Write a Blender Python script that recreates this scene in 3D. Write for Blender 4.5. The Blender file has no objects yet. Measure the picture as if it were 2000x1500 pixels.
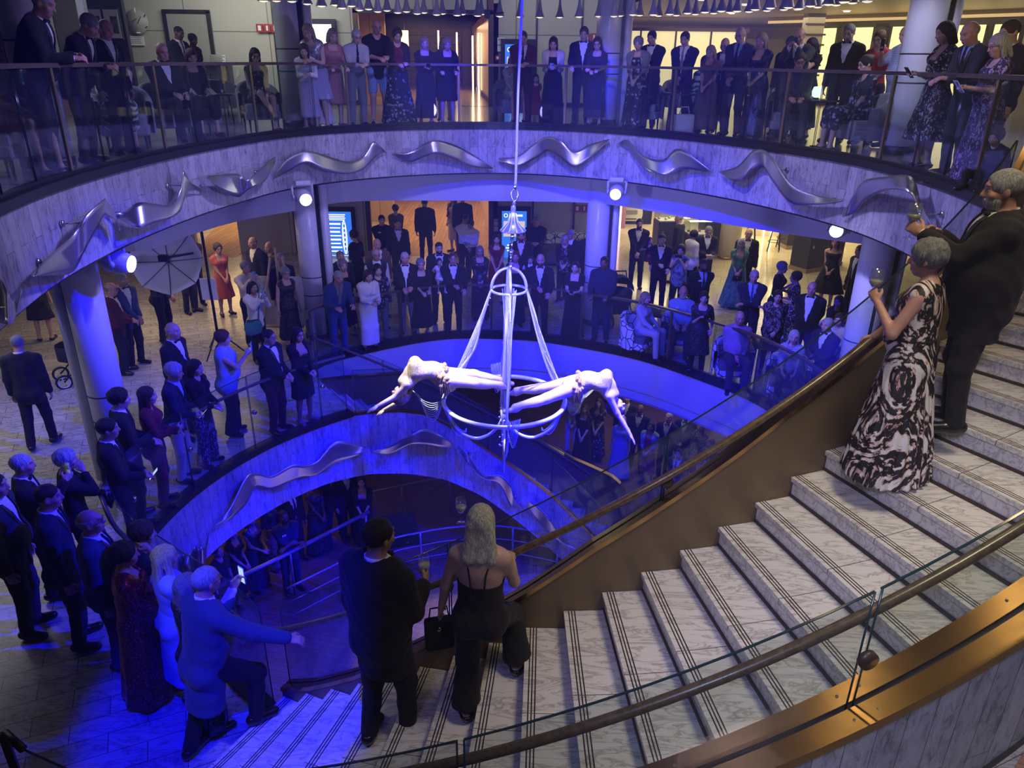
import bpy, bmesh, math, random
import numpy as np
random.seed(7); rng=np.random.RandomState(11)
COL=bpy.context.scene.collection
SC=bpy.context.scene
# ---------------------------------------------------------------- camera
F_PX=1458.0; TILT=math.radians(23.5); ROLL=math.radians(.68); CZ=5.4
_fw=np.array([0,math.cos(TILT),-math.sin(TILT)]); _rt=np.array([1.,0,0]); _up=np.cross(_rt,_fw)
CR=math.cos(ROLL)*_rt+math.sin(ROLL)*_up; CU=math.cos(ROLL)*_up-math.sin(ROLL)*_rt; CP=np.array([0,0,CZ])
def ray(x,y): return _fw*F_PX+CR*(x-1000)+CU*(750-y)
def at(x,y,z):
    d=ray(x,y); return CP+d*((z-CZ)/d[2])
def at_y(x,y,Y):
    d=ray(x,y); return CP+d*(Y/d[1])
cam=bpy.data.cameras.new('camera'); cam.sensor_width=36; cam.lens=F_PX/2000*36; cam.clip_start=.05; cam.clip_end=300
co=bpy.data.objects.new('camera',cam); COL.objects.link(co); SC.camera=co
from mathutils import Matrix, Vector
co.matrix_world=Matrix(((CR[0],CU[0],-_fw[0],0),(CR[1],CU[1],-_fw[1],0),(CR[2],CU[2],-_fw[2],CZ),(0,0,0,1)))
U=4.2; L=-3.9            # upper and lower deck floor heights (middle deck is 0)
# ---------------------------------------------------------------- materials
MATS={}
class NT:
    def __init__(s,m): s.t=m.node_tree; s.n=s.t.nodes; s.l=s.t.links
    def add(s,typ,**kw):
        n=s.n.new(typ)
        for k,v in kw.items(): setattr(n,k,v)
        return n
    def lk(s,a,b): s.l.new(a,b)
    def ramp(s,fac,stops):
        r=s.add('ShaderNodeValToRGB'); e=r.color_ramp.elements
        while len(e)>1: e.remove(e[-1])
        e[0].position=stops[0][0]; e[0].color=(*stops[0][1],1)
        for p,c in stops[1:]:
            q=e.new(p); q.color=(*c,1)
        s.lk(fac,r.inputs[0]); return r.outputs[0]
    def math(s,op,a,b=None,c=None):
        n=s.add('ShaderNodeMath',operation=op)
        for i,v in enumerate((a,b,c)):
            if v is None: continue
            if isinstance(v,(int,float)): n.inputs[i].default_value=v
            else: s.lk(v,n.inputs[i])
        return n.outputs[0]
    def mix(s,fac,a,b,typ='MIX'):
        n=s.add('ShaderNodeMix',data_type='RGBA',blend_type=typ)
        for i,v in ((0,fac),(6,a),(7,b)):
            if isinstance(v,(int,float)): n.inputs[i].default_value=v
            elif isinstance(v,tuple): n.inputs[i].default_value=(*v,1)
            else: s.lk(v,n.inputs[i])
        return n.outputs[2]
    def co(s,what='Object',scale=(1,1,1),rot=(0,0,0),loc=(0,0,0)):
        c=s.add('ShaderNodeTexCoord'); m=s.add('ShaderNodeMapping')
        m.inputs['Scale'].default_value=scale; m.inputs['Rotation'].default_value=rot; m.inputs['Location'].default_value=loc
        s.lk(c.outputs[what],m.inputs[0]); return m.outputs[0]
    def noise(s,vec,scale,detail=4,rough=.55,dist=0):
        n=s.add('ShaderNodeTexNoise'); n.inputs['Scale'].default_value=scale; n.inputs['Detail'].default_value=detail
        n.inputs['Roughness'].default_value=rough; n.inputs['Distortion'].default_value=dist
        s.lk(vec,n.inputs['Vector']); return n.outputs['Fac']
def new(name):
    m=bpy.data.materials.new(name); m.use_nodes=True; nt=NT(m); b=nt.n['Principled BSDF']; MATS[name]=m; return m,nt,b
def mat(name,c,rough=.6,metal=0,emit=None,es=0,noise=0,nscale=40,coat=0,spec=None,sheen=0):
    if name in MATS: return MATS[name]
    m,nt,b=new(name)
    b.inputs['Base Color'].default_value=(*c,1); b.inputs['Roughness'].default_value=rough; b.inputs['Metallic'].default_value=metal
    if coat: b.inputs['Coat Weight'].default_value=coat; b.inputs['Coat Roughness'].default_value=.08
    if spec is not None: b.inputs['Specular IOR Level'].default_value=spec
    if sheen: b.inputs['Sheen Weight'].default_value=sheen
    if emit: b.inputs['Emission Color'].default_value=(*emit,1); b.inputs['Emission Strength'].default_value=es
    if noise:
        v=nt.noise(nt.co(),nscale); k=tuple(max(0,x*(1-noise)) for x in c); k2=tuple(min(1,x*(1+noise)) for x in c)
        nt.lk(nt.ramp(v,[(.3,k),(.7,k2)]),b.inputs['Base Color'])
    return m
def glass_mat(name,tint,k=1.0,body=0.0,bc=(.5,.55,.6)):
    m,nt,b=new(name); nt.n.remove(b); out=nt.n['Material Output']
    t=nt.add('ShaderNodeBsdfTransparent'); t.inputs[0].default_value=(*tint,1)
    g=nt.add('ShaderNodeBsdfGlossy'); g.inputs['Roughness'].default_value=.02; g.inputs[0].default_value=(1,1,1,1)
    f=nt.add('ShaderNodeLayerWeight'); f.inputs[0].default_value=.5
    fr=nt.math('ADD',nt.math('MULTIPLY',nt.math('POWER',f.outputs['Facing'],5),.8),.035*k)
    a=nt.add('ShaderNodeMixShader'); nt.lk(fr,a.inputs[0]); nt.lk(t.outputs[0],a.inputs[1]); nt.lk(g.outputs[0],a.inputs[2])
    o=a.outputs[0]
    if body:
        d=nt.add('ShaderNodeBsdfDiffuse'); d.inputs[0].default_value=(*bc,1); e=nt.add('ShaderNodeMixShader'); e.inputs[0].default_value=body
        nt.lk(o,e.inputs[1]); nt.lk(d.outputs[0],e.inputs[2]); o=e.outputs[0]
    nt.lk(o,out.inputs[0]); return m
G=glass_mat('balustrade_glass',(.86,.9,.9),1.0,.012); GE=mat('glass_edge',(.02,.045,.05),.15,0,coat=.3)
GD=glass_mat('drinking_glass',(.92,.93,.94),2.2,.05)
def marble(nt,vec,dark,mid,light,scale=1.0):
    n1=nt.noise(vec,.9*scale,4,.55,.6); n2=nt.noise(vec,2.3*scale,7,.62,1.1); n3=nt.noise(vec,7*scale,6,.65,.4)
    v=nt.math('MULTIPLY',nt.math('ABSOLUTE',nt.math('SUBTRACT',n2,.5)),nt.math('ADD',nt.math('MULTIPLY',n1,1.6),.1))
    c=nt.ramp(v,[(0,dark),(.004,tuple((a+b)/2 for a,b in zip(dark,mid))),(.014,mid),(.05,light),(1,light)])
    return nt.mix(nt.math('MULTIPLY',n3,.5),c,mid)
# stair marble with three dark inlay strips along the nosing (UV: u metres behind the nosing, v metres along it)
def stair_marble(name,strips):
    m,nt,b=new(name)
    c=marble(nt,nt.co('Object',(1.0,4.0,3.0),(0,0,.6)),(.22,.21,.20),(.55,.53,.50),(.76,.74,.69),1.2)
    uv=nt.add('ShaderNodeUVMap'); sep=nt.add('ShaderNodeSeparateXYZ'); nt.lk(uv.outputs[0],sep.inputs[0]); u=sep.outputs[0]
    if strips:
        tot=None
        for q in (.036,.058,.080):
            k=nt.math('LESS_THAN',nt.math('ABSOLUTE',nt.math('SUBTRACT',u,q)),.0045); tot=k if tot is None else nt.math('ADD',tot,k)
        c=nt.mix(tot,c,(.03,.022,.016))
        j=nt.math('LESS_THAN',nt.math('ABSOLUTE',nt.math('SUBTRACT',sep.outputs[1],strips)),.003); c=nt.mix(j,c,(.12,.11,.1))
    nt.lk(c,b.inputs['Base Color']); b.inputs['Roughness'].default_value=.24; b.inputs['Specular IOR Level'].default_value=.5
    return m
MST=stair_marble('stair_tread_marble',.8); MSR=stair_marble('stair_riser_marble',0)
def tile_floor(name,base,dark,bw,bh,rot,mort,rough=.2,wood=False,offset=.5):
    m,nt,b=new(name)
    vec=nt.co('Object',(1,1,1),(0,0,rot))
    br=nt.add('ShaderNodeTexBrick'); br.offset=offset; nt.lk(vec,br.inputs['Vector']); br.inputs['Scale'].default_value=1
    br.inputs['Brick Width'].default_value=bw; br.inputs['Row Height'].default_value=bh; br.inputs['Mortar Size'].default_value=.004
    br.inputs['Color1'].default_value=(1,1,1,1); br.inputs['Color2'].default_value=(.78,.78,.78,1); br.inputs['Mortar'].default_value=(*mort,1); br.inputs['Bias'].default_value=0
    if wood:
        n=nt.noise(nt.co('Object',(1.5,16,1),(0,0,rot)),2.5,6,.6,.5); c=nt.ramp(n,[(.3,dark),(.7,base)])
    else: c=marble(nt,nt.co('Object',(1,3,1),(0,0,rot+.5)),dark,tuple((a+2*q)/3 for a,q in zip(dark,base)),base,1.1)
    nt.lk(nt.mix(1.0,c,br.outputs['Color'],'MULTIPLY'),b.inputs['Base Color']); b.inputs['Roughness'].default_value=rough
    return m
MF_MID=tile_floor('middle_floor_marble',(.60,.57,.52),(.13,.125,.12),.62,.22,-.42,(.25,.24,.22),.2)
MF_UP=tile_floor('upper_floor_stone',(.36,.33,.30),(.1,.095,.09),.6,.3,.3,(.3,.3,.3),.16)
MF_LOW=tile_floor('lower_floor_wood',(.27,.15,.12),(.15,.08,.06),1.4,.12,.25,(.35,.3,.3),.3,True)
MF_WARM=tile_floor('corridor_floor_wood',(.62,.42,.22),(.36,.22,.1),1.6,.14,1.57,(.4,.35,.3),.16,True)
MF_PAT=tile_floor('dance_floor_parquet',(.42,.3,.22),(.2,.14,.1),.5,.25,.6,(.2,.2,.2),.25,True)
# fascia cladding: upright stone-look planks (UV: u metres along the curve, v metres up)
def fascia(name,a,bq,seam):
    m,nt,b=new(name)
    uv=nt.add('ShaderNodeUVMap'); mp=nt.add('ShaderNodeMapping'); mp.inputs['Rotation'].default_value=(0,0,math.pi/2); nt.lk(uv.outputs[0],mp.inputs[0])
    br=nt.add('ShaderNodeTexBrick'); br.offset=.37; nt.lk(mp.outputs[0],br.inputs['Vector']); br.inputs['Scale'].default_value=1
    br.inputs['Brick Width'].default_value=1.9; br.inputs['Row Height'].default_value=.17; br.inputs['Mortar Size'].default_value=.0035
    br.inputs['Color1'].default_value=(1,1,1,1); br.inputs['Color2'].default_value=(.72,.72,.74,1); br.inputs['Mortar'].default_value=(*seam,1)
    mp2=nt.add('ShaderNodeMapping'); mp2.inputs['Scale'].default_value=(9,3,1); nt.lk(uv.outputs[0],mp2.inputs[0])
    n=nt.noise(mp2.outputs[0],2.2,8,.72,1.0); n2=nt.noise(mp2.outputs[0],.8,4,.6)
    c=nt.ramp(nt.math('ADD',nt.math('MULTIPLY',n,.7),nt.math('MULTIPLY',n2,.3)),[(.36,bq),(.5,a),(.68,tuple(min(1,x*1.25) for x in a))])
    nt.lk(nt.mix(1.0,c,br.outputs['Color'],'MULTIPLY'),b.inputs['Base Color']); b.inputs['Roughness'].default_value=.42
    return m
MFA=fascia('fascia_planks',(.52,.50,.49),(.20,.19,.19),(.35,.35,.35))
MWHITE=mat('white_paint',(.62,.62,.65),.5); MCEIL=mat('ceiling_paint',(.6,.6,.58),.7)
MDARK=mat('dark_trim',(.018,.016,.015),.4); MBLACK=mat('black_plastic',(.012,.012,.013),.35); MCOLUMN=mat('column_white',(.74,.74,.78),.28)
MBRASS=mat('brushed_brass',(.50,.31,.13),.24,1.0); MBRONZE=mat('bronze_panel',(.215,.155,.085),.42,.35,noise=.12,nscale=3)
MPOST=mat('brass_post',(.55,.46,.27),.28,1.0); MSTEEL=mat('brushed_steel',(.66,.64,.58),.24,1.0); MRIB=mat('satin_metal',(.74,.72,.63),.33,.95)
MWOODRAIL=mat('rail_wood',(.13,.085,.045),.3,0,noise=.4,nscale=30,coat=.3); MDW=mat('dark_wood',(.05,.032,.022),.4)
# wall panels with thin seams
def wallmat(name,c,bw,bh,seam,rough=.55):
    m,nt,b=new(name); uv=nt.add('ShaderNodeUVMap')
    br=nt.add('ShaderNodeTexBrick'); br.offset=0; nt.lk(uv.outputs[0],br.inputs['Vector']); br.inputs['Scale'].default_value=1
    br.inputs['Brick Width'].default_value=bw; br.inputs['Row Height'].default_value=bh; br.inputs['Mortar Size'].default_value=.012
    n=nt.noise(nt.co(),60,3); k=nt.ramp(n,[(.3,tuple(x*.86 for x in c)),(.7,c)])
    br.inputs['Color1'].default_value=(1,1,1,1); br.inputs['Color2'].default_value=(.9,.9,.9,1); br.inputs['Mortar'].default_value=(*seam,1)
    nt.lk(nt.mix(1.0,k,br.outputs['Color'],'MULTIPLY'),b.inputs['Base Color']); b.inputs['Roughness'].default_value=rough; return m
MWALL=wallmat('wall_panels',(.50,.48,.42),2.2,3.0,(.3,.3,.3)); MWARM=wallmat('corridor_panels',(.62,.45,.28),1.2,4.0,(.5,.5,.5),.3)
MLOUNGE=mat('lounge_dark',(.02,.02,.022),.5); MGOLD=mat('brushed_gold_panel',(.5,.43,.3),.3,.9)
def emis(name,c,s): return mat(name,(0,0,0),.6,0,c,s)
# ---------------------------------------------------------------- object helpers
def mobj(name,V,Fc,m,parent=None,smooth=False,uv=None,mi=None):
    me=bpy.data.meshes.new(name); me.from_pydata([tuple(map(float,v)) for v in V],[],Fc)
    for q in (m if isinstance(m,(list,tuple)) else [m]): me.materials.append(q)
    if smooth: me.polygons.foreach_set('use_smooth',[True]*len(me.polygons))
    if mi is not None: me.polygons.foreach_set('material_index',mi)
    if uv is not None:
        ul=me.uv_layers.new(name='uv'); i=0
        for p in me.polygons:
            for li,vi in zip(p.loop_indices,p.vertices): ul.data[li].uv=uv[vi]
    me.update(); o=bpy.data.objects.new(name,me); COL.objects.link(o)
    if parent: o.parent=parent
    return o
def tag(o,label=None,cat=None,group=None,kind=None):
    if label: o['label']=label
    if cat: o['category']=cat
    if group: o['group']=group
    if kind: o['kind']=kind
    return o
def struct(o): o['kind']='structure'; return o
def empty(name,loc,label=None,cat=None,group=None,rz=0):
    o=bpy.data.objects.new(name,None); COL.objects.link(o); o.location=loc; o.rotation_euler=(0,0,rz); o.empty_display_size=.1
    return tag(o,label,cat,group)
class MB:
    """collects boxes, tubes and lathes into one mesh"""
    def __init__(s): s.V=[]; s.F=[]; s.S=[]
    def add(s,V,Fc,sm=False):
        b=len(s.V); s.V+=[tuple(map(float,v)) for v in V]; s.F+=[tuple(b+i for i in f) for f in Fc]; s.S+=[sm]*len(Fc); return s
    def box(s,c,d,rz=0,bev=0):
        x,y,z=[q/2 for q in d]; ca,sa=math.cos(rz),math.sin(rz)
        if bev:
            bm=bmesh.new(); bmesh.ops.create_cube(bm,size=1); bmesh.ops.scale(bm,vec=d,verts=bm.verts)
            bmesh.ops.bevel(bm,geom=bm.edges[:],offset=bev,segments=2,affect='EDGES',profile=.5)
            V=[v.co.copy() for v in bm.verts]; Fc=[[v.index for v in f.verts] for f in bm.faces]; bm.verts.index_update(); Fc=[[v.index for v in f.verts] for f in bm.faces]; bm.free()
        else:
            V=[(i*x,j*y,k*z) for i in(-1,1) for j in(-1,1) for k in(-1,1)]
            Fc=[(0,1,3,2),(4,6,7,5),(0,4,5,1),(2,3,7,6),(0,2,6,4),(1,5,7,3)]
        return s.add([(c[0]+ca*v[0]-sa*v[1],c[1]+sa*v[0]+ca*v[1],c[2]+v[2]) for v in V],Fc)
    def tube(s,pts,r,n=10,closed=False,cap=True):
        P=np.array(pts,float); m=len(P); rr=np.broadcast_to(np.array(r,float),(m,))
        T=np.zeros_like(P)
        for i in range(m):
            a=P[(i-1)%m] if closed or i>0 else P[i]; b=P[(i+1)%m] if closed or i<m-1 else P[i]; T[i]=(b-a)/max(1e-9,np.linalg.norm(b-a))
        up=np.array([0,0,1.]) if abs(T[0][2])<.9 else np.array([1.,0,0])
        N=np.cross(up,T[0]); N/=np.linalg.norm(N); V=[]
        for i in range(m):
            N=N-T[i]*np.dot(N,T[i]); N/=max(1e-9,np.linalg.norm(N)); B=np.cross(T[i],N)
            for k in range(n):
                a=2*math.pi*k/n; V.append(P[i]+rr[i]*(math.cos(a)*N+math.sin(a)*B))
        Fc=[]
        for i in range(m if closed else m-1):
            j=(i+1)%m
            for k in range(n): Fc.append((i*n+k,i*n+(k+1)%n,j*n+(k+1)%n,j*n+k))
        if cap and not closed: Fc+= [tuple(range(n-1,-1,-1)),tuple((m-1)*n+k for k in range(n))]
        return s.add(V,Fc,True)
    def lathe(s,prof,c=(0,0,0),n=20):
        V=[];Fc=[];m=len(prof)
        for r,z in prof:
            for k in range(n):
                a=2*math.pi*k/n; V.append((c[0]+r*math.cos(a),c[1]+r*math.sin(a),c[2]+z))
        for i in range(m-1):
            for k in range(n): Fc.append((i*n+k,i*n+(k+1)%n,(i+1)*n+(k+1)%n,(i+1)*n+k))
        return s.add(V,Fc,True)
    def cyl(s,c,r,h,n=16,r2=None):
        r2=r if r2 is None else r2
        V=[];
        for z,q in((0,r),(h,r2)):
            for k in range(n): a=2*math.pi*k/n; V.append((c[0]+q*math.cos(a),c[1]+q*math.sin(a),c[2]+z))
        s.add(V,[(k,(k+1)%n,n+(k+1)%n,n+k) for k in range(n)],True); b=len(s.V)-2*n
        s.F+=[tuple(b+k for k in range(n-1,-1,-1)),tuple(b+n+k for k in range(n))]; s.S+=[False,False]; return s
    def disc(s,c,nrm,r,t,n=18):
        nrm=np.array(nrm,float)/np.linalg.norm(nrm); c=np.array(c,float); return s.tube([c-nrm*t/2,c+nrm*t/2],r,n)
    def grid(s,A,sm=True):
        A=np.array(A,float); a,b=A.shape[:2]
        return s.add(A.reshape(-1,3),[(i*b+j,i*b+j+1,(i+1)*b+j+1,(i+1)*b+j) for i in range(a-1) for j in range(b-1)],sm)
    def obj(s,name,m,parent=None):
        o=mobj(name,s.V,s.F,m,parent); o.data.polygons.foreach_set('use_smooth',s.S); return o
def cr(pts,n=8):
    P=np.array([pts[0]]+list(pts)+[pts[-1]],float); o=[]
    for i in range(1,len(P)-2):
        a,b,c,d=P[i-1:i+3]
        for k in range(n):
            t=k/n; o.append(.5*((2*b)+(-a+c)*t+(2*a-5*b+4*c-d)*t*t+(-a+3*b-3*c+d)*t**3))
    o.append(P[-2]); return np.array(o)
def lens(P): return np.r_[0,np.cumsum(np.linalg.norm(np.diff(P[:,:2],axis=0),axis=1))]
def along(P,s):
    S=lens(P); return np.array([np.interp(s,S,P[:,k]) for k in range(P.shape[1])])
def offs(P,d):
    """offset a plan polyline to its left by d"""
    T=np.gradient(P[:,:2],axis=0); T/=np.linalg.norm(T,axis=1)[:,None]; N=np.c_[-T[:,1],T[:,0]]; Q=P.copy(); Q[:,:2]+=N*d; return Q
def wallstrip(name,P,z0,z1,m,parent=None,both=False):
    """upright strip over plan polyline P; z0,z1 scalars or arrays; UV in metres"""
    n=len(P); S=lens(P); z0=np.broadcast_to(z0,(n,)); z1=np.broadcast_to(z1,(n,))
    V=[(*P[i,:2],z0[i]) for i in range(n)]+[(*P[i,:2],z1[i]) for i in range(n)]
    uv=[(S[i],z0[i]) for i in range(n)]+[(S[i],z1[i]) for i in range(n)]
    return mobj(name,V,[(i,i+1,n+i+1,n+i) for i in range(n-1)],m,parent,True,uv)
def solidstrip(name,P,Q,z0,z1,m,parent=None):
    """closed band between plan polylines P and Q, from z0 up to z1 (arrays allowed); UV in metres"""
    n=len(P); S=lens(P); z0=np.broadcast_to(z0,(n,)); z1=np.broadcast_to(z1,(n,)); V=[];uv=[];Fc=[]
    for i in range(n):
        for (X,z) in ((P,z0),(P,z1),(Q,z1),(Q,z0)): V.append((X[i,0],X[i,1],z[i])); uv.append((S[i],z[i]))
    for i in range(n-1):
        for k in range(4):
            a=i*4+k;b=i*4+(k+1)%4; Fc.append((a,b,b+4,a+4))
    Fc+=[(3,2,1,0),((n-1)*4,(n-1)*4+1,(n-1)*4+2,(n-1)*4+3)]
    return mobj(name,V,Fc,m,parent,False,uv)
def boxobj(name,c,d,m,parent=None,rz=0,bev=0): return MB().box(c,d,rz,bev).obj(name,m,parent)
def wallbox(name,x0,x1,y,z0,z1,m,t=.15):
    """upright panel facing the camera (-y) with UV in metres"""
    V=[(x,yy,z) for yy in(y,y+t) for x,z in((x0,z0),(x1,z0),(x1,z1),(x0,z1))]
    uv=[(x,z) for _ in(0,1) for x,z in((x0,z0),(x1,z0),(x1,z1),(x0,z1))]
    return mobj(name,V,[(0,1,2,3),(5,4,7,6),(0,4,5,1),(3,2,6,7),(1,5,6,2),(4,0,3,7)],m,None,False,uv)
C1=np.array([.332,9.391]); A0=-117.7; DA=3.2; RISE=.165     # main stair: circle centre, first nosing angle, step angle
C2=np.array([.2,7.49]); B0=127.9; DB=2.54                     # lower stair
def pol(C,R,a):
    a=np.radians(np.asarray(a,float)); R=np.asarray(R,float); return np.stack(np.broadcast_arrays(C[0]+R*np.cos(a),C[1]+R*np.sin(a)),-1)
def zn1(a): return RISE*(1+(np.asarray(a,float)-A0)/DA)
def zn2(a): return -RISE*((B0-np.asarray(a,float))/DB)
# ================================================================ THE SETTING
RING=cr([(-3.0,-1.5),(-3.1,1.0),(-3.3,2.6),(-3.7,4.0),(-4.24,5.82),(-4.6,7.57),(-4.64,9.57),(-4.37,11.62),(-3.69,13.61),(-2.05,15.03),(-.05,15.49),(1.91,14.67),(3.45,12.97),(4.45,10.95),(4.75,9.2),(4.58,7.4),(4.30,6.32)],8)
def floorstrip(name,P,z,m,R=46,c=(0,9.5),t=.0):
    P=np.array(P)[:,:2]; D=P-np.array(c); D/=np.linalg.norm(D,axis=1)[:,None]; Q=np.array(c)+D*R; n=len(P)
    V=[(*p,z) for p in P]+[(*q,z) for q in Q]
    return struct(mobj(name,V,[(i,n+i,n+i+1,i+1) for i in range(n-1)],m))
up_edge=np.vstack([RING,pol(C1,[5.0,6.0,6.95],-37.9),np.array([(6.3,4.6),(6.6,3.0),(6.7,-1.5),(0,-3.5),(-3.0,-1.5)])])
floorstrip('floor_upper',up_edge,U,MF_UP)
BULK=cr([(-12,10.7),(-8,10.9),(-5.75,11.2),(-5.4,12.3),(-5.0,13.5),(-4.2,14.65),(-3.2,15.75),(0,15.95),(1.85,15.75),(3.4,14.3),(4.9,12.9),(6.1,12.1),(7.6,11.5),(12,10.9)],5)
floorstrip('ceiling_middle',np.vstack([offs(RING,.12),[(4.9,6.4),(6.6,5.6),(6.95,3.0),(6.95,-1.5),(0,-4),(-3.4,-1.5)]]),3.31,MCEIL)
floorstrip('ceiling_middle_lower',BULK,2.69,MCEIL)
# fascia of the upper ring, dark edge, and the plain band set back below it
INR=offs(RING,-.04)
struct(solidstrip('trim_1',RING,offs(RING,.12),3.3,U-.06,MFA))
struct(solidstrip('trim_2',INR,offs(RING,.10),U-.06,U+.03,MDARK))
struct(solidstrip('trim_3',offs(RING,.03),offs(RING,.14),3.27,3.3,MDARK))
struct(solidstrip('trim_4',BULK,offs(BULK,.12),2.66,3.31,MWHITE))
# middle deck
NEARL=[(-2.05,4.97),(-2.5,5.36),(-3.2,5.86),(-3.9,6.42),(-4.37,7.03)]
LEFT=np.vstack([cr(NEARL,5)[:-1],pol(C2,4.61,np.linspace(185.7,B0,26))])
RIGHT=cr([(-3.62,12.72),(-3.74,13.29),(-3.09,14.0),(-1.54,14.97),(0,15.04),(1.06,14.74),(2.55,13.91),(3.77,12.65),(4.3,11.87),(4.64,10.79),(4.66,9.5),(4.3,8.2),(3.6,7.0),(2.6,6.05),(1.2,5.45),(-.4,5.15),(-2.05,4.97)],6)
mid_edge=np.vstack([LEFT,pol(C2,6.15,[126.6]),RIGHT])
floorstrip('floor_middle',mid_edge,0,MF_MID)
floorstrip('ceiling_lower',mid_edge,-1.0,MCEIL)
V=[(-40,-8,L),(40,-8,L),(40,50,L),(-40,50,L)]; struct(mobj('floor_lower',V,[(0,1,2,3)],MF_LOW))
struct(mobj('floor_side_wood',[(3.6,3.9,.008),(9,3.0,.008),(9,5.05,.008),(4.9,5.05,.008)],[(0,1,2,3)],tile_floor('side_floor_oak',(.62,.36,.22),(.42,.22,.13),1.4,.14,.6,(.4,.3,.25),.3,True)))
bm=MB(); bm.cyl((1.2,9.2,L+.004),2.9,.02,48); struct(bm.obj('floor_lower_stage',MF_PAT))
# fascia below the middle deck: right-hand ring
struct(solidstrip('trim_5',RIGHT,offs(RIGHT,.12),-.78,-.09,MWHITE))
struct(solidstrip('trim_6',offs(RIGHT,-.03),offs(RIGHT,.12),-.09,.03,MDARK))
struct(solidstrip('trim_7',offs(RIGHT,.05),offs(RIGHT,.16),-.86,-.78,MWHITE))
struct(solidstrip('trim_8',offs(RIGHT,.02),offs(RIGHT,.16),-.98,-.86,MWHITE))
# fascia left: follows the middle deck edge, then runs down with the lower stair
aa=np.linspace(185.7,66,60)
ztop=np.interp(-aa,[-205,-128,-117.5,-111.9,-103.9,-97,-89.9,-82.6,-72.4,-66],[-.06,-.05,-.17,-.3,-.77,-1.24,-1.68,-2.15,-2.94,-3.4])
zbot=np.interp(-aa,[-205,-161,-145,-135,-125.4,-116,-107.7,-99.4,-92.1,-84,-78,-66],[-1.1,-1.08,-1.1,-1.13,-1.23,-1.44,-1.7,-2.13,-2.64,-3.25,-3.7,-3.9])
zbot=np.minimum(zbot,ztop-.05)
P=pol(C2,4.61,aa); Q=pol(C2,4.73,aa)
struct(solidstrip('trim_9',P,Q,zbot,ztop,MFA))
k=aa>=127
PL=np.vstack([offs(LEFT[::-1],.0)]) 
struct(solidstrip('trim_10',offs(LEFT,-.02),offs(LEFT,.14),-.06,.035,MDARK))
NL=cr(NEARL,5); struct(solidstrip('trim_11',NL,offs(NL,.12),-1.1,-.06,MFA))
# ---------------------------------------------------------------- stairs
def stair(name,C,Ri,Ro,nums,first,step,rise,z0,label,cat='staircase'):
    root=empty(name,(0,0,0),label,cat); sgn=1 if step>0 else -1
    for i in nums:
        a0=first+step*i; a1=a0+step; z=z0+rise*(i+1)
        nose=.028/((Ri+Ro)/2)*180/math.pi*sgn
        V=[];uv=[];Fc=[]; ra=np.linspace(Ri,Ro,7)
        def quad(pts,uvs,inv=False):
            b=len(V); V.extend(pts); uv.extend(uvs); Fc.append(tuple(range(b,b+4)) if not inv else (b+3,b+2,b+1,b))
        if rise>0: af,ab=a0-nose,a1
        else: af,ab=a1+nose,a0   # descending flight: nosing on the far end
        for j in range(6):
            r0,r1=ra[j],ra[j+1]
            pf0,pf1,pb0,pb1=(pol(C,r0,af),pol(C,r1,af),pol(C,r0,ab),pol(C,r1,ab))
            fs=math.copysign(1,ab-af); m0,m1=pol(C,r0,af+fs*math.degrees(.12/r0)),pol(C,r1,af+fs*math.degrees(.12/r1)); d0,d1=[abs(math.radians(ab-af))*q for q in (r0,r1)]
            quad([(*pf0,z),(*pf1,z),(*m1,z),(*m0,z)],[(0,r0-Ri),(0,r1-Ri),(.12,r1-Ri),(.12,r0-Ri)])
            quad([(*m0,z),(*m1,z),(*pb1,z),(*pb0,z)],[(.12,r0-Ri),(.12,r1-Ri),(max(.125,d1),r1-Ri),(max(.125,d0),r0-Ri)])
            quad([(*pf0,z-.035),(*pf1,z-.035),(*pb1,z-.035),(*pb0,z-.035)],[(.5,0),(.5,.1),(.7,.1),(.7,0)],True)
            quad([(*pf0,z-.035),(*pf1,z-.035),(*pf1,z),(*pf0,z)],[(-.03,r0-Ri),(-.03,r1-Ri),(0,r1-Ri),(0,r0-Ri)])
        for r in(Ri,Ro):
            quad([(*pol(C,r,af),z-.035),(*pol(C,r,ab),z-.035),(*pol(C,r,ab),z),(*pol(C,r,af),z)],[(.5,0),(.7,0),(.7,.03),(.5,.03)])
        mobj('tread',V,Fc,MST,root,False,uv)
        ar=a0 if rise>0 else a1
        P=np.array([pol(C,r,ar) for r in ra]); Q=np.array([pol(C,r,ar+.25*sgn*(1 if rise>0 else -1)) for r in ra])
        zr=abs(rise)
        rs=solidstrip('riser',P,Q,z-zr-.0,z-.035,MSR,root)
        # slim bronze strip where riser meets the tread below
        solidstrip('riser_strip',np.array([pol(C,r,ar-(.12 if rise>0 else -.12)*sgn) for r in ra]),P,z-zr,z-zr+.022,MDW,root)
    return root
st1=stair('marble_staircase',C1,4.98,6.66,range(0,25),A0,DA,RISE,0,'curved flight of white marble steps with dark nosing strips in the foreground')
st2=stair('marble_staircase',C2,4.72,6.1,range(0,24),B0,-DB,-RISE,0,'lower curved marble flight descending behind the acrobats to the lowest deck')
# sloping underside of the stairs
a=np.linspace(A0-1,-38,40); za=zn1(a)
def soffit(C,Ri,Ro,a,z,m,parent):
    A=[[(*pol(C,r,q),zz) for r in np.linspace(Ri,Ro,4)] for q,zz in zip(a,z)]; o=MB().grid(A).obj('underside',m,parent); return o
soffit(C1,4.95,6.66,a,np.maximum(za-.42,.01),MBRONZE,st1)
b=np.linspace(B0,66,30); soffit(C2,4.72,6.1,b,np.maximum(zn2(b)-.38,L+.01),MWHITE,st2)
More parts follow.
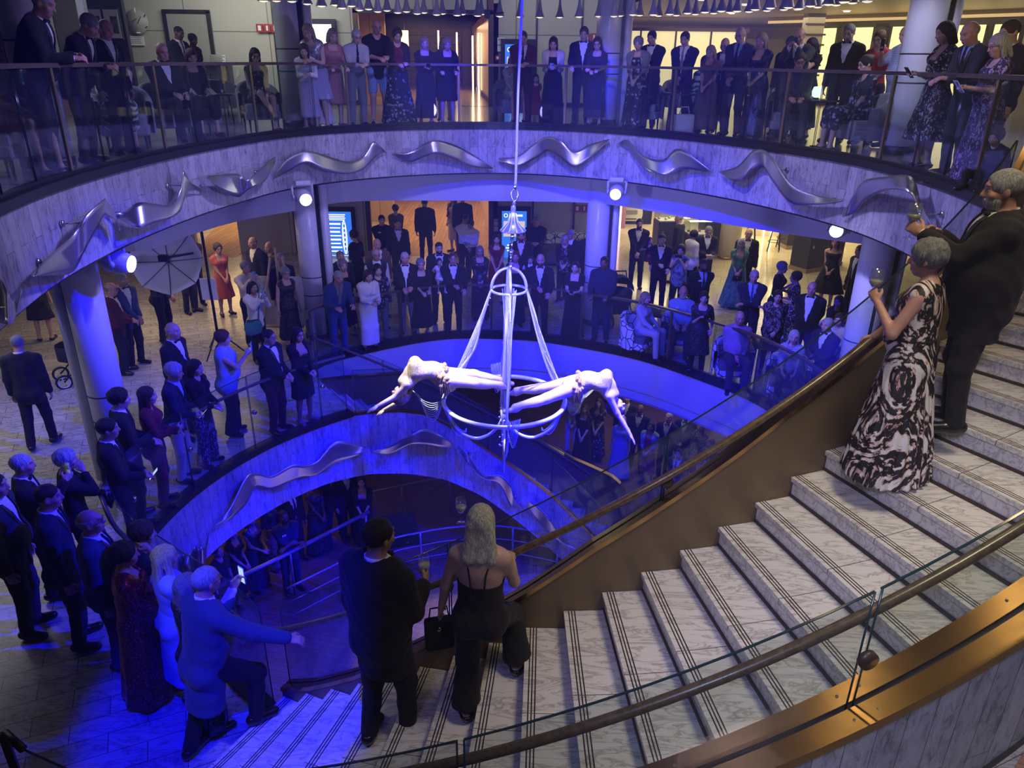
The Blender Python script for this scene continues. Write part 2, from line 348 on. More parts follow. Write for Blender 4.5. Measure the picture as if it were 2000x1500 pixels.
# inner stringer of the main stair: bronze side panel with brass capping
ai=np.linspace(-118.2,-38,60)
zc=np.interp(ai,[-118.2,-114.2,-108.8,-102.8,-97.5,-92.7,-87,-81.4,-75.7,-72.1,-67.1,-62,-50,-38],[.25,.42,.72,1.14,1.47,1.78,2.2,2.55,2.9,3.13,3.40,3.65,4.25,4.85])
zlow=np.maximum(zn1(ai)-.5,-.9)
sr=empty('stair_side_panel',(0,0,0),'bronze side panel with brass capping along inner edge of the main stairs','stair panel')
solidstrip('panel',pol(C1,4.90,ai),pol(C1,4.975,ai),zlow,zc-.03,MBRONZE,sr)
solidstrip('brass_capping',pol(C1,4.872,ai),pol(C1,4.915,ai),zc-.03,zc+.012,MBRASS,sr)
solidstrip('brass_capping',pol(C1,4.935,ai),pol(C1,4.99,ai),zc-.03,zc+.012,MBRASS,sr)
solidstrip('slot',pol(C1,4.91,ai),pol(C1,4.94,ai),zc-.06,zc,MDARK,sr)
ao=np.linspace(-118.5,-38,60); zo=zn1(ao)+.26
so=empty('stair_side_panel',(0,0,0),'plank clad outer side of the main stairs under a wide brass capping, lower right','stair panel')
solidstrip('panel',pol(C1,6.80,ao),pol(C1,6.72,ao),zo-.02,np.maximum(zo-1.13,-.02),MFA,so)
solidstrip('inner_panel',pol(C1,6.64,ao),pol(C1,6.70,ao),zn1(ao)-.4,zo-.02,MBRONZE,so)
solidstrip('brass_capping',pol(C1,6.625,ao),pol(C1,6.735,ao),zo-.03,zo+.012,MBRASS,so)
solidstrip('brass_capping',pol(C1,6.765,ao),pol(C1,6.885,ao),zo-.05,zo+.012,MBRASS,so)
solidstrip('slot',pol(C1,6.73,ao),pol(C1,6.77,ao),zo-.06,zo-.004,MDARK,so)
zq=np.maximum(zo-1.13,-.02); solidstrip('lower_edge',pol(C1,6.70,ao),pol(C1,6.815,ao),zq-.03,zq+.01,MDARK,so)
for aq in np.arange(-110,-44,8.0):
    for rr in (6.68,6.83):
        for dq in (-.5,.5):
            z=float(zn1(aq+dq))+.272; q=pol(C1,rr,aq+dq); MB().cyl((q[0],q[1],z-.004),.008,.008,10).obj('screw',MSTEEL,so)
# lower stair stringers
b=np.linspace(131,66,40); zt2=np.interp(-b,[-131,-128,-117.5,-111.9,-103.9,-97,-89.9,-82.6,-72.4,-66],[-.02,-.02,-.17,-.3,-.77,-1.24,-1.68,-2.15,-2.94,-3.4])
s2=empty('stair_side_panel',(0,0,0),'brass capped inner edge of the lower stairs curving under the hanging chandelier','stair panel')
solidstrip('brass_capping',pol(C2,4.595,b),pol(C2,4.66,b),zt2-.01,zt2+.035,MBRASS,s2)
solidstrip('inner_panel',pol(C2,4.66,b),pol(C2,4.72,b),np.minimum(zn2(b)-.3,zt2-.05),zt2,MBRONZE,s2)
b3=np.linspace(126.6,64,40); zt3=np.interp(-b3,[-126.6,-109,-101.5,-91.7,-81.7,-71.4,-66,-64],[.02,-.18,-.87,-1.48,-2.09,-2.48,-3.08,-3.2])
s3=empty('stair_side_panel',(0,0,0),'dark outer side panel of the lower stairs behind the performers','stair panel')
solidstrip('panel',pol(C2,6.1,b3),pol(C2,6.17,b3),np.maximum(zt3-1.2,L),zt3,MBRONZE,s3)
solidstrip('brass_capping',pol(C2,6.08,b3),pol(C2,6.19,b3),zt3,zt3+.03,MBRASS,s3)
# ---------------------------------------------------------------- balustrades
def balustrade(name,label,P,z0,z1,breaks,gap=.012,t=.012,rail=None,posts=None,channel=None,edge_top=True,discs=None,glassoff=0,rail_r=.024,rail_m=None,postw=.045,rail_flat=None):
    """P: plan polyline with per-point base z0 and top z1 arrays; breaks: fractions along where panels part"""
    root=empty(name,(0,0,0),label,'balustrade'); S=lens(P); T=S[-1]; n=len(P)
    z0=np.broadcast_to(np.array(z0,float),(n,)); z1=np.broadcast_to(np.array(z1,float),(n,))
    X=np.c_[P[:,:2],z0,z1]; bl=sorted(breaks)
    def samp(s0,s1,k=9):
        s=np.linspace(s0,s1,k); return np.array([[np.interp(q,S,X[:,j]) for j in range(4)] for q in s])
    for s0,s1 in zip(bl[:-1],bl[1:]):
        A=samp(s0+gap/2,s1-gap/2,max(4,int((s1-s0)/.18)))
        B=offs(A,t)
        solidstrip('glass_panel',A,B,A[:,2],A[:,3]-.006,G,root)
        if edge_top: solidstrip('glass_edge',A,B,A[:,3]-.006,A[:,3],GE,root)
        for q,w in((A[0],A[1]),(A[-1],A[-2])):
            d=(w[:2]-q[:2]); d/=np.linalg.norm(d); nn=np.array([-d[1],d[0]])
            MB().tube([(*(q[:2]+d*.003),q[2]),(*(q[:2]+d*.003),q[3])],.0055,5).obj('glass_edge',GE,root)
    for s in posts or []:
        q=samp(s,s+.01,2); d=q[1,:2]-q[0,:2]; rz=math.atan2(d[1],d[0])
        boxobj('post',(q[0,0],q[0,1],(q[0,2]+q[0,3])/2),(postw,.03,q[0,3]-q[0,2]),MPOST,root,rz)
    if channel:
        solidstrip('base_channel',offs(P,-.03),offs(P,.045),z0-.02,z0+channel,MDARK,root)
    if rail is not None:
        R,zr=rail
        if rail_flat:
            A=R.copy(); solidstrip('handrail',offs(A,-rail_flat/2),offs(A,rail_flat/2),zr-.022,zr+.022,rail_m or MDW,root)
        else: MB().tube(np.c_[R[:,:2],np.broadcast_to(zr,(len(R),))],rail_r,10).obj('handrail',rail_m or MWOODRAIL,root)
    for (c,nn,r) in discs or []:
        o=MB().disc(c,nn,r,.03).obj('bracket_disc',MSTEEL if r<.04 else MDW,root)
    return root
# upper ring
Su=lens(RING); s_of=lambda i:Su[i]
base=float(np.interp(0,[0],[0]))
i0=4*8; sL=Su[i0]                                  # ring point (-4.24,5.82)
posts=[sL+x for x in (-2.2,.1,2.36,4.54,6.94,9.05,11.27,13.37,15.64,17.98,20.04,22.27)]
br=[]
for p,q in zip(posts[:-1],posts[1:]):
    br+= [p+(q-p)*f for f in (0,1/3,2/3)]
br.append(posts[-1]); br.append(Su[-1]-.05)
RB=offs(RING,.05)
balustrade('glass_balustrade','long curved glass balustrade with brass posts around the upper gallery',RB,U+.02,U+1.07,br,gap=.02,rail=(RB,U+1.095),posts=posts,channel=.05,edge_top=False,rail_flat=.07,rail_m=mat('rail_bronze',(.16,.12,.1),.35,.5))
# middle deck, right-hand ring
RR=RIGHT[RIGHT[:,0].cumsum()*0==0]; RR=RIGHT[:int(len(RIGHT)*.72)]; Sr=lens(RR); RM=offs(RR,.05)
rail_m=mat('rail_bronze',(.16,.12,.1),.35,.5)
pm=list(np.arange(.7,Sr[-1]-.1,1.95)); brm=[.02]
for p,q in zip([.02]+pm,pm): brm+=[p+(q-p)/2,q]
brm=sorted(set(brm)); brm.append(Sr[-1]-.02)
balustrade('glass_balustrade','curved glass balustrade with bronze handrail at the back of the middle deck',RM,.02,1.04,brm,gap=.02,rail=(RM,1.07),posts=pm,channel=.05,edge_top=False,rail_flat=.06,rail_m=rail_m)
# middle deck, left-hand frameless ring
PLf=LEFT[:]; Sl=lens(PLf); PG=offs(PLf,.03)
nl=[0.02,1.1]; 
while nl[-1]<Sl[-1]-1.2: nl.append(nl[-1]+1.24)
nl.append(Sl[-1]-.02)
dl=[]
for s in nl[1:-1]:
    q=along(PLf,s); d=along(PLf,s+.02)-q; nn=np.array([-d[1],d[0],0]); dl.append(((q[0],q[1],.62),nn,.035))
balustrade('glass_balustrade','frameless curved glass balustrade along the blue lit left edge of the middle deck',PG,.0,1.2,nl,rail=(offs(PLf,.12),.98),discs=dl,rail_m=mat('rail_purple_brown',(.2,.14,.12),.25,.2))
# main stair, inner side
ag=np.linspace(-117.6,-40,70); zi=np.interp(ag,ai,zc)
def a2s(R,a): return math.radians(a-ag[0])*R
Pg=pol(C1,4.925,ag); bi=[a2s(4.925,x) for x in (-117.6,-99.1,-81.4,-63.7,-46)]
dI=[]
for x in (-99.1,-81.4,-63.7):
    q=pol(C1,4.99,x); dI.append(((q[0],q[1],float(zn1(x))+.70),(q[0]-C1[0],q[1]-C1[1],0),.045))
balustrade('glass_balustrade','glass balustrade with wooden handrail on the inner side of the main stairs',Pg,zi-.02,zn1(ag)+1.03,bi,rail=(pol(C1,5.03,ag),zn1(ag)+.78),discs=dI,rail_r=.027)
# main stair, outer side
Po=pol(C1,6.75,ag); bo=[a2s(6.75,x) for x in (-115.5,-113,-94.8,-78.3,-60.8,-43.4)]; dO=[]
for x in (-94.8,-78.3,-60.8):
    q=pol(C1,6.79,x); dO.append(((q[0],q[1],float(zn1(x))+.60),(q[0]-C1[0],q[1]-C1[1],0),.05))
balustrade('glass_balustrade','glass balustrade with wooden handrail on the near side of the main stairs',Po,zn1(ag)+.23,zn1(ag)+.98,bo,gap=.03,rail=(pol(C1,6.66,ag),zn1(ag)+.74),discs=dO,rail_r=.03)
# lower stair balustrades
b=np.linspace(127.5,68,40); z2=np.interp(-b,-np.linspace(131,66,40),zt2)
Pb=pol(C2,4.63,b); T=lens(Pb)[-1]
balustrade('glass_balustrade','glass balustrade rising from the brass edge of the lower stairs',Pb,z2+.02,z2+.78,list(np.linspace(0.02,T-.02,5)),rail=None)
z3=np.interp(-b,-b3,zt3); Pb3=pol(C2,6.13,b); T3=lens(Pb3)[-1]
balustrade('glass_balustrade','glass balustrade with thin handrail on the far side of the lower stairs',Pb3,z3+.02,zn2(b)+1.0,list(np.linspace(.02,T3-.02,6)),rail=(pol(C2,6.06,b),zn2(b)+.92),rail_m=rail_m)
# foot of the outer stair balustrade, bottom left corner
nw=empty('newel_balustrade',(0,0,0),'dark post and short glass panel at the foot of the stairs, bottom left corner','balustrade')
q0=at(10,1432,.95); q1=at(45,1463,.92); q2=at(128,1500,.92)
boxobj('post',(q0[0]-.02,q0[1],.47),(.05,.05,.95),MDW,nw,.5)
MB().tube([q0,q1],.03,10).obj('handrail',MDW,nw)
PP=np.array([q1[:2],q2[:2],pol(C1,6.75,-116.0)]); solidstrip('glass_panel',PP,offs(PP,.012),.05,.9,G,nw); solidstrip('glass_edge',PP,offs(PP,.012),.9,.91,MDARK,nw)
# ---------------------------------------------------------------- lower deck rails
def bar_rail(label,pts,z,h,posts,m,r=.03,mids=()):
    root=empty('guard_rail',(0,0,0),label,'guard rail'); P=np.array([(*p,z) for p in pts]); S=lens(P)
    MB().tube(P,r,8).obj('top_bar',m,root)
    for q in mids: MB().tube(P-np.array([0,0,q]),.012,6).obj('lower_bar',m,root)
    for s in posts:
        q=along(P,s*S[-1]); MB().tube([(q[0],q[1],z-h),(q[0],q[1],z)],.022,8).obj('post',m,root)
    return root
MBR=mat('lower_rail_metal',(.35,.33,.32),.3,.6)
g1=bar_rail('straight guard rail with dark post in front of the lower deck onlookers',[tuple(at(330,1192,L+1.0)[:2]),tuple(at(545,1090,L+1.0)[:2]),tuple(at(720,1000,L+1.0)[:2])],L+1.0,1.0,(.2,.55,.98),MBR,.04)
g2=bar_rail('curved pale guard rail on the lower deck between the tuxedo man and blonde woman',[tuple(q) for q in cr([at(560,1150,L+.95)[:2],at(740,1062,L+.95)[:2],at(820,1040,L+.95)[:2],at(905,1028,L+.95)[:2],at(1000,1030,L+.95)[:2],at(1150,1060,L+.95)[:2]],5)],L+.95,.95,(.2,.45,.6,.75,.9),MBR,.02,(.3,.6))
g3=bar_rail('thin dark guard rail at the back of the lower deck beside the woman in black',[tuple(at(720,962,L+.95)[:2]),tuple(at(830,938,L+.95)[:2]),tuple(at(930,925,L+.95)[:2])],L+.95,.95,(.05,.3,.75),MBR,.02)
bx=empty('floor_speaker',tuple(at(783,1055,L)),'dark wedge shaped box on the lower deck floor behind the pale rail','speaker',None,.3)
mm=MB(); mm.add([(-.35,-.25,0),(.35,-.25,0),(.35,.25,0),(-.35,.25,0),(-.35,-.2,.3),(.35,-.2,.3),(.35,.25,.5),(-.35,.25,.5)],[(3,2,1,0),(0,1,5,4),(1,2,6,5),(2,3,7,6),(3,0,4,7),(4,5,6,7)]); mm.obj('cabinet',MBLACK,bx)
mm=MB(); [mm.box((-.3+.06*i,-.24,.15),(.02,.03,.2)) for i in range(11)]; mm.obj('grille',MDARK,bx); boxobj('socket',(.1,-.25,.1),(.08,.02,.05),MSTEEL,bx)
# ---------------------------------------------------------------- columns
def column(name,x,y,z0,z1,label,r=.26,ang=0):
    root=empty(name,(x,y,z0),label,'column',None,ang)
    h=z1-z0
    MB().cyl((0,0,0),r,h,28).obj('shaft',MCOLUMN,root)
    boxobj('joint',(r*.96,-.02,h/2),(.10,.16,h),MDARK,root)
    MB().cyl((r+.10,.02,0),.085,h,16).obj('side_pilaster',MCOLUMN,root)
    for z in (.95,1.32): MB().cyl((0,0,z),r+.004,.018,28).obj('seam',MDARK,root)
    MB().cyl((0,0,0),r+.012,.12,28).obj('base',MDARK,root)
    return root
CPOS=[(-5.35,8.95,'left'),(-4.08,14.8,'second'),(1.8,15.95,'third'),(5.6,11.35,'right')]
lb={'left':'left of the middle deck beside the photographer\'s umbrella','second':'beside the easel and the blue deck map screen','third':'behind the right-hand moving stage light at the back','right':'behind the stair handrail right of the seated guests'}
lu={'left':'at far left behind the leaning man in a tuxedo','second':'beside the blonde woman leaning with her hand on hip','third':'between the couple in navy and the woman in grey cardigan','right':'beside the woman holding a phone in black and white dress'}
for x,y,k in CPOS:
    flip=math.pi*0.95 if k=='left' else 0
    column('column',x,y,0,3.3,'round white column '+lb[k],.25 if k!='left' else .22,flip if k=='left' else -.15)
    column('column',x,y,U,8.2,'tall white column on the upper gallery '+lu[k],.25 if k!='left' else .22,flip if k=='left' else -.15)
# ---------------------------------------------------------------- metal ribbons on the fascias
def hit(P,px,py):
    """where the sight line through a pixel meets the upright surface over plan polyline P"""
    d=ray(px,py); best=None
    for a,b in zip(P[:-1],P[1:]):
        e=b[:2]-a[:2]; M=np.array([[d[0],-e[0]],[d[1],-e[1]]]); det=np.linalg.det(M)
        if abs(det)<1e-9: continue
        t,s=np.linalg.solve(M,a[:2]-CP[:2])
        if t>0 and -1e-6<=s<=1+1e-6 and (best is None or t>best): best=t
    return CP+d*best if best else None
def ribbon(label,P,pts,d0=.10,d1=.28,ph=0):
    """pts: (x, y_upper, y_lower) outline; offset from the cladding swells between the ends"""
    X=cr(pts,7); n=len(X); S=np.linspace(0,1,n); A=[];keep=[]
    for i in range(n):
        f=d0+(d1-d0)*math.sin(math.pi*S[i])+.05*math.sin(2*math.pi*S[i]*2+ph)
        Pi=offs(P,-f); Pj=offs(P,-(f+.07*math.cos(2*math.pi*S[i]+ph)))
        p=hit(Pi,X[i,0],X[i,1]); q=hit(Pj,X[i,0]-(X[i,3] if X.shape[1]>3 else 0),X[i,2])
        if p is None or q is None: continue
        keep.append(i); A.append([p+(q-p)*k/5 for k in range(6)])
    A=np.array(A); nn=np.cross(A[1:,-1]-A[1:,0],A[1:,0]-A[:-1,0]); 
    root=empty('metal_ribbon',tuple(A[len(A)//2].mean(0)),label,'metal ribbon','wavy metal ribbons on the fascias')
    o=np.array(root.location); m=MB().grid(A-o); ob=m.obj('band',MRIB,root)
    sm=ob.modifiers.new('thickness','SOLIDIFY'); sm.thickness=.012; sm.offset=0
    for f in (.2,.5,.8):
        q=A[int(f*(len(A)-1))].mean(0); e=None
        bq=P[np.argmin(np.linalg.norm(P[:,:2]-q[:2],axis=1))]; t=np.array([bq[0],bq[1],q[2]])
        mm=MB(); mm.tube([q-o,t-o],.008,6); mm.disc(t-o+(q-t)*.06,q-t,.035,.03); mm.obj('bracket',MSTEEL,root)
    return root
FU=offs(RING,.0)
RB_=[('leftmost metal ribbon, cut off by the left edge of the photo',[(-40,540,610),(0,545,630),(25,590,628),(42,562,566)]),
('pale metal ribbon curling up beside the left moving stage light',[(62,538,540),(95,502,538),(140,462,532),(165,425,490),(200,392,425),(208,392,422),(228,428,432),(234,448,450)]),
('deeply curled metal ribbon on the upper fascia above the umbrella',[(213,415,417),(240,415,432),(270,396,445),(300,398,436),(335,400,425),(352,370,412),(358,335,395),(370,352,372),(402,374,376)]),
('boat shaped metal ribbon with an upswept right end',[(402,345,347),(440,340,375),(465,340,385),(482,352,372),(500,338,362),(520,318,350),(538,306,318)]),
('long metal ribbon above the left moving stage light at centre',[(536,345,347),(560,312,336),(600,295,318),(640,305,335),(680,316,340),(710,305,330),(728,277,312),(742,285,300),(756,298,299)]),
('gently arched metal ribbon left of the hanging rope',[(766,300,302),(800,298,316),(830,280,306),(855,274,300),(890,284,312),(925,303,326),(963,328,330)]),
('metal ribbon directly behind the hanging rope',[(974,309,311),(1010,305,325),(1045,280,310),(1070,267,295),(1095,275,308),(1122,296,327),(1150,283,310),(1190,272,274)]),
('metal ribbon above the right moving stage light',[(1207,281,284),(1225,274,290),(1255,303,325),(1295,312,343),(1320,291,335),(1345,300,330),(1392,337,338)]),
('s-shaped metal ribbon sweeping down to a point at right',[(1404,335,336),(1440,325,354),(1470,295,330),(1492,293,328),(1510,310,355),(1545,360,396),(1590,380,400),(1640,390,394),(1646,388,390)]),
('arched metal ribbon beside the silver bearded man',[(1645,422,424),(1670,375,415),(1690,352,392),(1730,345,372),(1765,342,372),(1785,352,385),(1797,390,425),(1815,430,450),(1842,465,467)])]
for lab,pts in RB_: ribbon(lab,FU,pts,ph=random.random()*6)
FL=pol(C2,4.61,np.linspace(205,60,70))
RL=[('dark curled metal ribbon at the left end of the blue fascia',[(362,1092,1100),(380,1068,1120),(398,1066,1105),(408,1040,1050)]),
('long blue lit metal ribbon below the man in glasses and tuxedo',[(420,1024,1025),(450,990,1012),(480,932,985),(500,924,952),(530,930,955),(570,908,940),(590,910,932),(620,900,928),(655,862,905),(700,870,888),(715,874,875)]),
('broad metal ribbon under the left performer\'s hand',[(727,881,883),(760,872,887),(800,850,868),(830,838,868),(860,850,872),(885,866,875)]),
('metal ribbon dropping down the side of the lower stairs',[(893,872,873),(910,882,900),(940,925,932),(975,928,945),(995,945,985),(1005,975,990),(1018,990,991)]),
('lowest metal ribbon beside the brass edge of the lower stairs',[(1025,975,977),(1045,985,1010),(1070,1010,1040),(1100,1050,1062),(1125,1070,1072)])]
for lab,pts in RL: ribbon(lab,FL,pts,.06,.2,ph=random.random()*6)
# ================================================================ WALLS AND BACKGROUND
YB=22.0; UC=6.75
def W(n,x0,x1,z0,z1,m,y=YB): return struct(wallbox(n,x0,x1,y,z0,z1,m))
W('wall_back',-11.6,-9.45,0,UC+1.5,MWALL); W('wall_back',-9.45,-8.15,2.75,UC+1.5,MWALL); W('wall_back',-8.15,-4.3,0,UC+1.5,MWALL)
W('wall_back',-.62,2.85,0,UC+1.5,MWALL); W('wall_back',-4.3,-.62,UC-.25,UC+1.5,MWALL); W('wall_back',-4.3,-.62,2.7,U-.02,MWALL)
for x in (-4.3,-.72): struct(boxobj('trim_12',(x+.05,YB-.06,UC/2+.1),(.14,.12,UC+.0),mat('bronze_frame',(.09,.05,.03),.4,.4)))
struct(boxobj('trim_13',(-2.46,YB-.06,UC-.22),(3.7,.12,.1),MDARK))
for x in (-6.45,.55,1.75): struct(boxobj('trim_14',(x,YB-.02,3.4),(.05,.05,6.9),MDARK))
struct(boxobj('baseboard_back',(-6.2,YB-.03,U+.06),(3.8,.05,.12),MDARK)); struct(boxobj('baseboard_back',(1.1,YB-.03,U+.06),(3.4,.05,.12),MDARK))
# far corridor behind the central opening, both decks
for z,zt,n in ((0,2.7,'middle'),(U,UC,'upper')):
    struct(mobj('floor_corridor_'+n,[(-4.3,YB-.1,z+.006),(-.62,YB-.1,z+.006),(-.62,46,z+.006),(-6.5,46,z+.006)],[(0,1,2,3)],MF_WARM))
    V=[(-.62,YB,z),(-2.2,40,z),(-2.2,40,zt),(-.62,YB,zt)]; struct(mobj('wall_right_corridor',V+[(v[0]+.15,v[1],v[2]) for v in V],[(0,1,2,3),(7,6,5,4),(0,4,5,1),(3,2,6,7),(1,5,6,2),(4,0,3,7)],MWARM,None,False,[(0,0),(18,0),(18,2.6),(0,2.6)]*2))
    W('wall_far',-9,2,z,zt,MWARM,42); W('wall_left_corridor',-7.6,-4.3,z,zt,MWARM,27)
struct(mobj('baseboard_corridor',[(-.66,YB,U),(-2.24,40,U),(-2.24,40,U+.16),(-.66,YB,U+.16)],[(0,1,2,3)],MDARK))
struct(mobj('floor_doorway',[(-9.45,YB-.5,.006),(-8.15,YB-.5,.006),(-6.5,44,.006),(-14,44,.006)],[(0,1,2,3)],MF_WARM))
struct(mobj('ceiling_upper',[(-40,13.8,UC+.8),(2.9,13.8,UC+.8),(2.9,46,UC+.8),(-40,46,UC+.8)],[(0,1,2,3)],MCEIL))
struct(mobj('ceiling_upper_right',[(2.9,15.2,UC-.05),(40,15.2,UC-.05),(40,46,UC-.05),(2.9,46,UC-.05)],[(0,1,2,3)],mat('warm_ceiling',(.62,.52,.4),.5)))
struct(boxobj('ceiling_edge',(12,15.2,UC+.25),(18.2,.12,.62),mat('warm_ceiling',(.62,.52,.4),.5)))
# warm vertical strip lights in the corridors
EW=emis('warm_strip_glow',(1,.62,.32),14)
for i,(x,y,z0,z1,w) in enumerate([(-1.75,33,U,UC-.5,'left'),(-1.35,29.5,U,UC-.5,'right'),(-2.6,36,U+1.2,UC-.3,'far left'),(-3.5,37,U+1.6,UC-.2,'farthest')]):
    r=empty('strip_light',(x,y,z0),'warm vertical strip light in the upper corridor, %s one'%w,'light')
    boxobj('tube',(0,0,(z1-z0)/2),(.05,.05,z1-z0),EW,r); boxobj('holder',(0,.06,(z1-z0)/2),(.09,.05,z1-z0),MBRASS,r)
for x,y,zz,w in [(3.32,26,0,'left'),(3.68,26,0,'right')]:
    r=empty('strip_light',(x,y,zz),'bright upright strip light behind the third column on the middle deck, %s one'%w,'light')
    boxobj('tube',(0,0,1.35),(.06,.06,2.7),emis('pink_white_glow',(1,.6,.75),4),r); boxobj('holder',(0,.07,1.35),(.1,.05,2.7),MBRASS,r)
struct(boxobj('wall_pink',(3.3,26.3,1.4),(1.2,.1,2.8),mat('pink_wall',(.5,.25,.3),.4)))
# shelving with lamps at the end of the upper corridor
sh=empty('shelf_unit',(-4.4,39,U),'lit shelving at the far end of the upper corridor behind the elderly man in tie','shelf')
for i in range(6): boxobj('shelf',(0,0,.3+.38*i),(3.6,.4,.04),MDW,sh)
for x in(-1.8,1.8): boxobj('side',(x,0,1.2),(.06,.4,2.4),MDW,sh)
for i,x in enumerate((-5.2,-4.2)):
    r=empty('pendant_lamp',(x,31,UC-1.0),'tall amber glass lamp in the upper corridor, %s one'%('left','right')[i],'lamp')
    MB().cyl((0,0,0),.14,.6,14).obj('shade',emis('amber_glow',(1,.5,.2),5),r); MB().cyl((0,0,.6),.012,1.1,6).obj('stem',MDARK,r); MB().cyl((0,0,-.06),.15,.06,14).obj('base_ring',MBRASS,r)
# right-hand shopping area
struct(mobj('floor_shop',[(2.9,17,.006),(30,17,.006),(30,44,.006),(2.9,44,.006)],[(0,1,2,3)],tile_floor('polished_shop_floor',(.70,.62,.46),(.42,.36,.26),.9,.9,.3,(.5,.45,.35),.12)))
W('wall_far_right',2.9,30,0,2.8,mat('shop_back_dark',(.03,.028,.03),.3),36)
W('wall_far_right',2.9,30,U,UC,mat('shop_back_warm',(.66,.58,.42),.5),33)
struct(boxobj('wall_right_side',(2.95,24.5,UC/2+2),(.12,5,UC/2-.2),MWARM))
# upper shopfront with black frames and yellow interior
def shopfront():
    r=empty('shopfront',(0,0,0),'shopfront with black frames and bright yellow display windows at upper right','shopfront')
    A=np.array([8.9,25.0]);B=np.array([12.9,20.3]); d=(B-A)/np.linalg.norm(B-A); Lw=np.linalg.norm(B-A); nn=np.array([-d[1],d[0]])*-1
    def quad(n,s0,s1,z0,z1,m,off=0,t=.1):
        P=np.array([A+d*s0+nn*off,A+d*s1+nn*off]); return solidstrip(n,P,offs(P,t),z0,z1,m,r)
    back=emis('shop_window_glow',(1,.78,.32),1.6)
    cols=[(0,.85),(1.05,1.95),(2.45,3.25),(3.4,4.0),(4.1,4.9),(5.05,5.7)]
    for s0,s1 in cols: quad('window_back',s0+.03,s1-.03,U+.1,U+2.15,back,0,.02).location=(.6*-nn[0]*-1*0,0,0)
    for s in (0,.92,2.0,2.3,3.32,4.05,4.97,5.75): quad('mullion',s-.05,s+.05,U,U+2.25,MBLACK,-.06)
    quad('mullion',2.0,2.35,U,U+2.25,MBLACK,-.06)
    quad('top_frame',-.1,6.2,U+2.15,U+2.32,MBLACK,-.06); quad('base_panel',-.1,6.2,U,U+.12,MBLACK,-.06)
    quad('upper_wall',-1.5,7.5,U+2.32,UC+.3,mat('shop_fascia',(.6,.5,.36),.5),0)
    quad('end_wall',5.8,9.5,U,UC,mat('shop_fascia',(.6,.5,.36),.5),.02)
    quad('poster',1.15,1.9,U+1.0,U+1.5,mat('red_poster',(.6,.04,.06),.5,0,(1,.08,.1),.5),-.03,.01)
    quad('display',.1,.8,U+.5,U+1.1,mat('red_goods',(.5,.1,.05),.5,0,(1,.15,.05),.4),-.03,.01); quad('display',4.2,4.8,U+.4,U+1.0,mat('orange_goods',(.5,.25,.05),.5,0,(1,.4,.05),.5),-.03,.01)
    quad('poster',3.45,3.95,U+.95,U+1.35,mat('green_poster',(.45,.6,.42),.5,0,(.5,.75,.5),.6),-.03,.01)
    return r,A,d,nn
SF,SA,SD,SN=shopfront()
def text(name,body,loc,rot,size,m,parent=None,extrude=.002,align='CENTER'):
    c=bpy.data.curves.new(name,'FONT'); c.body=body; c.size=size; c.extrude=extrude; c.align_x=align; c.materials.append(m)
    o=bpy.data.objects.new(name,c); COL.objects.link(o); dg=bpy.context.evaluated_depsgraph_get(); me=bpy.data.meshes.new_from_object(o.evaluated_get(dg)); bpy.data.objects.remove(o); o=bpy.data.objects.new(name,me); COL.objects.link(o); o.location=loc; o.rotation_euler=rot
    if parent: o.parent=parent
    return o
a=math.atan2(SD[1],SD[0]); q=SA+SD*3.7-np.array([math.sin(a)*-1,math.cos(a)])*.06
text('lettering','HAR',(q[0],q[1],U+1.08),(math.pi/2,0,a),.22,emis('pale_letters',(.9,1,.9),1.2),SF)
# glass lit hall behind the upper right group
gh=empty('glass_partition',(5.0,27,U),'bright glazed partition lit yellow behind the men in dark suits','glass partition')
for i in range(4): boxobj('pane',(-1.5+1.15*i,0,1.05),(1.1,.03,2.1),mat('lit_pane',(.4,.36,.2),.3,0,(1,.85,.42),.75),gh)
for i in range(5): boxobj('mullion',(-2.07+1.15*i,-.03,1.1),(.05,.06,2.2),MDARK,gh)
boxobj('rail',(.25,-.03,2.15),(4.7,.08,.1),MDW,gh)
struct(boxobj('wall_reception',(9.0,31,U+1.0),(3.4,.2,2.0),mat('reception_wood',(.3,.24,.17),.5)))
scr=empty('wall_screen',(8.4,30.8,U+.95),'small pale blue screen on the wall beyond the long blonde woman','screen'); boxobj('panel',(0,-.05,0),(1.0,.05,.55),emis('pale_blue_screen',(.5,.75,1),1.6),scr); boxobj('frame',(0,-.02,0),(1.08,.05,.63),MDARK,scr)
lc=empty('ladder_column',(8.6,24,U),'square grey column with ladder rungs on the upper gallery beyond the tall bald man','column')
boxobj('shaft',(0,0,1.25),(.5,.4,2.5),mat('grey_metal',(.4,.38,.36),.35,.6),lc)
for i in range(7): boxobj('rung',(0,-.23,.6+.27*i),(.62,.04,.05),MDW,lc)
# recessed ceiling spots
k=0
for x,y in [(4.2,19),(5.6,20.5),(6.9,19),(7.4,22),(9.6,19.5),(10.1,19.8),(11.3,22),(13,19),(14.2,21),(15.3,18.5),(15.6,18.6),(6.2,24),(8.9,22.5)]:
    k+=1; r=empty('ceiling_spot',(x,y,UC-.06),'small round recessed ceiling spot in the warm upper right ceiling','ceiling spot','recessed ceiling spots')
    MB().cyl((0,0,-.012),.09,.014,14).obj('lens',emis('spot_glow',(1,.85,.6),10),r); MB().lathe([(.09,-.015),(.115,-.015),(.115,.0)],(0,0,0),14).obj('bezel',MSTEEL,r)
ex=empty('exit_sign',(14.0,18.6,UC-.32),'green illuminated exit sign hanging from the ceiling, top right corner','sign')
boxobj('panel',(0,0,0),(.62,.04,.24),emis('exit_green',(.03,.62,.28),1.4),ex); boxobj('bracket',(0,0,.2),(.5,.03,.16),MSTEEL,ex)
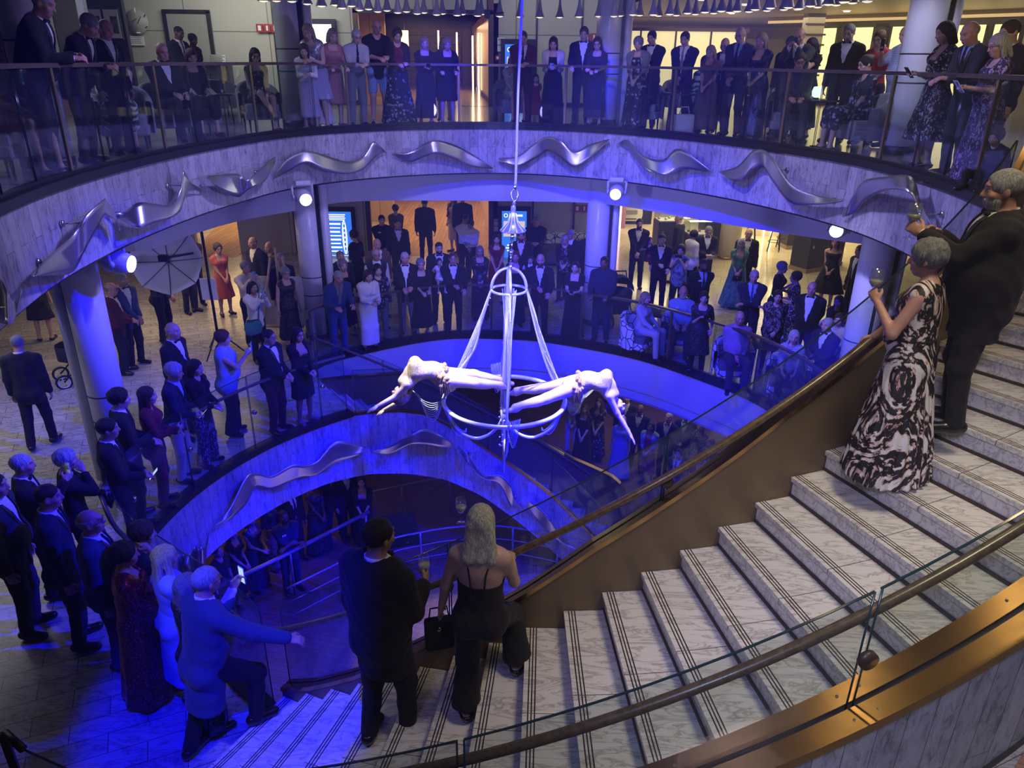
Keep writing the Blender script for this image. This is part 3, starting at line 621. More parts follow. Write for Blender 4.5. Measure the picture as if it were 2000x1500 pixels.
text('lettering','EXIT',(0.06,-.025,-.07),(math.pi/2,0,0),.19,emis('exit_white',(.9,1,.95),2),ex); boxobj('arrow',(-.24,-.023,0),(.08,.01,.1),emis('exit_white',(.9,1,.95),2),ex)
dc=empty('dome_camera',(14.2,18.6,UC-.52),'dark dome camera under the green exit sign','camera'); MB().lathe([(.001,-.1),(.07,-.075),(.1,0)],(0,0,0),14).obj('dome',MBLACK,dc); MB().cyl((0,0,0),.11,.08,14).obj('mount',MWHITE,dc)
# left lounge on the upper gallery
W('wall_left_lounge',-16,-9.6,U,UC+1.4,MWHITE,17); W('wall_left_lounge',-9.5,-9.02,U,UC+1.4,MGOLD,17); W('wall_left_lounge',-8.98,-8.84,U,UC+1.4,MCOLUMN,17)
W('wall_left_lounge',-10.1,-9.1,U,UC+1.4,MLOUNGE,19.2)
for x,lab in ((-9.72,'left'),(-9.32,'right')):
    p=empty('framed_picture',(x,19.1,U+1.85),'framed black and white picture on the dark lounge wall, %s of the pair'%lab,'picture','lounge pictures')
    boxobj('frame',(0,0,0),(.38,.05,.66),MDARK,p); boxobj('mount',(0,-.03,0),(.34,.02,.6),mat('mount_board',(.7,.7,.66),.6),p); boxobj('print',(.05,-.045,-.02),(.16,.012,.36),mat('print_dark',(.1,.1,.1),.5,noise=.9,nscale=9),p)
lb_=empty('sideboard',(-9.0,16.6,U),'low brown sideboard between the two leaning men on the upper gallery','sideboard'); boxobj('carcass',(0,0,.4),(1.3,.4,.8),mat('brown_wood',(.22,.1,.05),.4),lb_); boxobj('top',(0,0,.82),(1.36,.44,.04),MDW,lb_)
ck=empty('wall_clock',tuple(at_y(267,42,21.85)),'round clock with white bar markers on the pale upper wall','clock')
for i in range(12):
    a=i*math.pi/6; boxobj('hour_marker',(.27*math.sin(a),0,.27*math.cos(a)),(.02,.02,.07 if i%3 else .1),emis('clock_white',(.8,.85,.8),.35) if i%3==0 else MSTEEL,ck).rotation_euler=(0,a,0)
boxobj('hand',(.045,-.01,.07),(.014,.012,.2),MSTEEL,ck).rotation_euler=(0,.6,0); boxobj('hand',(-.05,-.01,-.03),(.014,.012,.15),MSTEEL,ck).rotation_euler=(0,1.0,0); MB().disc((0,.01,0),(0,1,0),.3,.012,28).obj('dial',mat('clock_dial',(.42,.42,.38),.5),ck)
def sign(name,px,py,w,h,m,lab,cat,rows=0,rm=None,y=21.95):
    p=at_y(px,py,y); r=empty(name,tuple(p),lab,cat); boxobj('panel',(0,-.01,0),(w,.03,h),m,r)
    for i in range(rows): boxobj('text_line',(-.02*(i%3),-.03,h*.36-i*h*.8/rows),(w*(.8-.06*(i%2)),.004,h*.25/rows),rm or MDARK,r)
    return r
PAPER=mat('paper_white',(.75,.75,.74),.6)
sign('notice',267,80,.42,.22,PAPER,'white printed notice under the round clock','notice',4,mat('grey_ink',(.3,.3,.3),.6))
fs=mat('fire_sign_red',(.32,.02,.02),.5)
for px,py,n in ((522,55,'on the upper wall left of the blonde woman\'s column'),(1160,73,'behind the tall man in bow tie on the upper gallery'),(1141,407,'on the middle deck wall right of the bell shaped finial')):
    p=at_y(px,py,21.9); r=empty('fire_signs',tuple(p),'small red fire signs '+n,'sign')
    for i in range(3): boxobj('plate',(-.2+.2*i,0,0),(.18,.03,.2),fs,r); boxobj('symbol',(-.2+.2*i,-.02,0),(.05+.03*(i==0),.01,.12),PAPER,r)
sw=empty('call_point',tuple(at_y(972,113,21.9)),'small red call point box on the wall below the white notice','call point'); boxobj('box',(0,0,0),(.12,.05,.12),fs,sw); boxobj('button',(0,-.03,0),(.06,.02,.06),PAPER,sw)
sign('notice',979,87,.2,.34,PAPER,'white notice beside the upper information screen','notice',2,mat('grey_ink',(.3,.3,.3),.6))
sign('notice',972,440,.22,.36,PAPER,'white notice beside the bell finial on the middle deck','notice',2,mat('grey_ink',(.3,.3,.3),.6))
sign('door_notice',438,120,.1,.32,PAPER,'narrow white notice on the upper wall beside the grey door','notice',3,mat('grey_ink',(.3,.3,.3),.6))
# grey door on the upper deck
d1=empty('door_1',(-8.72,YB-.05,U)); d1['kind']='structure'
boxobj('leaf',(0,-.02,1.1),(1.05,.05,2.2),mat('grey_door',(.3,.29,.26),.5),d1); 
for x in(-.58,.58): boxobj('frame',(x,-.03,1.12),(.09,.08,2.3),MDARK,d1)
boxobj('frame',(0,-.03,2.27),(1.25,.08,.08),MDARK,d1); boxobj('handle',(.42,-.07,1.0),(.12,.03,.025),MSTEEL,d1)
# information screens
BLUE=emis('screen_blue',(.03,.16,.72),1.3); SWH=emis('screen_white',(.8,.9,1),2.2)
def screen(px,py,w,h,lab,kind,y=21.9):
    p=at_y(px,py,y); r=empty('information_screen',tuple(p),lab,'screen')
    boxobj('housing',(0,0,0),(w+.22,.1,h+.26),MBLACK,r)
    if kind=='blank': boxobj('display',(0,-.06,0),(w,.02,h),SWH,r); return r
    boxobj('display',(0,-.06,0),(w,.02,h),BLUE,r)
    if kind=='map':
        for i in range(4): boxobj('text_line',(-.02,-.075,h*.44-.05*i),(w*(.62-.05*(i%2)),.006,.022),SWH,r)
        for i in range(8): boxobj('list_row',(-w*.16,-.075,h*.24-h*.085*i),(w*(.5-.04*(i%3)),.006,.03 if i%2 else .045),SWH,r)
        o=MB(); o.tube([(w*.22+.06*math.cos(t)+0,-.08,h*-.05+h*.36*math.sin(t)) for t in np.linspace(0,2*math.pi,24,endpoint=False)],.012,5,True)
        for i in range(6): o.tube([(w*.22+.04*math.cos(t),-.08,h*(.2-.1*i)+.07*math.sin(t)) for t in np.linspace(0,2*math.pi,10,endpoint=False)],.009,4,True)
        o.obj('deck_plan',SWH,r); boxobj('banner',(0,-.075,-h*.47),(w*.7,.006,h*.05),emis('screen_yellow',(1,.75,.3),1.3),r)
    else:
        boxobj('picture',(0,-.075,h*.16),(w*.86,.006,h*.3),mat('screen_photo',(0,0,0),.5,0,(.8,.65,.6),.9),r)
        for i in range(3): boxobj('text_line',(-.04*(i%2),-.08,-h*.16-.08*i),(w*.55,.006,.035),SWH,r)
        o=MB().tube([(-w*.34+.05*math.cos(t),-.08,h*.42+.05*math.sin(t)) for t in np.linspace(0,2*math.pi,14,endpoint=False)],.008,4,True).obj('info_ring',SWH,r); boxobj('heading',(.06,-.08,h*.42),(w*.5,.006,.05),SWH,r)
    return r
screen(663,458,.78,1.35,'blue screen with deck plan and list of venues behind the middle deck crowd','map')
screen(1012,150,.72,1.6,'upper blue information screen behind the man in a burgundy suit','info')
screen(1004,462,.72,1.5,'lower blue information screen behind the bell shaped finial','info')
screen(628,88,.62,1.0,'glowing white screen between the blonde woman and the woman in pink','blank')
# staff desk with laptop on the upper deck
dk=empty('staff_desk',tuple(at(425,130,U)[:2])+(U,),'white topped staff desk against the upper wall beside the grey door','desk'); dk.location=(-8.0,20.9,U)
boxobj('top',(0,0,1.02),(1.3,.5,.04),PAPER,dk); boxobj('body',(0,.05,.5),(1.2,.4,1.0),MDW,dk)
lp=empty('laptop',(-7.75,20.85,U+1.04),'open grey laptop on the staff desk','laptop'); boxobj('base',(0,0,.01),(.32,.22,.02),MSTEEL,lp); boxobj('screen',(0,.13,.12),(.32,.015,.22),MSTEEL,lp).rotation_euler=(-.25,0,0)
mo=empty('monitor',(-8.35,20.8,U+1.04),'small black monitor on the staff desk beside the laptop','monitor'); boxobj('panel',(0,0,.22),(.34,.04,.26),MBLACK,mo); boxobj('stand',(0,0,.05),(.08,.1,.1),MBLACK,mo)
# pendant lamps: trumpet shades in a double ring
LAMP=[(515,2),(540,2),(570,3),(600,8),(628,12),(655,10),(668,16),(687,12),(702,20),(720,18),(738,23),(756,21),(777,25),(794,23),(815,27),(828,25),(853,29),(864,27),(893,30),(903,28),(933,31),(940,28),(976,32),(1015,33),(1054,34),(1093,34),(1131,33),(1169,32),(1199,32),(1211,31),(1236,29),(1249,30),(1276,29),(1286,31),(1308,28),(1321,30),(1343,26),(1358,28),(1377,24),(1394,26),(1409,22),(1425,24),(1440,22),(1463,23),(1475,19),(1498,21),(1505,16),(1531,19),(1540,15),(1562,17),(1583,12),(1597,14),(1618,9),(1633,10),(1649,4),(1665,6),(1694,3)]
LB=emis('lamp_bulb_glow',(1,.82,.55),1.5); LM=mat('lamp_shade_grey',(.50,.47,.45),.4,.3)
proto=None
lp_groups='trumpet shaped pendant lamps in a double ring'
for i,(px,py) in enumerate(LAMP):
    p=at(px,py,6.12+.05*(i%2))
    if proto is None:
        proto=empty('pendant_lamp',(0,0,0),'slender grey trumpet shaped pendant lamp in the ring along the top','lamp',lp_groups)
        MB().lathe([(.012,1.6),(.012,.34),(.02,.27),(.03,.2),(.045,.12),(.068,.05),(.085,.012),(.088,0),(.078,.004),(.05,.08),(.03,.15),(.012,.25)],(0,0,0),16).obj('shade',LM,proto)
        MB().lathe([(.0005,-.016),(.03,-.012),(.055,-.004),(.070,.006)],(0,0,0),14).obj('bulb',LB,proto); o=proto
    else:
        o=proto.copy(); COL.objects.link(o)
        for c in proto.children:
            q=c.copy(); COL.objects.link(q); q.parent=o
    o.location=tuple(p)
# small black camera mount hanging at top centre
cm=empty('camera_mount',tuple(at(952,28,6.1)),'small black camera on a bracket among the pendant lamps','camera'); boxobj('body',(0,0,0),(.1,.1,.14),MBLACK,cm); MB().tube([(0,0,0),(.28,0,.03)],.012,6).obj('arm',MBLACK,cm); MB().tube([(0,0,.07),(0,0,1.2)],.008,6).obj('stem',MBLACK,cm)
# ---------------------------------------------------------------- moving head stage lights
EB=emis('stage_lens',(.75,.8,1),9); MLW=mat('fixture_white',(.55,.55,.58),.4)
def moving_head(px,py,D,lab,aim,side=None):
    d=ray(px,py); d=d/np.linalg.norm(d[:2]); p=CP+d*D; r=empty('moving_head_light',tuple(p),lab,'stage light')
    v=np.array(aim,float)-p; v/=np.linalg.norm(v)
    MB().tube([-v*.28,-v*.22,-v*.05,v*.06],[.10,.135,.135,.11],16).obj('head',MLW,r)
    MB().tube([v*.055,v*.075],.098,18).obj('lens',EB,r)
    s=np.cross(v,[0,0,1]); s/=np.linalg.norm(s); up=np.array([0,0,1.])
    m=MB()
    for k in(-1,1): m.tube([s*k*.17-v*.1,s*k*.17-v*.1+up*.19],.022,8); m.disc(s*k*.16-v*.1,s,.045,.03)
    m.tube([s*.17-v*.1+up*.19,-s*.17-v*.1+up*.19],.025,8); m.obj('yoke',MLW,r)
    MB().box(tuple(-v*.1+up*.235),(.26,.2,.08),math.atan2(s[1],s[0]),.02).obj('base_box',MLW,r)
    m=MB()
    for i in range(5): m.box(tuple(s*.136*(1 if side is None else side)-v*(.1+.022*i)),(.012,.008,.07),math.atan2(s[1],s[0]))
    m.obj('vents',MDARK,r)
    return p
HEADS=[moving_head(595,388,13.2,'white moving stage light on the second column above the dark screen',(0,7,2.0)),moving_head(1203,378,14.3,'white moving stage light on the third column right of the rope',(0,7,2.2)),moving_head(1635,450,12.6,'bright moving stage light with faint rays at right above the woman in black',(1.5,6,3.2)),moving_head(246,514,9.9,'large white moving stage light at left beside the photographer\'s umbrella',(0,8.6,2.4),-1)]
# ---------------------------------------------------------------- hanging rope, chandelier rig
YC=9.6
def cy(x,y,dy=0): return at_y(x,y,YC+dy)
MRIG=mat('rig_white_steel',(.80,.82,.85),.25,.35); MCRY=mat('crystal_beads',(.85,.88,.92),.12,.2,coat=.6)
rp=empty('hanging_rope',tuple(cy(1008,362)),'thin white rope with steel shackle holding up the chandelier rig','rope'); o=np.array(rp.location)
MB().tube([cy(1033,-420)-o,cy(1024,-70)-o,cy(1020,0)-o,cy(1012,180)-o,cy(1007,362)-o],.016,8).obj('rope',mat('rope_white',(.7,.72,.8),.6),rp)
t=np.linspace(0,2*math.pi,20,endpoint=False); c=cy(1005,381)-o
MB().tube([c+np.array([.042*math.cos(a),0,.075*math.sin(a)]) for a in t],.012,8,True).obj('shackle',MSTEEL,rp)
MB().tube([cy(1006,357)-o,cy(1006,372)-o],.02,8).obj('splice',MSTEEL,rp)
ch=empty('acrobat_chandelier',tuple(cy(990,782)),'large white chandelier frame with crystal strands carrying two acrobats','chandelier'); o=np.array(ch.location)
def loc(x,y,dy=0): return cy(x,y,dy)-o
b0=loc(1002,470); 
MB().lathe([(.004,.30),(.03,.29),(.035,.2),(.045,.15),(.06,.1),(.095,.05),(.165,-.02),(.168,-.03),(.1,-.035),(.05,-.03)],tuple(loc(1002,447)),24).obj('bell_finial',mat('finial_blue_steel',(.45,.47,.6),.25,.8),ch)
m=MB()
for i in range(10):
    a=i*math.pi/5; cc=loc(1002,447); m.tube([cc+np.array([r*math.cos(a),r*math.sin(a),z]) for r,z in((.038,.2),(.062,.1),(.097,.05),(.168,-.02))],.006,5)
m.obj('bell_ribs',MRIG,ch)
MB().tube([loc(1004,392),loc(1003,420)],.022,8).obj('swivel',MSTEEL,ch)
m=MB()
for (x,y,x2,y2,r) in ((1001,455,1000,470,.022),(1000,470,999,490,.014),(999,488,998,497,.03),(998,497,998,512,.016),(998,512,997,532,.022)): m.tube([loc(x,y),loc(x2,y2)],r,8)
m.obj('swivel_chain',MSTEEL,ch)
ct=loc(994,566); R1=.235
MB().tube([ct+np.array([R1*math.cos(a),R1*math.sin(a),0]) for a in t],.018,8,True).obj('top_ring',MRIG,ch)
for ang in (0,math.pi/2):
    MB().tube([ct+np.array([R1*math.cos(s)*math.cos(ang+.1),R1*math.cos(s)*math.sin(ang+.1),.30*math.sin(s)]) for s in np.linspace(0,math.pi,18)],.02,8).obj('crown_arch',MRIG,ch)
cm_=loc(985,781); R2=.86
t2=np.linspace(0,2*math.pi,56,endpoint=False)
MB().tube([cm_+np.array([R2*math.cos(a),R2*math.sin(a),0]) for a in t2],.032,10,True).obj('main_ring',MRIG,ch)
pb=loc(976,925)
top=ct+np.array([0,0,.29]); MB().tube([top,cm_*np.array([1,1,0])+np.array([0,0,(top[2]+pb[2])/2]),np.array([cm_[0],cm_[1],pb[2]+.25])],[.03,.034,.03],10).obj('centre_pole',MRIG,ch)
ARM=[]
for k in range(4):
    a=k*math.pi/2+.06; e=np.array([math.cos(a),math.sin(a),0])
    P=[ct+e*R1, ct+e*(R1+.12)+np.array([0,0,-.35]), ct+e*(R1+.24)+np.array([0,0,-.85]), cm_+e*(R2-.12)+np.array([0,0,.32]), cm_+e*R2]
    MB().tube(cr(P,6),.017,8).obj('stay',MRIG,ch)
for k in range(4):
    a=k*math.pi/2+.06; e=np.array([math.cos(a),math.sin(a),0])
    P=[cm_+e*R2+np.array([0,0,-.02]),cm_+e*(R2-.07)+np.array([0,0,-.26]),cm_+e*(R2-.20)+np.array([0,0,-.48]),cm_+e*(R2-.42)+np.array([0,0,-.60]),cm_+e*.26+np.array([0,0,-.57]),cm_+e*.12+np.array([0,0,-.46]),cm_+e*.03+np.array([0,0,-.30])]
    MB().tube(cr(P,6),.024,8).obj('lower_arm',MRIG,ch)
def strand(P0,P1,sag,n=14,side=0):
    P0=np.array(P0);P1=np.array(P1); s=np.linspace(0,1,n)[:,None]; return P0+(P1-P0)*s-np.array([0,0,1.])*(4*sag*s*(1-s))
rs=random.Random(3)
for k in range(4):
    a=k*math.pi/2+.06; m=MB(); e=np.array([math.cos(a),math.sin(a),0])
    for j in range(7):
        aj=a+rs.uniform(-.22,.22); ej=np.array([math.cos(aj),math.sin(aj),0]); 
        m.tube(strand(ct+ej*R1,cm_+e*(R2-.05*j/7)+np.array([0,0,.02+.06*j/7]),.03+.035*j,10),.0055,4)
    for j in range(18):
        q=strand(ct+e*R1,cm_+e*R2,.12,20)[j+1]; m.lathe([(.0005,.012),(.011,0),(.0005,-.012)],tuple(q+np.array([rs.uniform(-.03,.03),rs.uniform(-.03,.03),0])),6)
    m.obj('crystal_strand',MCRY,ch)
m=MB()
for j in range(16):
    aj=rs.uniform(0,6.28); q=ct+np.array([.1*math.cos(aj),.1*math.sin(aj),0]); m.tube([q,q*.5+ct*.5-np.array([0,0,.6]),cm_+np.array([.07*math.cos(aj),.07*math.sin(aj),-.1])],.006,4)
for j in range(10):
    aj=j*.63; m.tube(strand(cm_+np.array([.05*math.cos(aj),.05*math.sin(aj),-.15]),np.array([cm_[0],cm_[1],pb[2]+.02]),-.02,8),.009,4)
for j in range(46):
    q=cm_+np.array([rs.uniform(-.07,.07),rs.uniform(-.07,.07),rs.uniform(-.75,-.1)]); m.lathe([(.0005,.016),(.014,0),(.0005,-.016)],tuple(q),6)
m.obj('crystal_strand',MCRY,ch)
for k in range(4):
    a=k*math.pi/2+.06; e=np.array([math.cos(a),math.sin(a),0]); f=np.array([-math.sin(a),math.cos(a),0]); m=MB()
    out=.42 if k in(0,2) else .18
    for j in range(9): m.tube(strand(cm_+e*R2+np.array([0,0,.02]),cm_+e*(R2+out-.012*j)+f*.02*j+np.array([0,0,.16]),.12+.032*j,12),.005,4)
    for j in range(4): m.tube(strand(cm_+e*R2,cm_+e*(R2-.32)+np.array([0,0,-.5+.02*j]),.12+.06*j,10),.006,4)
    m.obj('crystal_swag',MCRY,ch)
# ---------------------------------------------------------------- furniture
FAB=mat('chair_grey_fabric',(.23,.235,.26),.9,sheen=.3); FABL=mat('chair_back_fabric',(.30,.29,.31),.9)
def tub_pattern():
    m,nt,b=new('tub_chair_print')
    vo=nt.add('ShaderNodeTexVoronoi',feature='DISTANCE_TO_EDGE'); vo.inputs['Scale'].default_value=5.5; nt.lk(nt.co(),vo.inputs['Vector'])
    nt.lk(nt.ramp(vo.outputs[0],[(0,(.02,.02,.025)),(.035,(.02,.02,.025)),(.05,(.72,.72,.72))]),b.inputs['Base Color']); b.inputs['Roughness'].default_value=.8; return m
MTUB=tub_pattern()
def armchair(loc,rz,lab,group='tub armchairs on the upper gallery',fab=None,inner=None,h=.8):
    """tub armchair facing local +y"""
    fab=fab or FAB; r=empty('armchair',loc,lab,'armchair',group,rz)
    A=[];B=[]
    for a in np.linspace(math.radians(-15),math.radians(195),22):
        hb=.62+ (h-.62)*max(0,-math.sin(a-math.pi*0) if False else math.sin(max(0,min(math.pi,a))))
        c,s=math.cos(a),-math.sin(a); ro,ri=.37,.29
        A.append([(ro*c,ro*s*.95,.18),(ro*1.02*c,ro*1.0*s,.4),(ro*1.03*c,ro*1.04*s,hb-.03),(ro*.98*c,ro*s,hb),(ri*1.05*c,ri*1.08*s,hb),(ri*1.0*c,ri*s,hb-.04),(ri*c,ri*s,.36)])
    MB().grid(A).obj('shell',fab,r); MB().box((0,.0,.37),(.56,.56,.16),0,.04).obj('seat_cushion',inner or FABL,r); MB().box((0,0,.25),(.6,.56,.14),0,.03).obj('base',fab,r)
    for x in(-.24,.24):
        for y in(-.22,.22): MB().cyl((x,y,0),.014,.2,8,.022).obj('leg',MDARK,r)
    return r
def table(loc,lab,r_=.4,h=.6,m=None,pedestal=False):
    r=empty('low_table',loc,lab,'table'); MB().lathe([(.001,h-.03),(r_,h-.03),(r_+.01,h-.015),(r_,h),(.001,h)],(0,0,0),26).obj('top',m or MDW,r)
    for k in range(4):
        a=k*math.pi/2+.5; MB().tube([(r_*.75*math.cos(a),r_*.75*math.sin(a),h-.03),(r_*.85*math.cos(a),r_*.85*math.sin(a),0)],.016,6).obj('leg',MDARK,r)
    return r
def tumbler(p,lab,h=.12,r_=.035,m=None):
    o=MB().lathe([(.001,.004),(r_*.9,.004),(r_,h),(r_*.93,h),(r_*.83,.012),(.001,.012)],(0,0,0),14).obj('tumbler',m or GD); o.location=p; tag(o,lab,'glass'); return o
def wineglass(p,lab,scale=1.0,rz=0,cat='wine glass',wine=True):
    r=empty('wine_glass',tuple(p),lab,cat); r.scale=(scale,)*3
    MB().lathe([(.034,0),(.033,.003),(.006,.008),(.005,.08),(.02,.095),(.036,.12),(.04,.15),(.033,.2),(.031,.2),(.038,.15),(.034,.121),(.018,.098),(.001,.094)],(0,0,0),16).obj('bowl',GD,r)
    if wine: MB().lathe([(.001,.1),(.017,.1),(.033,.122),(.035,.138),(.001,.138)],(0,0,0),16).obj('wine',mat('white_wine',(.7,.72,.6),.05,coat=1),r)
    return r
def mug(p,lab):
    r=empty('mug',tuple(p),lab,'mug'); MB().lathe([(.001,.0),(.04,0),(.042,.1),(.037,.1),(.035,.01),(.001,.01)],(0,0,0),16).obj('body',mat('mug_grey',(.5,.5,.55),.3),r); MB().tube([(.04,0,.08),(.065,0,.07),(.065,0,.035),(.04,0,.025)],.007,6).obj('handle',mat('mug_grey',(.5,.5,.55),.3),r)
def P3(x,y,z): return tuple(at(x,y,z))
def face_to(p,tx=0,ty=9.4): return math.atan2(-(tx-p[0]),(ty-p[1]))
FURN=[]
for x,y,rz,lab in [(1498,262,-2.5,'empty grey armchair beside the gold post, nearest the table lamp'),(1320,225,3.3,'empty grey armchair behind the gold post at centre right'),(440,228,-2.2,'empty grey armchair left of the crossed legs')]:
    p=at(x,y,U); armchair((p[0],p[1],U),rz,lab)
tb1=at(235,262,U); table((tb1[0],tb1[1],U),'round dark table holding two tumblers behind the glass, upper left',.42,.62)
for k,(x,y,lab) in enumerate([(205,232,'left tumbler on the round table, upper left'),(236,233,'right tumbler on the round table, upper left')]):
    tumbler((tb1[0]-.2+.25*k,tb1[1]-.12,U+.62),lab,.2,.05)
wineglass((tb1[0]+.25,tb1[1]-.05,U+.62),'stemmed glass on the round table, upper left',1.2,wine=False)
tb2=at(420,243,U); table((tb2[0],tb2[1],U),'dark low table between the red haired woman and the crossed legs',.42,.55)
tb3=at(1330,255,U); table((tb3[0],tb3[1],U),'dark table with glasses in front of the seated zigzag top woman',.42,.66)
for x,y,lab in [(1303,213,'tall glass left of the gold post on the upper table'),(1333,215,'stemmed glass beside the gold post on the upper table'),(1352,212,'glass nearest the zigzag top woman')]:
    tumbler((tb3[0]+(x-1330)*.0095,tb3[1]-.05,U+.66),lab,.17,.04)
tb4=at(1585,278,U); table((tb4[0],tb4[1],U),'dark table with mug in front of the seated man in glasses, upper right',.4,.66)
mug((tb4[0]+.24,tb4[1]-.08,U+.66),'grey mug on the dark table, upper right')
gl=empty('table_lamp',(tb4[0]-.05,tb4[1]-.02,U+.66),'small glowing white table lamp on the dark table, upper right','lamp'); MB().lathe([(.001,.2),(.06,.19),(.08,.12),(.07,.05),(.03,.03)],(0,0,0),14).obj('shade',emis('lamp_white',(.8,1,.95),1.6),gl); MB().cyl((0,0,0),.04,.03,12).obj('base',MDARK,gl)
bg=at(393,245,U); hb=empty('handbag',(bg[0]+.35,bg[1]+.1,U+.56),'black handbag standing on the dark low table','handbag'); MB().box((0,0,.13),(.3,.14,.26),0,.03).obj('body',MBLACK,hb); MB().tube([(-.09,0,.25),(-.07,0,.36),(.07,0,.36),(.09,0,.25)],.01,6).obj('handle',MBLACK,hb)
jk=empty('draped_jacket',(0,0,0),'mauve jacket draped over the back of the armchair','jacket'); p=at(1392,245,U); jk.location=(p[0],p[1],U+.52); MB().lathe([(.33,-.02),(.36,.15),(.34,.3),(.25,.34),(.1,.33)],(0,0,0),16).obj('cloth',mat('jacket_mauve',(.33,.25,.28),.9),jk)
bk=empty('shopping_bag',tuple(at(1333,262,U)),'pale bag standing on the floor beside the gold post','bag'); MB().box((0,0,.17),(.36,.16,.34),0,.04).obj('body',mat('bag_pale',(.55,.53,.5),.8),bk); MB().tube([(-.09,0,.33),(-.06,0,.46),(.06,0,.46),(.09,0,.33)],.01,6).obj('handle',mat('bag_pale',(.55,.53,.5),.8),bk)
# middle deck printed tub chairs and tables
for x,y,lab in [(1290,662,'dark round table beside the seated man in pale blue shirt'),(1490,728,'dark round table beside the man in a checked shirt')]:
    p=at(x,y,0); table((p[0],p[1],0),lab,.36,.6)
q=at(1290,662,0); tumbler((q[0]-.1,q[1]-.1,.6),'glass on the dark round table beside the pale blue shirt man',.14,.035)
sb=empty('bench_seat',tuple(at(1075,515,0)),'printed pale bench against the middle deck wall','bench'); MB().box((0,0,.3),(2.0,.6,.5),0,.05).obj('seat',mat('bench_dark',(.1,.1,.13),.8),sb); MB().box((0,.25,.68),(2.0,.16,.36),0,.05).obj('backrest',MTUB,sb)
# display cases, pillars, stools in the right-hand shop area
def display_case(x,y,lab,w=.85,h=1.0,lit=True,z=0,rz=.1):
    p=at(x,y,0); r=empty('display_case',(p[0],p[1],0),lab,'display case',None,rz)
    boxobj('plinth',(0,0,h/2),(w,.6,h),mat('case_dark_grey',(.06,.06,.065),.4),r); boxobj('skirting',(0,0,.06),(w+.04,.64,.12),mat('case_wood',(.4,.28,.16),.5),r)
    boxobj('tray',(0,0,h+.02),(w-.04,.56,.03),mat('tray_pale',(.75,.7,.6),.5),r)
    for sx in(-1,1): boxobj('glass_side',(sx*(w/2-.01),0,h+.2),(.012,.58,.38),G,r)
    for sy in(-1,1): boxobj('glass_side',(0,sy*.285,h+.2),(w-.02,.012,.38),G,r)
    boxobj('light_bar',(0,-.27,h+.4),(w,.05,.035),emis('case_light',(1,.9,.7),4.5),r); boxobj('light_bar',(0,.27,h+.4),(w,.05,.035),emis('case_light',(1,.9,.7),4.5),r)
    m=MB(); 
    for i in range(5): m.lathe([(.001,.06),(.03,.06),(.04,.03),(.045,0)],(-w*.35+.16*i,(-1)**i*.08,h+.035),10)
    m.obj('goods',MSTEEL if 'left' in lab else mat('goods_red',(.6,.2,.15),.3),r); boxobj('crest',(-w*.3,-.305,h*.7),(.07,.006,.09),MSTEEL,r)
    return r
display_case(1298,494,'lit display case at left behind the grey haired man in profile',.7); display_case(1356,516,'second lit glass case behind the woman in a white jacket',.7,.9); display_case(1380,500,'tall lit case with red goods beside the round pillar',.5,1.1)
display_case(1574,527,'dark grey display plinth near the moving stage light at right',.7,1.05,rz=.5); display_case(1612,516,'display case with red goods under the bright stage light',.6,1.0,rz=.4); display_case(1545,483,'dark plinth beyond the bar stools',.6,1.0)
pr=empty('round_pillar',tuple(at(1418,502,0)),'cream round pillar in the shop area behind the bow tie man','pillar'); MB().cyl((0,0,0),.36,2.74,26).obj('shaft',mat('cream_pillar',(.72,.64,.45),.4),pr); MB().cyl((0,0,0),.38,.08,26).obj('base',MBRASS,pr)
pr=empty('square_pillar',tuple(at(1492,458,0)),'cream square pillar with painted LED reflections behind the bar stools','pillar'); boxobj('shaft',(0,0,1.37),(.7,.5,2.74),mat('cream_pillar',(.72,.64,.45),.4),pr); boxobj('led_reflection',(-.1,-.27,1.37),(.025,.03,2.7),emis('case_light',(1,.9,.7),4.5),pr); boxobj('led_reflection',(.16,-.27,1.37),(.025,.03,2.7),emis('case_light',(1,.9,.7),4.5),pr)  # thin glowing strips stand in for LED reflections on the pillar
def stool(x,y,lab):
    p=at(x,y,0); r=empty('bar_stool',(p[0],p[1],0),lab,'bar stool')
    MB().cyl((0,0,.74),.2,.06,16).obj('seat',MDW,r)
    for k in range(4):
        a=k*math.pi/2+.4; MB().tube([(.13*math.cos(a),.13*math.sin(a),.74),(.25*math.cos(a),.25*math.sin(a),0)],.014,6).obj('leg',MDARK,r)
    MB().tube([(.2*math.cos(a),.2*math.sin(a),.3) for a in np.linspace(0,2*math.pi,16,endpoint=False)],.01,5,True).obj('footrest',MDARK,r)
    MB().tube([(-.18,.12,.78),(-.19,.18,1.0),(.19,.18,1.0),(.18,.12,.78)],.014,6).obj('backrest',MDARK,r)
stool(1462,488,'bar stool left of the square pillar, behind the man in glasses'); stool(1510,490,'tall bar stool right of the square pillar'); stool(1527,482,'bar stool farther right beside the dark plinth')
bt=empty('high_table',tuple(at(1440,440,0)),'long pale high table top behind the round pillar','table'); boxobj('top',(0,0,1.05),(3.0,.8,.05),mat('pale_oak',(.6,.46,.28),.5),bt); 
for x in(-1.3,1.3): boxobj('leg',(x,0,.52),(.08,.6,1.03),MDARK,bt)
ps=empty('car_poster',tuple(at_y(1232,420,27)),'dark poster of a pale sports car with small white caption','poster'); boxobj('board',(0,0,-.2),(1.5,.06,2.3),mat('poster_dark',(.02,.022,.03),.4),ps)
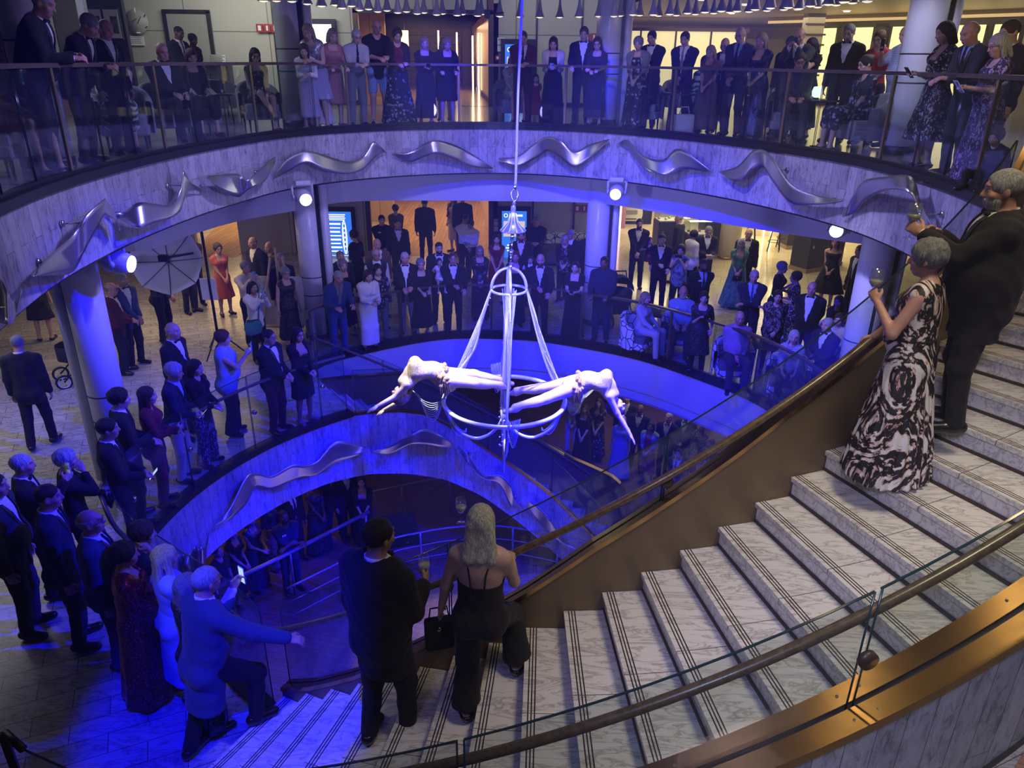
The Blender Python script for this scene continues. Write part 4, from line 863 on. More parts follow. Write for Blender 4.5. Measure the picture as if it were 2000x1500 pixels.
m=MB(); m.grid([[(x*(.36+.06*math.sin(3*s)),-.05-.03*math.cos(2.2*x),.35-.55*s) for x in np.linspace(-1,1,9)] for s in np.linspace(0,1,9)]); m.obj('car_body',mat('poster_cream',(.6,.6,.52),.5),ps); boxobj('windscreen',(0,-.09,.12),(.44,.01,.14),mat('poster_glass',(.25,.27,.25),.4),ps); boxobj('stripe',(0,-.085,-.12),(.4,.01,.03),MDARK,ps)
for i in range(4): boxobj('caption',(-.36+.24*i,-.04,-.62),(.16,.01,.05),PAPER,ps)
tw=empty('text_wall',tuple(at_y(1372,418,34.5)),'black panel of white text lines behind the display cases','panel'); boxobj('board',(0,0,0),(4.5,.06,1.8),MBLACK,tw)
for i in range(8): boxobj('text_line',(-.2*(i%2),-.04,.6-.16*i),(2.6-.25*(i%3),.01,.055),PAPER,tw)
# photographer's umbrella light, easel, prams
ub=empty('photo_umbrella',tuple(at(431,692,0)),'white translucent photographer\'s umbrella on a tall black stand','umbrella light'); o=np.array(ub.location); D_=o[1]
c=at_y(326,509,D_-.35)-o; ap=at_y(333,520,D_-.05)-o; ax=(at_y(318,500,D_-1.1)-at_y(335,512,D_-.1)); ax/=np.linalg.norm(ax)
s1=np.cross(ax,[0,0,1]); s1/=np.linalg.norm(s1); s2=np.cross(s1,ax); A=[]; n8=8
Rr=.63
def umb(f,a,): 
    e=math.cos(a)*s1+math.sin(a)*s2; sc=1-.06*abs(math.sin(4*a))*f; return c+e*Rr*f*sc+ax*(.26*(f**2))*1.0-ax*.16
A=[[umb(f,a) for a in np.linspace(0,2*math.pi,33)] for f in np.linspace(.02,1,7)]
mu,ntu,bu=new('umbrella_fabric'); bu.inputs['Base Color'].default_value=(.75,.75,.78,1); bu.inputs['Roughness'].default_value=.7; bu.inputs['Transmission Weight'].default_value=.0
ob=MB().grid(A).obj('canopy',mu,ub); sm=ob.modifiers.new('t','SOLIDIFY'); sm.thickness=.006
for k in range(8):
    a=k*math.pi/4; MB().tube([umb(f,a)+ax*.012 for f in np.linspace(.02,1,6)],.006,5).obj('rib',MDARK,ub)
MB().tube([c-ax*.25,c+ax*.75],.012,6).obj('shaft',MDARK,ub)
hd=at_y(392,492,D_)-o; MB().tube([c+ax*.45,hd],.022,8).obj('arm',MBLACK,ub); MB().box(tuple(c+ax*.45),(.16,.12,.12),0,.02).obj('lamp_head',MBLACK,ub)
MB().tube([(0,0,0),at_y(393,450,D_)-o],.028,8).obj('stand',MBLACK,ub)
for k in range(3):
    a=k*2.09+.3; MB().tube([(0,0,.5),(.45*math.cos(a),.45*math.sin(a),.02)],.014,6).obj('leg',MBLACK,ub)
sp=at_y(408,565,D_)-o; boxobj('paper',tuple(sp),(.3,.02,.42),PAPER,ub)
ez=empty('easel',tuple(at(556,668,0)),'wooden easel holding a blank white board beside the second column','easel'); 
boxobj('board',(0,.05,.85),(.9,.03,1.0),PAPER,ez).rotation_euler=(-.12,0,0)
for x0,x1 in((-.12,-.42),(.12,.42)): MB().tube([(x0,.09-.02,1.75),(x1,-.18,.0)],.022,6).obj('leg',mat('easel_wood',(.5,.36,.22),.6),ez)
MB().tube([(0,.1,1.7),(0,.6,0)],.022,6).obj('leg',mat('easel_wood',(.5,.36,.22),.6),ez); boxobj('ledge',(0,-.06,.36),(.9,.07,.04),mat('easel_wood',(.5,.36,.22),.6),ez); MB().tube([(0,-.0,.2),(0,.07,1.95)],.02,6).obj('mast',mat('easel_wood',(.5,.36,.22),.6),ez)
def pram(p,rz,lab):
    r=empty('pram',tuple(p),lab,'pram',None,rz); MK=mat('pram_fabric',(.035,.035,.045),.9)
    for x,y,q in((-.27,-.3,.17),(.27,-.3,.17),(-.24,.35,.12),(.24,.35,.12)):
        w=MB(); w.tube([(x,y+q*math.cos(t),q+q*math.sin(t)) for t in np.linspace(0,2*math.pi,22,endpoint=False)],.02,8,True); w=w.obj('wheel',MBLACK,r)
        h=MB(); h.tube([(x,y+q*.82*math.cos(t),q+q*.82*math.sin(t)) for t in np.linspace(0,2*math.pi,20,endpoint=False)],.009,6,True)
        for k in range(5): h.tube([(x,y,q),(x,y+q*.82*math.cos(k*1.2566),q+q*.82*math.sin(k*1.2566))],.007,5)
        h.obj('rim',PAPER,w)
    f=MB(); 
    for x in(-.27,.27): f.tube([(x,-.3,.17),(x*.9,-.05,.5),(x*.9,-.4,1.05)],.014,8); f.tube([(x*.9,-.05,.5),(x*.9,.35,.12)],.014,8)
    f.tube([(-.243,-.4,1.05),(.243,-.4,1.05)],.018,8); f.obj('frame',MBLACK,r)
    A=[[(.26*math.cos(t)*s,-.1+.36*math.sin(t)*s+.1,.45+.16*(1-s)*-1) for t in np.linspace(0,2*math.pi,17)] for s in (.02,.6,1)]+[[(.28*math.cos(t),.36*math.sin(t),.72) for t in np.linspace(0,2*math.pi,17)]]
    MB().grid(A).obj('seat',MK,r)
    A=[[(.29*math.cos(t),-.36+ .36*(1-math.cos(u)),.72+.36*math.sin(t)*math.sin(u)) for t in np.linspace(0,math.pi,13)] for u in np.linspace(.15,math.pi*.62,7)]
    MB().grid(A).obj('hood',MK,r); MB().box((0,-.05,.3),(.4,.4,.2),0,.03).obj('basket',MK,r); return r
pram(at(168,742,0),2.2,'dark pram with white spoked wheels left of the left column')
p=at(1228,660,0); pram((p[0]-.1,p[1]+1.1,0),3.3,'dark covered pram in front of the man in tuxedo by the shops')
# ================================================================ FIGURES
def V3(*a): return np.array(a,float)
def nrm(v): v=np.asarray(v,float); return v/max(1e-9,np.linalg.norm(v))
class Field:
    """distance field sampled on a regular grid, turned into a smooth closed surface"""
    def __init__(s,lo,hi,h):
        s.h=h; s.lo=np.array(lo,float)-2.5*h; n=np.ceil((np.array(hi)-s.lo)/h+3).astype(int)
        ax=[(s.lo[i]+h*np.arange(n[i])).astype(np.float32) for i in range(3)]
        s.P=np.stack(np.meshgrid(*ax,indexing='ij'),-1)
def cap(P,a,b,ra,rb=None):
    rb=ra if rb is None else rb; a=np.asarray(a,np.float32); ba=np.asarray(b,np.float32)-a; pa=P-a
    t=np.clip((pa@ba)/max(1e-9,float(ba@ba)),0,1); d=pa-t[...,None]*ba
    return np.sqrt((d*d).sum(-1))-(ra+(rb-ra)*t)
def ecap(P,a,b,ra,rb,fwd,f):
    """capsule flattened along fwd by factor f"""
    a=np.asarray(a,np.float32); fwd=np.asarray(fwd,np.float32); pa=P-a; pa=pa+fwd*((pa@fwd)*(1/f-1))[...,None]
    ba=np.asarray(b,np.float32)-a; ba=ba+fwd*float((ba@fwd)*(1/f-1)); t=np.clip((pa@ba)/max(1e-9,float(ba@ba)),0,1)
    d=pa-t[...,None]*ba; return (np.sqrt((d*d).sum(-1))-(ra+(rb-ra)*t))*(.5+.5*f)
def ell(P,c,r,R=None):
    q=P-np.asarray(c,np.float32)
    if R is not None: q=q@np.asarray(R,np.float32)
    k=np.sqrt(((q/np.asarray(r,np.float32))**2).sum(-1)); return (k-1)*min(r)
def smin(a,b,k=.03):
    h=np.clip(.5+.5*(b-a)/k,0,1); return b+(a-b)*h-k*h*(1-h)
def smins(L,k=.03):
    d=L[0]
    for q in L[1:]: d=smin(d,q,k)
    return d
def snets(F,lo,h):
    s=F<0; n=np.array(F.shape); nc=n-1
    idx=[];pos=[];quads=[]
    st=np.array([nc[1]*nc[2],nc[2],1])
    for ax in range(3):
        sl0=[slice(None)]*3; sl1=[slice(None)]*3; sl0[ax]=slice(0,-1); sl1[ax]=slice(1,None)
        a=F[tuple(sl0)]; b=F[tuple(sl1)]; c=np.argwhere((a<0)!=(b<0))
        if len(c)==0: continue
        o=[i for i in range(3) if i!=ax]
        ok=(c[:,o[0]]>0)&(c[:,o[0]]<n[o[0]]-1)&(c[:,o[1]]>0)&(c[:,o[1]]<n[o[1]]-1); c=c[ok]
        f0=a[tuple(c.T)]; f1=b[tuple(c.T)]; t=f0/(f0-f1); p=c.astype(float); p[:,ax]+=t
        base=c.copy(); cells=[]
        for d0,d1 in((-1,-1),(0,-1),(0,0),(-1,0)):
            q=base.copy(); q[:,o[0]]+=d0; q[:,o[1]]+=d1; ci=q@st; cells.append(ci); idx.append(ci); pos.append(p)
        Q=np.stack(cells,1); fl=(f0<0)
        if ax==1: fl=~fl
        Q[~fl]=Q[~fl][:,::-1]; quads.append(Q)
    if not idx: return np.zeros((0,3)),np.zeros((0,4),int)
    idx=np.concatenate(idx); pos=np.concatenate(pos); u,inv=np.unique(idx,return_inverse=True)
    cnt=np.bincount(inv); V=np.stack([np.bincount(inv,pos[:,k])/cnt for k in range(3)],1)*h+lo
    Q=np.searchsorted(u,np.concatenate(quads)); return V,Q
def fmesh(name,parts,mats,parent=None,hl=None):
    """parts: list of (V,Q,material index); hl: per-vertex head-local coordinates"""
    V=np.concatenate([p[0] for p in parts]); off=0; Qs=[];mi=[]
    for v,q,i in parts: Qs.append(q+off); off+=len(v); mi.append(np.full(len(q),i))
    Q=np.concatenate(Qs); mi=np.concatenate(mi); me=bpy.data.meshes.new(name)
    me.vertices.add(len(V)); me.vertices.foreach_set('co',V.astype(np.float32).ravel())
    me.loops.add(Q.size); me.loops.foreach_set('vertex_index',Q.astype(np.int32).ravel())
    me.polygons.add(len(Q)); me.polygons.foreach_set('loop_start',np.arange(0,Q.size,4,dtype=np.int32))
    try: me.polygons.foreach_set('loop_total',np.full(len(Q),4,np.int32))
    except Exception: pass
    for m in mats: me.materials.append(m)
    me.update(calc_edges=True)
    me.polygons.foreach_set('material_index',mi.astype(np.int32)); me.polygons.foreach_set('use_smooth',np.ones(len(Q),bool))
    if hl is not None:
        at_=me.attributes.new('face_pos','FLOAT_VECTOR','POINT'); at_.data.foreach_set('vector',hl.astype(np.float32).ravel())
    me.update(); o=bpy.data.objects.new(name,me); COL.objects.link(o)
    if parent: o.parent=parent
    return o
# ---- skin with eyes, brows and lips placed by head coordinates
def skin(name,c,lip,brow=(.06,.045,.035)):
    m,nt,b=new(name); a=nt.add('ShaderNodeAttribute'); a.attribute_name='face_pos'; sp=nt.add('ShaderNodeSeparateXYZ'); nt.lk(a.outputs['Vector'],sp.inputs[0]); x,y,z=sp.outputs
    ax=nt.math('ABSOLUTE',x)
    def blob(cx,cz,rx,rz,xs=ax):
        u=nt.math('DIVIDE',nt.math('SUBTRACT',xs,cx),rx); v=nt.math('DIVIDE',nt.math('SUBTRACT',z,cz),rz)
        k=nt.math('LESS_THAN',nt.math('ADD',nt.math('MULTIPLY',u,u),nt.math('MULTIPLY',v,v)),1); return nt.math('MULTIPLY',k,nt.math('GREATER_THAN',y,.045))
    n=nt.noise(nt.co(),25,3); col=nt.ramp(n,[(.3,tuple(q*.88 for q in c)),(.7,c)])
    ck=nt.math('MULTIPLY',blob(.042,-.03,.022,.02),.18); col=nt.mix(ck,col,lip)
    col=nt.mix(blob(0,-.062,.025,.0085,x),col,lip); col=nt.mix(blob(0,-.062,.023,.0015,x),col,tuple(q*.3 for q in lip))
    col=nt.mix(nt.math('MULTIPLY',blob(.033,.036,.018,.0045),.75),col,brow)
    col=nt.mix(nt.math('MULTIPLY',blob(.032,.012,.0165,.0105),.35),col,(.12,.06,.04))
    col=nt.mix(blob(.032,.011,.013,.0060),col,(.7,.68,.66)); col=nt.mix(blob(.032,.011,.0062,.0062),col,(.05,.035,.03)); col=nt.mix(blob(.032,.0175,.0145,.0022),col,(.05,.03,.025))
    nt.lk(col,b.inputs['Base Color']); b.inputs['Roughness'].default_value=.48; b.inputs['Subsurface Weight'].default_value=.0
    return m
SK={'l':skin('skin_light',(.62,.40,.31),(.42,.16,.14)),'r':skin('skin_ruddy',(.60,.33,.25),(.42,.14,.12)),'m':skin('skin_tan',(.45,.27,.18),(.33,.12,.1)),'d':skin('skin_dark',(.17,.085,.05),(.15,.05,.045)),'p':skin('performer_skin',(.72,.56,.47),(.5,.2,.18))}
# ---- fabrics
def fab(name,c,rough=.85,sheen=.25,fold=0):
    m,nt,b=new(name); b.inputs['Base Color'].default_value=(*c,1); b.inputs['Roughness'].default_value=rough; b.inputs['Sheen Weight'].default_value=sheen*.4
    n=nt.add('ShaderNodeTexNoise'); n.inputs['Scale'].default_value=9; n.inputs['Detail'].default_value=3; nt.lk(nt.co('Object',(1,1,.45)),n.inputs['Vector'])
    bp=nt.add('ShaderNodeBump'); bp.inputs['Strength'].default_value=.35; bp.inputs['Distance'].default_value=.02; nt.lk(n.outputs['Fac'],bp.inputs['Height']); nt.lk(bp.outputs[0],b.inputs['Normal'])
    return m
def pat(name,stops,scale,kind='voronoi',rough=.75,sq=(1,1,1),dist=0,metal=0):
    m,nt,b=new(name); vec=nt.co('Object',sq)
    if kind=='voronoi':
        t=nt.add('ShaderNodeTexVoronoi'); t.inputs['Scale'].default_value=scale
        if dist:
            n=nt.add('ShaderNodeTexNoise'); n.inputs['Scale'].default_value=scale*.7; nt.lk(vec,n.inputs['Vector']); vec=nt.mix(dist,vec,n.outputs['Color'])
        nt.lk(vec,t.inputs['Vector']); sp=nt.add('ShaderNodeSeparateColor'); nt.lk(t.outputs['Color'],sp.inputs[0]); f=sp.outputs[0]
    elif kind=='noise': f=nt.noise(vec,scale,5,.6,dist)
    elif kind=='wave':
        t=nt.add('ShaderNodeTexWave'); t.bands_direction='Z'; t.inputs['Scale'].default_value=scale; t.inputs['Distortion'].default_value=dist; t.inputs['Detail Scale'].default_value=1.2; nt.lk(vec,t.inputs['Vector']); f=t.outputs['Fac']
    r=nt.ramp(f,stops); nt.n[r.node.name].color_ramp.interpolation='CONSTANT'; nt.lk(r,b.inputs['Base Color']); b.inputs['Roughness'].default_value=rough; b.inputs['Metallic'].default_value=metal
    return m
FB={}
for k,c in dict(black=(.008,.008,.010),navy=(.012,.016,.045),charcoal=(.035,.036,.042),blue=(.03,.06,.22),midblue=(.03,.05,.13),grey=(.20,.20,.21),ltgrey=(.42,.42,.43),white=(.78,.78,.78),cream=(.66,.60,.48),pink=(.55,.25,.26),rose=(.42,.19,.2),red=(.42,.02,.03),dkred=(.16,.012,.02),maroon=(.09,.012,.02),coral=(.50,.10,.07),lilac=(.47,.42,.62),paleblue=(.28,.38,.62),brown=(.13,.085,.055),purple=(.07,.03,.13),green=(.06,.2,.14),gold=(.48,.34,.09),teal=(.05,.2,.24),denim=(.07,.11,.2),silver=(.5,.5,.55)).items(): FB[k]=fab('cloth_'+k,c,.9,.12 if k in('black','navy','charcoal') else .3)
B0_,W0_=(.012,.012,.014),(.70,.69,.66)
FB['shards']=pat('cloth_black_white_pink_shapes',[(0,W0_),(.40,(.55,.36,.32)),(.425,B0_),(.53,(.55,.36,.32)),(.56,W0_)],3.5,'noise',.6,(1,1,.62),3.2)
FB['floralbw']=pat('cloth_black_white_floral',[(0,B0_),(.62,W0_),(.75,B0_),(.9,(.4,.4,.38))],26,'voronoi',.7,(1,1,.6),.35)
FB['floralpurple']=pat('cloth_purple_floral',[(0,(.03,.018,.06)),(.56,(.33,.24,.5)),(.7,(.03,.018,.06)),(.88,(.45,.35,.55))],30,'voronoi',.7,(1,1,.5),.3)
FB['floralnavy']=pat('cloth_navy_floral',[(0,(.012,.014,.03)),(.82,(.4,.38,.42)),(.93,(.2,.12,.25))],28,'voronoi',.75)
FB['lace']=pat('cloth_black_lace',[(0,B0_),(.75,(.07,.07,.08))],60,'voronoi',.6)
FB['greymix']=pat('cloth_grey_black_print',[(0,B0_),(.5,(.22,.2,.22)),(.7,B0_),(.85,(.3,.28,.32))],24,'voronoi',.8,(1,1,.7),.3)
FB['zigzag']=pat('cloth_green_white_zigzag',[(0,(.03,.10,.075)),(.55,(.62,.68,.62))],3.6,'wave',.7,(1,1,1),9)
FB['stripeblue']=pat('cloth_blue_stripes',[(0,(.04,.07,.25)),(.5,(.5,.55,.7))],24,'wave',.8)
FB['bretonstripe']=pat('cloth_white_blue_stripes',[(0,(.03,.07,.35)),(.4,(.72,.74,.76))],17,'wave',.8)
FB['check']=pat('cloth_pink_check',[(0,(.33,.2,.36)),(.6,(.45,.33,.45)),(.8,(.24,.18,.38))],14,'wave',.8,(1,1,1),1)
FB['greenblue']=pat('cloth_green_blue_print',[(0,(.05,.13,.17)),(.42,(.07,.25,.18)),(.52,(.13,.33,.28)),(.6,(.06,.13,.22))],5,'noise',.7,(1,1,.4),1.5)
FB['blueleaf']=pat('cloth_blue_leaf_print',[(0,(.04,.06,.13)),(.44,(.13,.17,.3)),(.54,(.32,.36,.48)),(.6,(.08,.1,.2))],7,'noise',.7,(1,1,.6),2)
FB['rainbow']=pat('cloth_rainbow_pleats',[(0,(.6,.62,.8)),(.4,(.62,.3,.4)),(.48,(.7,.55,.45)),(.55,(.4,.55,.7)),(.62,(.62,.5,.7))],6,'noise',.7,(3,3,.1))
FB['redfloral']=pat('cloth_red_floral',[(0,(.5,.02,.06)),(.6,(.6,.2,.25)),(.8,(.5,.02,.06))],16,'voronoi',.7,(1,1,1),.2)
FB['floraljacket']=pat('cloth_black_floral_brocade',[(0,B0_),(.6,(.06,.06,.07)),(.85,(.13,.1,.1))],20,'voronoi',.6,(1,1,1),.3)
FB['whitegold']=pat('cloth_white_gold',[(0,(.6,.57,.5)),(.5,(.7,.68,.6)),(.8,(.4,.32,.2))],30,'voronoi',.5)
FB['plaidred']=pat('cloth_dark_red_stripe',[(0,(.02,.01,.015)),(.6,(.14,.02,.03))],8,'wave',.8,(1,1,1),1)
def seq(name,c): 
    m,nt,b=new(name); vo=nt.add('ShaderNodeTexVoronoi'); vo.inputs['Scale'].default_value=130; nt.lk(nt.co(),vo.inputs['Vector']); sp=nt.add('ShaderNodeSeparateColor'); nt.lk(vo.outputs['Color'],sp.inputs[0])
    nt.lk(nt.ramp(sp.outputs[0],[(0,tuple(q*.35 for q in c)),(.9,c),(.97,tuple(min(1,q*4+.1) for q in c))]),b.inputs['Base Color']); b.inputs['Roughness'].default_value=.3; b.inputs['Metallic'].default_value=.55
    bp=nt.add('ShaderNodeBump'); bp.inputs['Strength'].default_value=.8; nt.lk(sp.outputs[1],bp.inputs['Height']); nt.lk(bp.outputs[0],b.inputs['Normal']); FB[name[6:]]=m
for n_,c_ in (('seqblack',(.05,.05,.07)),('seqred',(.36,.02,.04)),('seqsilver',(.5,.5,.52)),('seqnavy',(.035,.035,.1)),('seqgold',(.55,.4,.18))): seq('cloth_'+n_,c_)
def hairm(name,c):
    m,nt,b=new(name); n=nt.noise(nt.co('Object',(1,1,.16)),95,4,.6,.4); nt.lk(nt.ramp(n,[(.35,tuple(q*.5 for q in c)),(.65,c)]),b.inputs['Base Color']); b.inputs['Roughness'].default_value=.5
    bp=nt.add('ShaderNodeBump'); bp.inputs['Strength'].default_value=.9; bp.inputs['Distance'].default_value=.02; nt.lk(n,bp.inputs['Height']); nt.lk(bp.outputs[0],b.inputs['Normal']); return m
HM={k:hairm('hair_'+k,c) for k,c in dict(black=(.018,.014,.013),brown=(.07,.04,.025),auburn=(.16,.05,.025),blonde=(.48,.36,.2),platinum=(.82,.82,.62),grey=(.30,.30,.31),silver=(.55,.56,.58),white=(.72,.72,.74),red=(.2,.05,.03)).items()}
MSHOE=mat('shoe_leather',(.012,.011,.011),.3,coat=.3); MLENS=mat('spectacle_frame',(.02,.018,.018),.3)
FB['pearl']=mat('pearl',(.75,.72,.68),.3)
# ---- joints from a pose
def ik(S,T,l1,l2,pole):
    S=np.array(S);T=np.array(T); d=T-S; D=np.linalg.norm(d); Dm=min(D,(l1+l2)*.995); u=d/max(D,1e-6); T=S+u*Dm
    a=(l1*l1-l2*l2+Dm*Dm)/(2*Dm); h=math.sqrt(max(1e-8,l1*l1-a*a)); p=np.array(pole)-u*np.dot(pole,u); p=nrm(p); return S+u*a+p*h,T
def Rx(a): c,s=math.cos(a),math.sin(a); return np.array([[1,0,0],[0,c,-s],[0,s,c]])
def Rz(a): c,s=math.cos(a),math.sin(a); return np.array([[c,-s,0],[s,c,0],[0,0,1]])
ARMS={'side':((.25,.04,.80),(-.25,.04,.80)),'clasp':((.04,.24,.94),(-.04,.23,.96)),'front':((.05,.27,1.02),(-.05,.27,1.03)),'rail':((.17,.36,1.06),(-.17,.36,1.06)),'railx':((.06,.40,1.10),(-.10,.38,1.12)),
 'phone':((.05,.36,1.45),(-.06,.34,1.44)),'phone1':((.10,.36,1.38),(-.24,.06,.82)),'phonelow':((.06,.30,1.15),(-.06,.28,1.14)),'glass':((.13,.29,1.13),(-.24,.05,.82)),'glassL':((.24,.05,.82),(-.10,.30,1.13)),'glass2':((.10,.30,1.15),(-.04,.28,1.05)),
 'fold':((-.13,.21,1.12),(.13,.24,1.15)),'back':((.08,-.18,.92),(-.08,-.18,.92)),'hips':((.24,.05,1.0),(-.24,.05,1.0)),'cheek':((.24,.05,.82),(-.05,.17,1.46)),'cheekR':((.05,.17,1.46),(-.1,.25,1.08)),'chest':((.05,.2,1.25),(-.2,.15,1.0)),
 'lap':((.10,.34,.66),(-.10,.34,.66)),'lapglass':((.06,.34,.80),(-.08,.34,.76)),'chin':((.05,.18,.98),(-.06,.28,.78)),'carry':((.02,.30,1.12),(-.20,.26,1.02)),'point':((-.02,.26,1.28),(-.05,.28,1.08)),'hold':((.05,.27,1.1),(-.07,.27,1.1)),'railhold':((.05,.38,1.10),(-.26,.06,.82)),'tail':((.55,.46,1.02),(-.2,.22,.96)),'bagdown':((.23,.1,.86),(-.27,.08,.88)),'wave':((.26,.06,.84),(-.27,.2,1.2))}
def pose(h=1.72,sex='m',arms='side',lean=0,sit=False,hp=-.1,hy=0,turn=0,step=0,fat=0,armsxyz=None,legs=None,seat=.45,wide=0):
    """joints in the figure's own frame: x to its right, y forward, z up, feet on z=0"""
    k=h/1.72; J={'k':k,'sex':sex,'sit':sit,'fat':fat}; f=sex=='f'
    pz=.93 if not sit else seat/k+.10; pel=V3(0,0,pz)*k
    R=Rx(-lean)@np.eye(3); R=Rz(turn)@R
    up=lambda v: pel+R@(np.array(v,float)*k)
    J['R']=R; J['pel']=pel; J['waist']=up((0,.0,.17)); J['chest']=up((0,-.005,.36)); J['nb']=up((0,-.015,.535)); J['shc']=up((0,-.01,.452))
    sw=.165 if f else .192
    J['shR']=up((sw,-.01,.455)); J['shL']=up((-sw,-.01,.455))
    HR=R@Rz(-hy)@Rx(hp+lean*.55); J['HR']=HR; J['hc']=J['nb']+ (R@V3(0,.03,.05)+HR@V3(0,.012,.10))*k
    A=armsxyz or ARMS[arms]
    dz=(pz-.93) if sit and A[0][2]>.95 else 0
    for sd,tg,sg in(('R',A[0],1),('L',A[1],-1)):
        T=np.array(tg,float)+V3(0,0,dz)
        if not armsxyz and lean and tg[2]>.9: T=T+V3(0,0,0)
        T=T*k; pole=R@V3(.32*sg,-.75,-.55)
        if arms in('phone','phone1','cheek','cheekR') and T[2]>1.25*k: pole=R@V3(.5*sg,-.1,-1)
        if arms=='fold': pole=R@V3(.8*sg,.0,-.8)
        e,w=ik(J['sh'+sd],T,.285*k,.25*k,pole); J['el'+sd]=e; J['wr'+sd]=w
        fd=nrm(w-e); J['hd'+sd]=fd
        n0=R@V3(.45*sg,0,1.0*math.sqrt(max(0,1-fd[2]**2))+.001); n0=n0-fd*np.dot(n0,fd); J['hn'+sd]=nrm(n0); J['thumb'+sd]=sg
    hw=.088 if not f else .085
    for sd,sg in(('R',1),('L',-1)):
        hip=pel+Rz(turn)@V3(hw*sg,0,-.02)*k; J['hip'+sd]=hip
        if sit:
            kn=hip+V3(.05*sg,.43,.02 if seat>.3 else .1)*k; an=V3(hip[0]+.05*sg*k,hip[1]+.46*k,.085*k)
            if sit=='cross' and sg>0: kn=hip+V3(-.02,.43,.10)*k; an=kn+V3(-.16,.24,-.36)*k
        else:
            fx=(.115+wide)*sg*k; fy=(step*sg)*k
            an=V3(fx,fy-.02*k,.085*k)
            if legs and legs.get(sd) is not None: an=np.array(legs[sd],float)
            kn,an=ik(hip,an,.425*k,.405*k,V3(.12*sg,1,0))
        J['kn'+sd]=kn; J['an'+sd]=an; J['toe'+sd]=an+Rz(-.25*sg)@V3(0,.15,-.045)*k
    return J
def torso_d(P,J,o=0.0):
    k=J['k']; R=J['R']; fw=R[:,1]; f=J['sex']=='f'; ft=J['fat']
    rh,rw,rc=((.168,.128,.150) if f else (.158,.148,.172)); rh*=1+.35*ft; rw*=1+.75*ft; rc*=1+.3*ft; fl=.66 if f else .66; fl=min(.9,fl*(1+.35*ft))
    pl=J['pel']+R@V3(0,-.01,-.02)*k; L=[ecap(P,pl,J['waist'],rh*k+o,rw*k+o,fw,fl),ecap(P,J['waist'],J['chest'],rw*k+o,rc*k+o,fw,fl)]
    L.append(ecap(P,J['chest'],J['shc'],rc*k*.97+o,.12*k+o,fw,.6)); q=.80
    L.append(ecap(P,J['shc']+(J['shR']-J['shc'])*q,J['shc']+(J['shL']-J['shc'])*q,.064*k+o,.064*k+o,fw,.95))
    for s in'RL': L.append(cap(P,J['nb']-R[:,2]*.01*k,J['shc']+(J['sh'+s]-J['shc'])*.72+R[:,2]*.012*k,.050*k+o*.7,.048*k+o*.8))
    if ft>0: L.append(ell(P,J['waist']+R@V3(0,.07+.05*ft,-.02)*k,np.array((.13,.10,.15))*k*(1+.25*ft)+o))
    if f:
        for s in(-1,1): L.append(ell(P,J['chest']+R@V3(.072*s,.085,.015)*k,np.array((.072,.066,.075))*k+o))
    for s in(-1,1): L.append(ell(P,pl+R@V3(.075*s,-.055,-.04)*k,np.array((.09,.085,.1))*k+o))
    return smins(L,.05*k)
def arm_d(P,J,sd,o=0.0,upto=1.0,r=1.0):
    k=J['k']; f=J['sex']=='f'; a,b,c=J['sh'+sd],J['el'+sd],J['wr'+sd]; s=(.9 if f else 1.03)*r*(1+.2*J['fat'])
    if upto<.5: return cap(P,a,a+(b-a)*upto*2,.052*k*s+o,(.052-.010*upto*2)*k*s+o)
    d=cap(P,a,b,.052*k*s+o,.041*k*s+o)
    t=(upto-.5)*2; e=b+(c-b)*t
    if t>.02: d=smin(d,cap(P,b,e,.041*k*s+o,(.041-.013*t)*k*s+o),.02*k)
    return d
def leg_d(P,J,sd,o=0.0,r=1.0,o2=None,o3=None,calf=False):
    k=J['k']; h,n,a=J['hip'+sd],J['kn'+sd],J['an'+sd]; ft=1+.2*J['fat']; o2=o if o2 is None else o2; o3=o2 if o3 is None else o3
    d=smin(cap(P,h,n,.083*k*r*ft+o,.056*k*r*ft+o2),cap(P,n,a,.053*k*r+o2,.036*k*r+o3),.03*k)
    if calf:
        m=n+(a-n)*.3-J['R'][:,1]*.018*k; ax=nrm(a-n); q=nrm(np.cross(ax,J['R'][:,0])); d=smin(d,ell(P,n+(a-n)*.3+q*.016*k*(1 if q@J['R'][:,1]<0 else -1),np.array((.046,.048,.11))*k*r,np.stack([np.cross(q,ax),q,ax],1)),.03*k)
    return d
def head_local(P,J): return ((P-np.asarray(J['hc'],np.float32))@np.asarray(J['HR'],np.float32))/np.float32(J['k']**.6)
def head_d(P,J):
    q=head_local(P,J); f=J['sex']=='f'; kk=J['k']**.6
    d=ell(q,(0,-.012,.032),(.076,.096,.093)); d=smin(d,ell(q,(0,.024,-.04),(.056 if f else .061,.068,.070)),.035)
    d=smin(d,ell(q,(0,.05,-.085),(.026,.026,.024)),.03); d=smin(d,cap(q,(-.032,.078,.036),(.032,.078,.036),.013),.02)
    for s in(-1,1):
        d=-smin(-d,ell(q,(.033*s,.098,.012),(.018,.016,.012)),.012); d=smin(d,ell(q,(.032*s,.074,.011),(.0145,.013,.0125)),.004)
        d=smin(d,ell(q,(.044*s,.058,-.022),(.024,.022,.022)),.02); d=smin(d,ell(q,(.078*s,-.010,-.005),(.010,.021,.032),Rz(.35*s)),.008)
    d=smin(d,cap(q,(0,.086,.020),(0,.107,-.022),.009,.0135),.012); 
    for s in(-1,1): d=smin(d,ell(q,(.012*s,.096,-.026),(.009,.010,.008)),.006)
    d=smin(d,ell(q,(0,.086,-.057),(.024,.011,.0075)),.008); d=smin(d,ell(q,(0,.084,-.069),(.020,.011,.0075)),.006)
    return d*kk
def neck_d(P,J):
    k=J['k']; r=(.048 if J['sex']=='f' else .058)*k
    return cap(P,J['nb']-J['R'][:,2]*.03*k,J['hc']+J['HR']@V3(0,-.018,-.05)*k,r*1.1,r*.95)
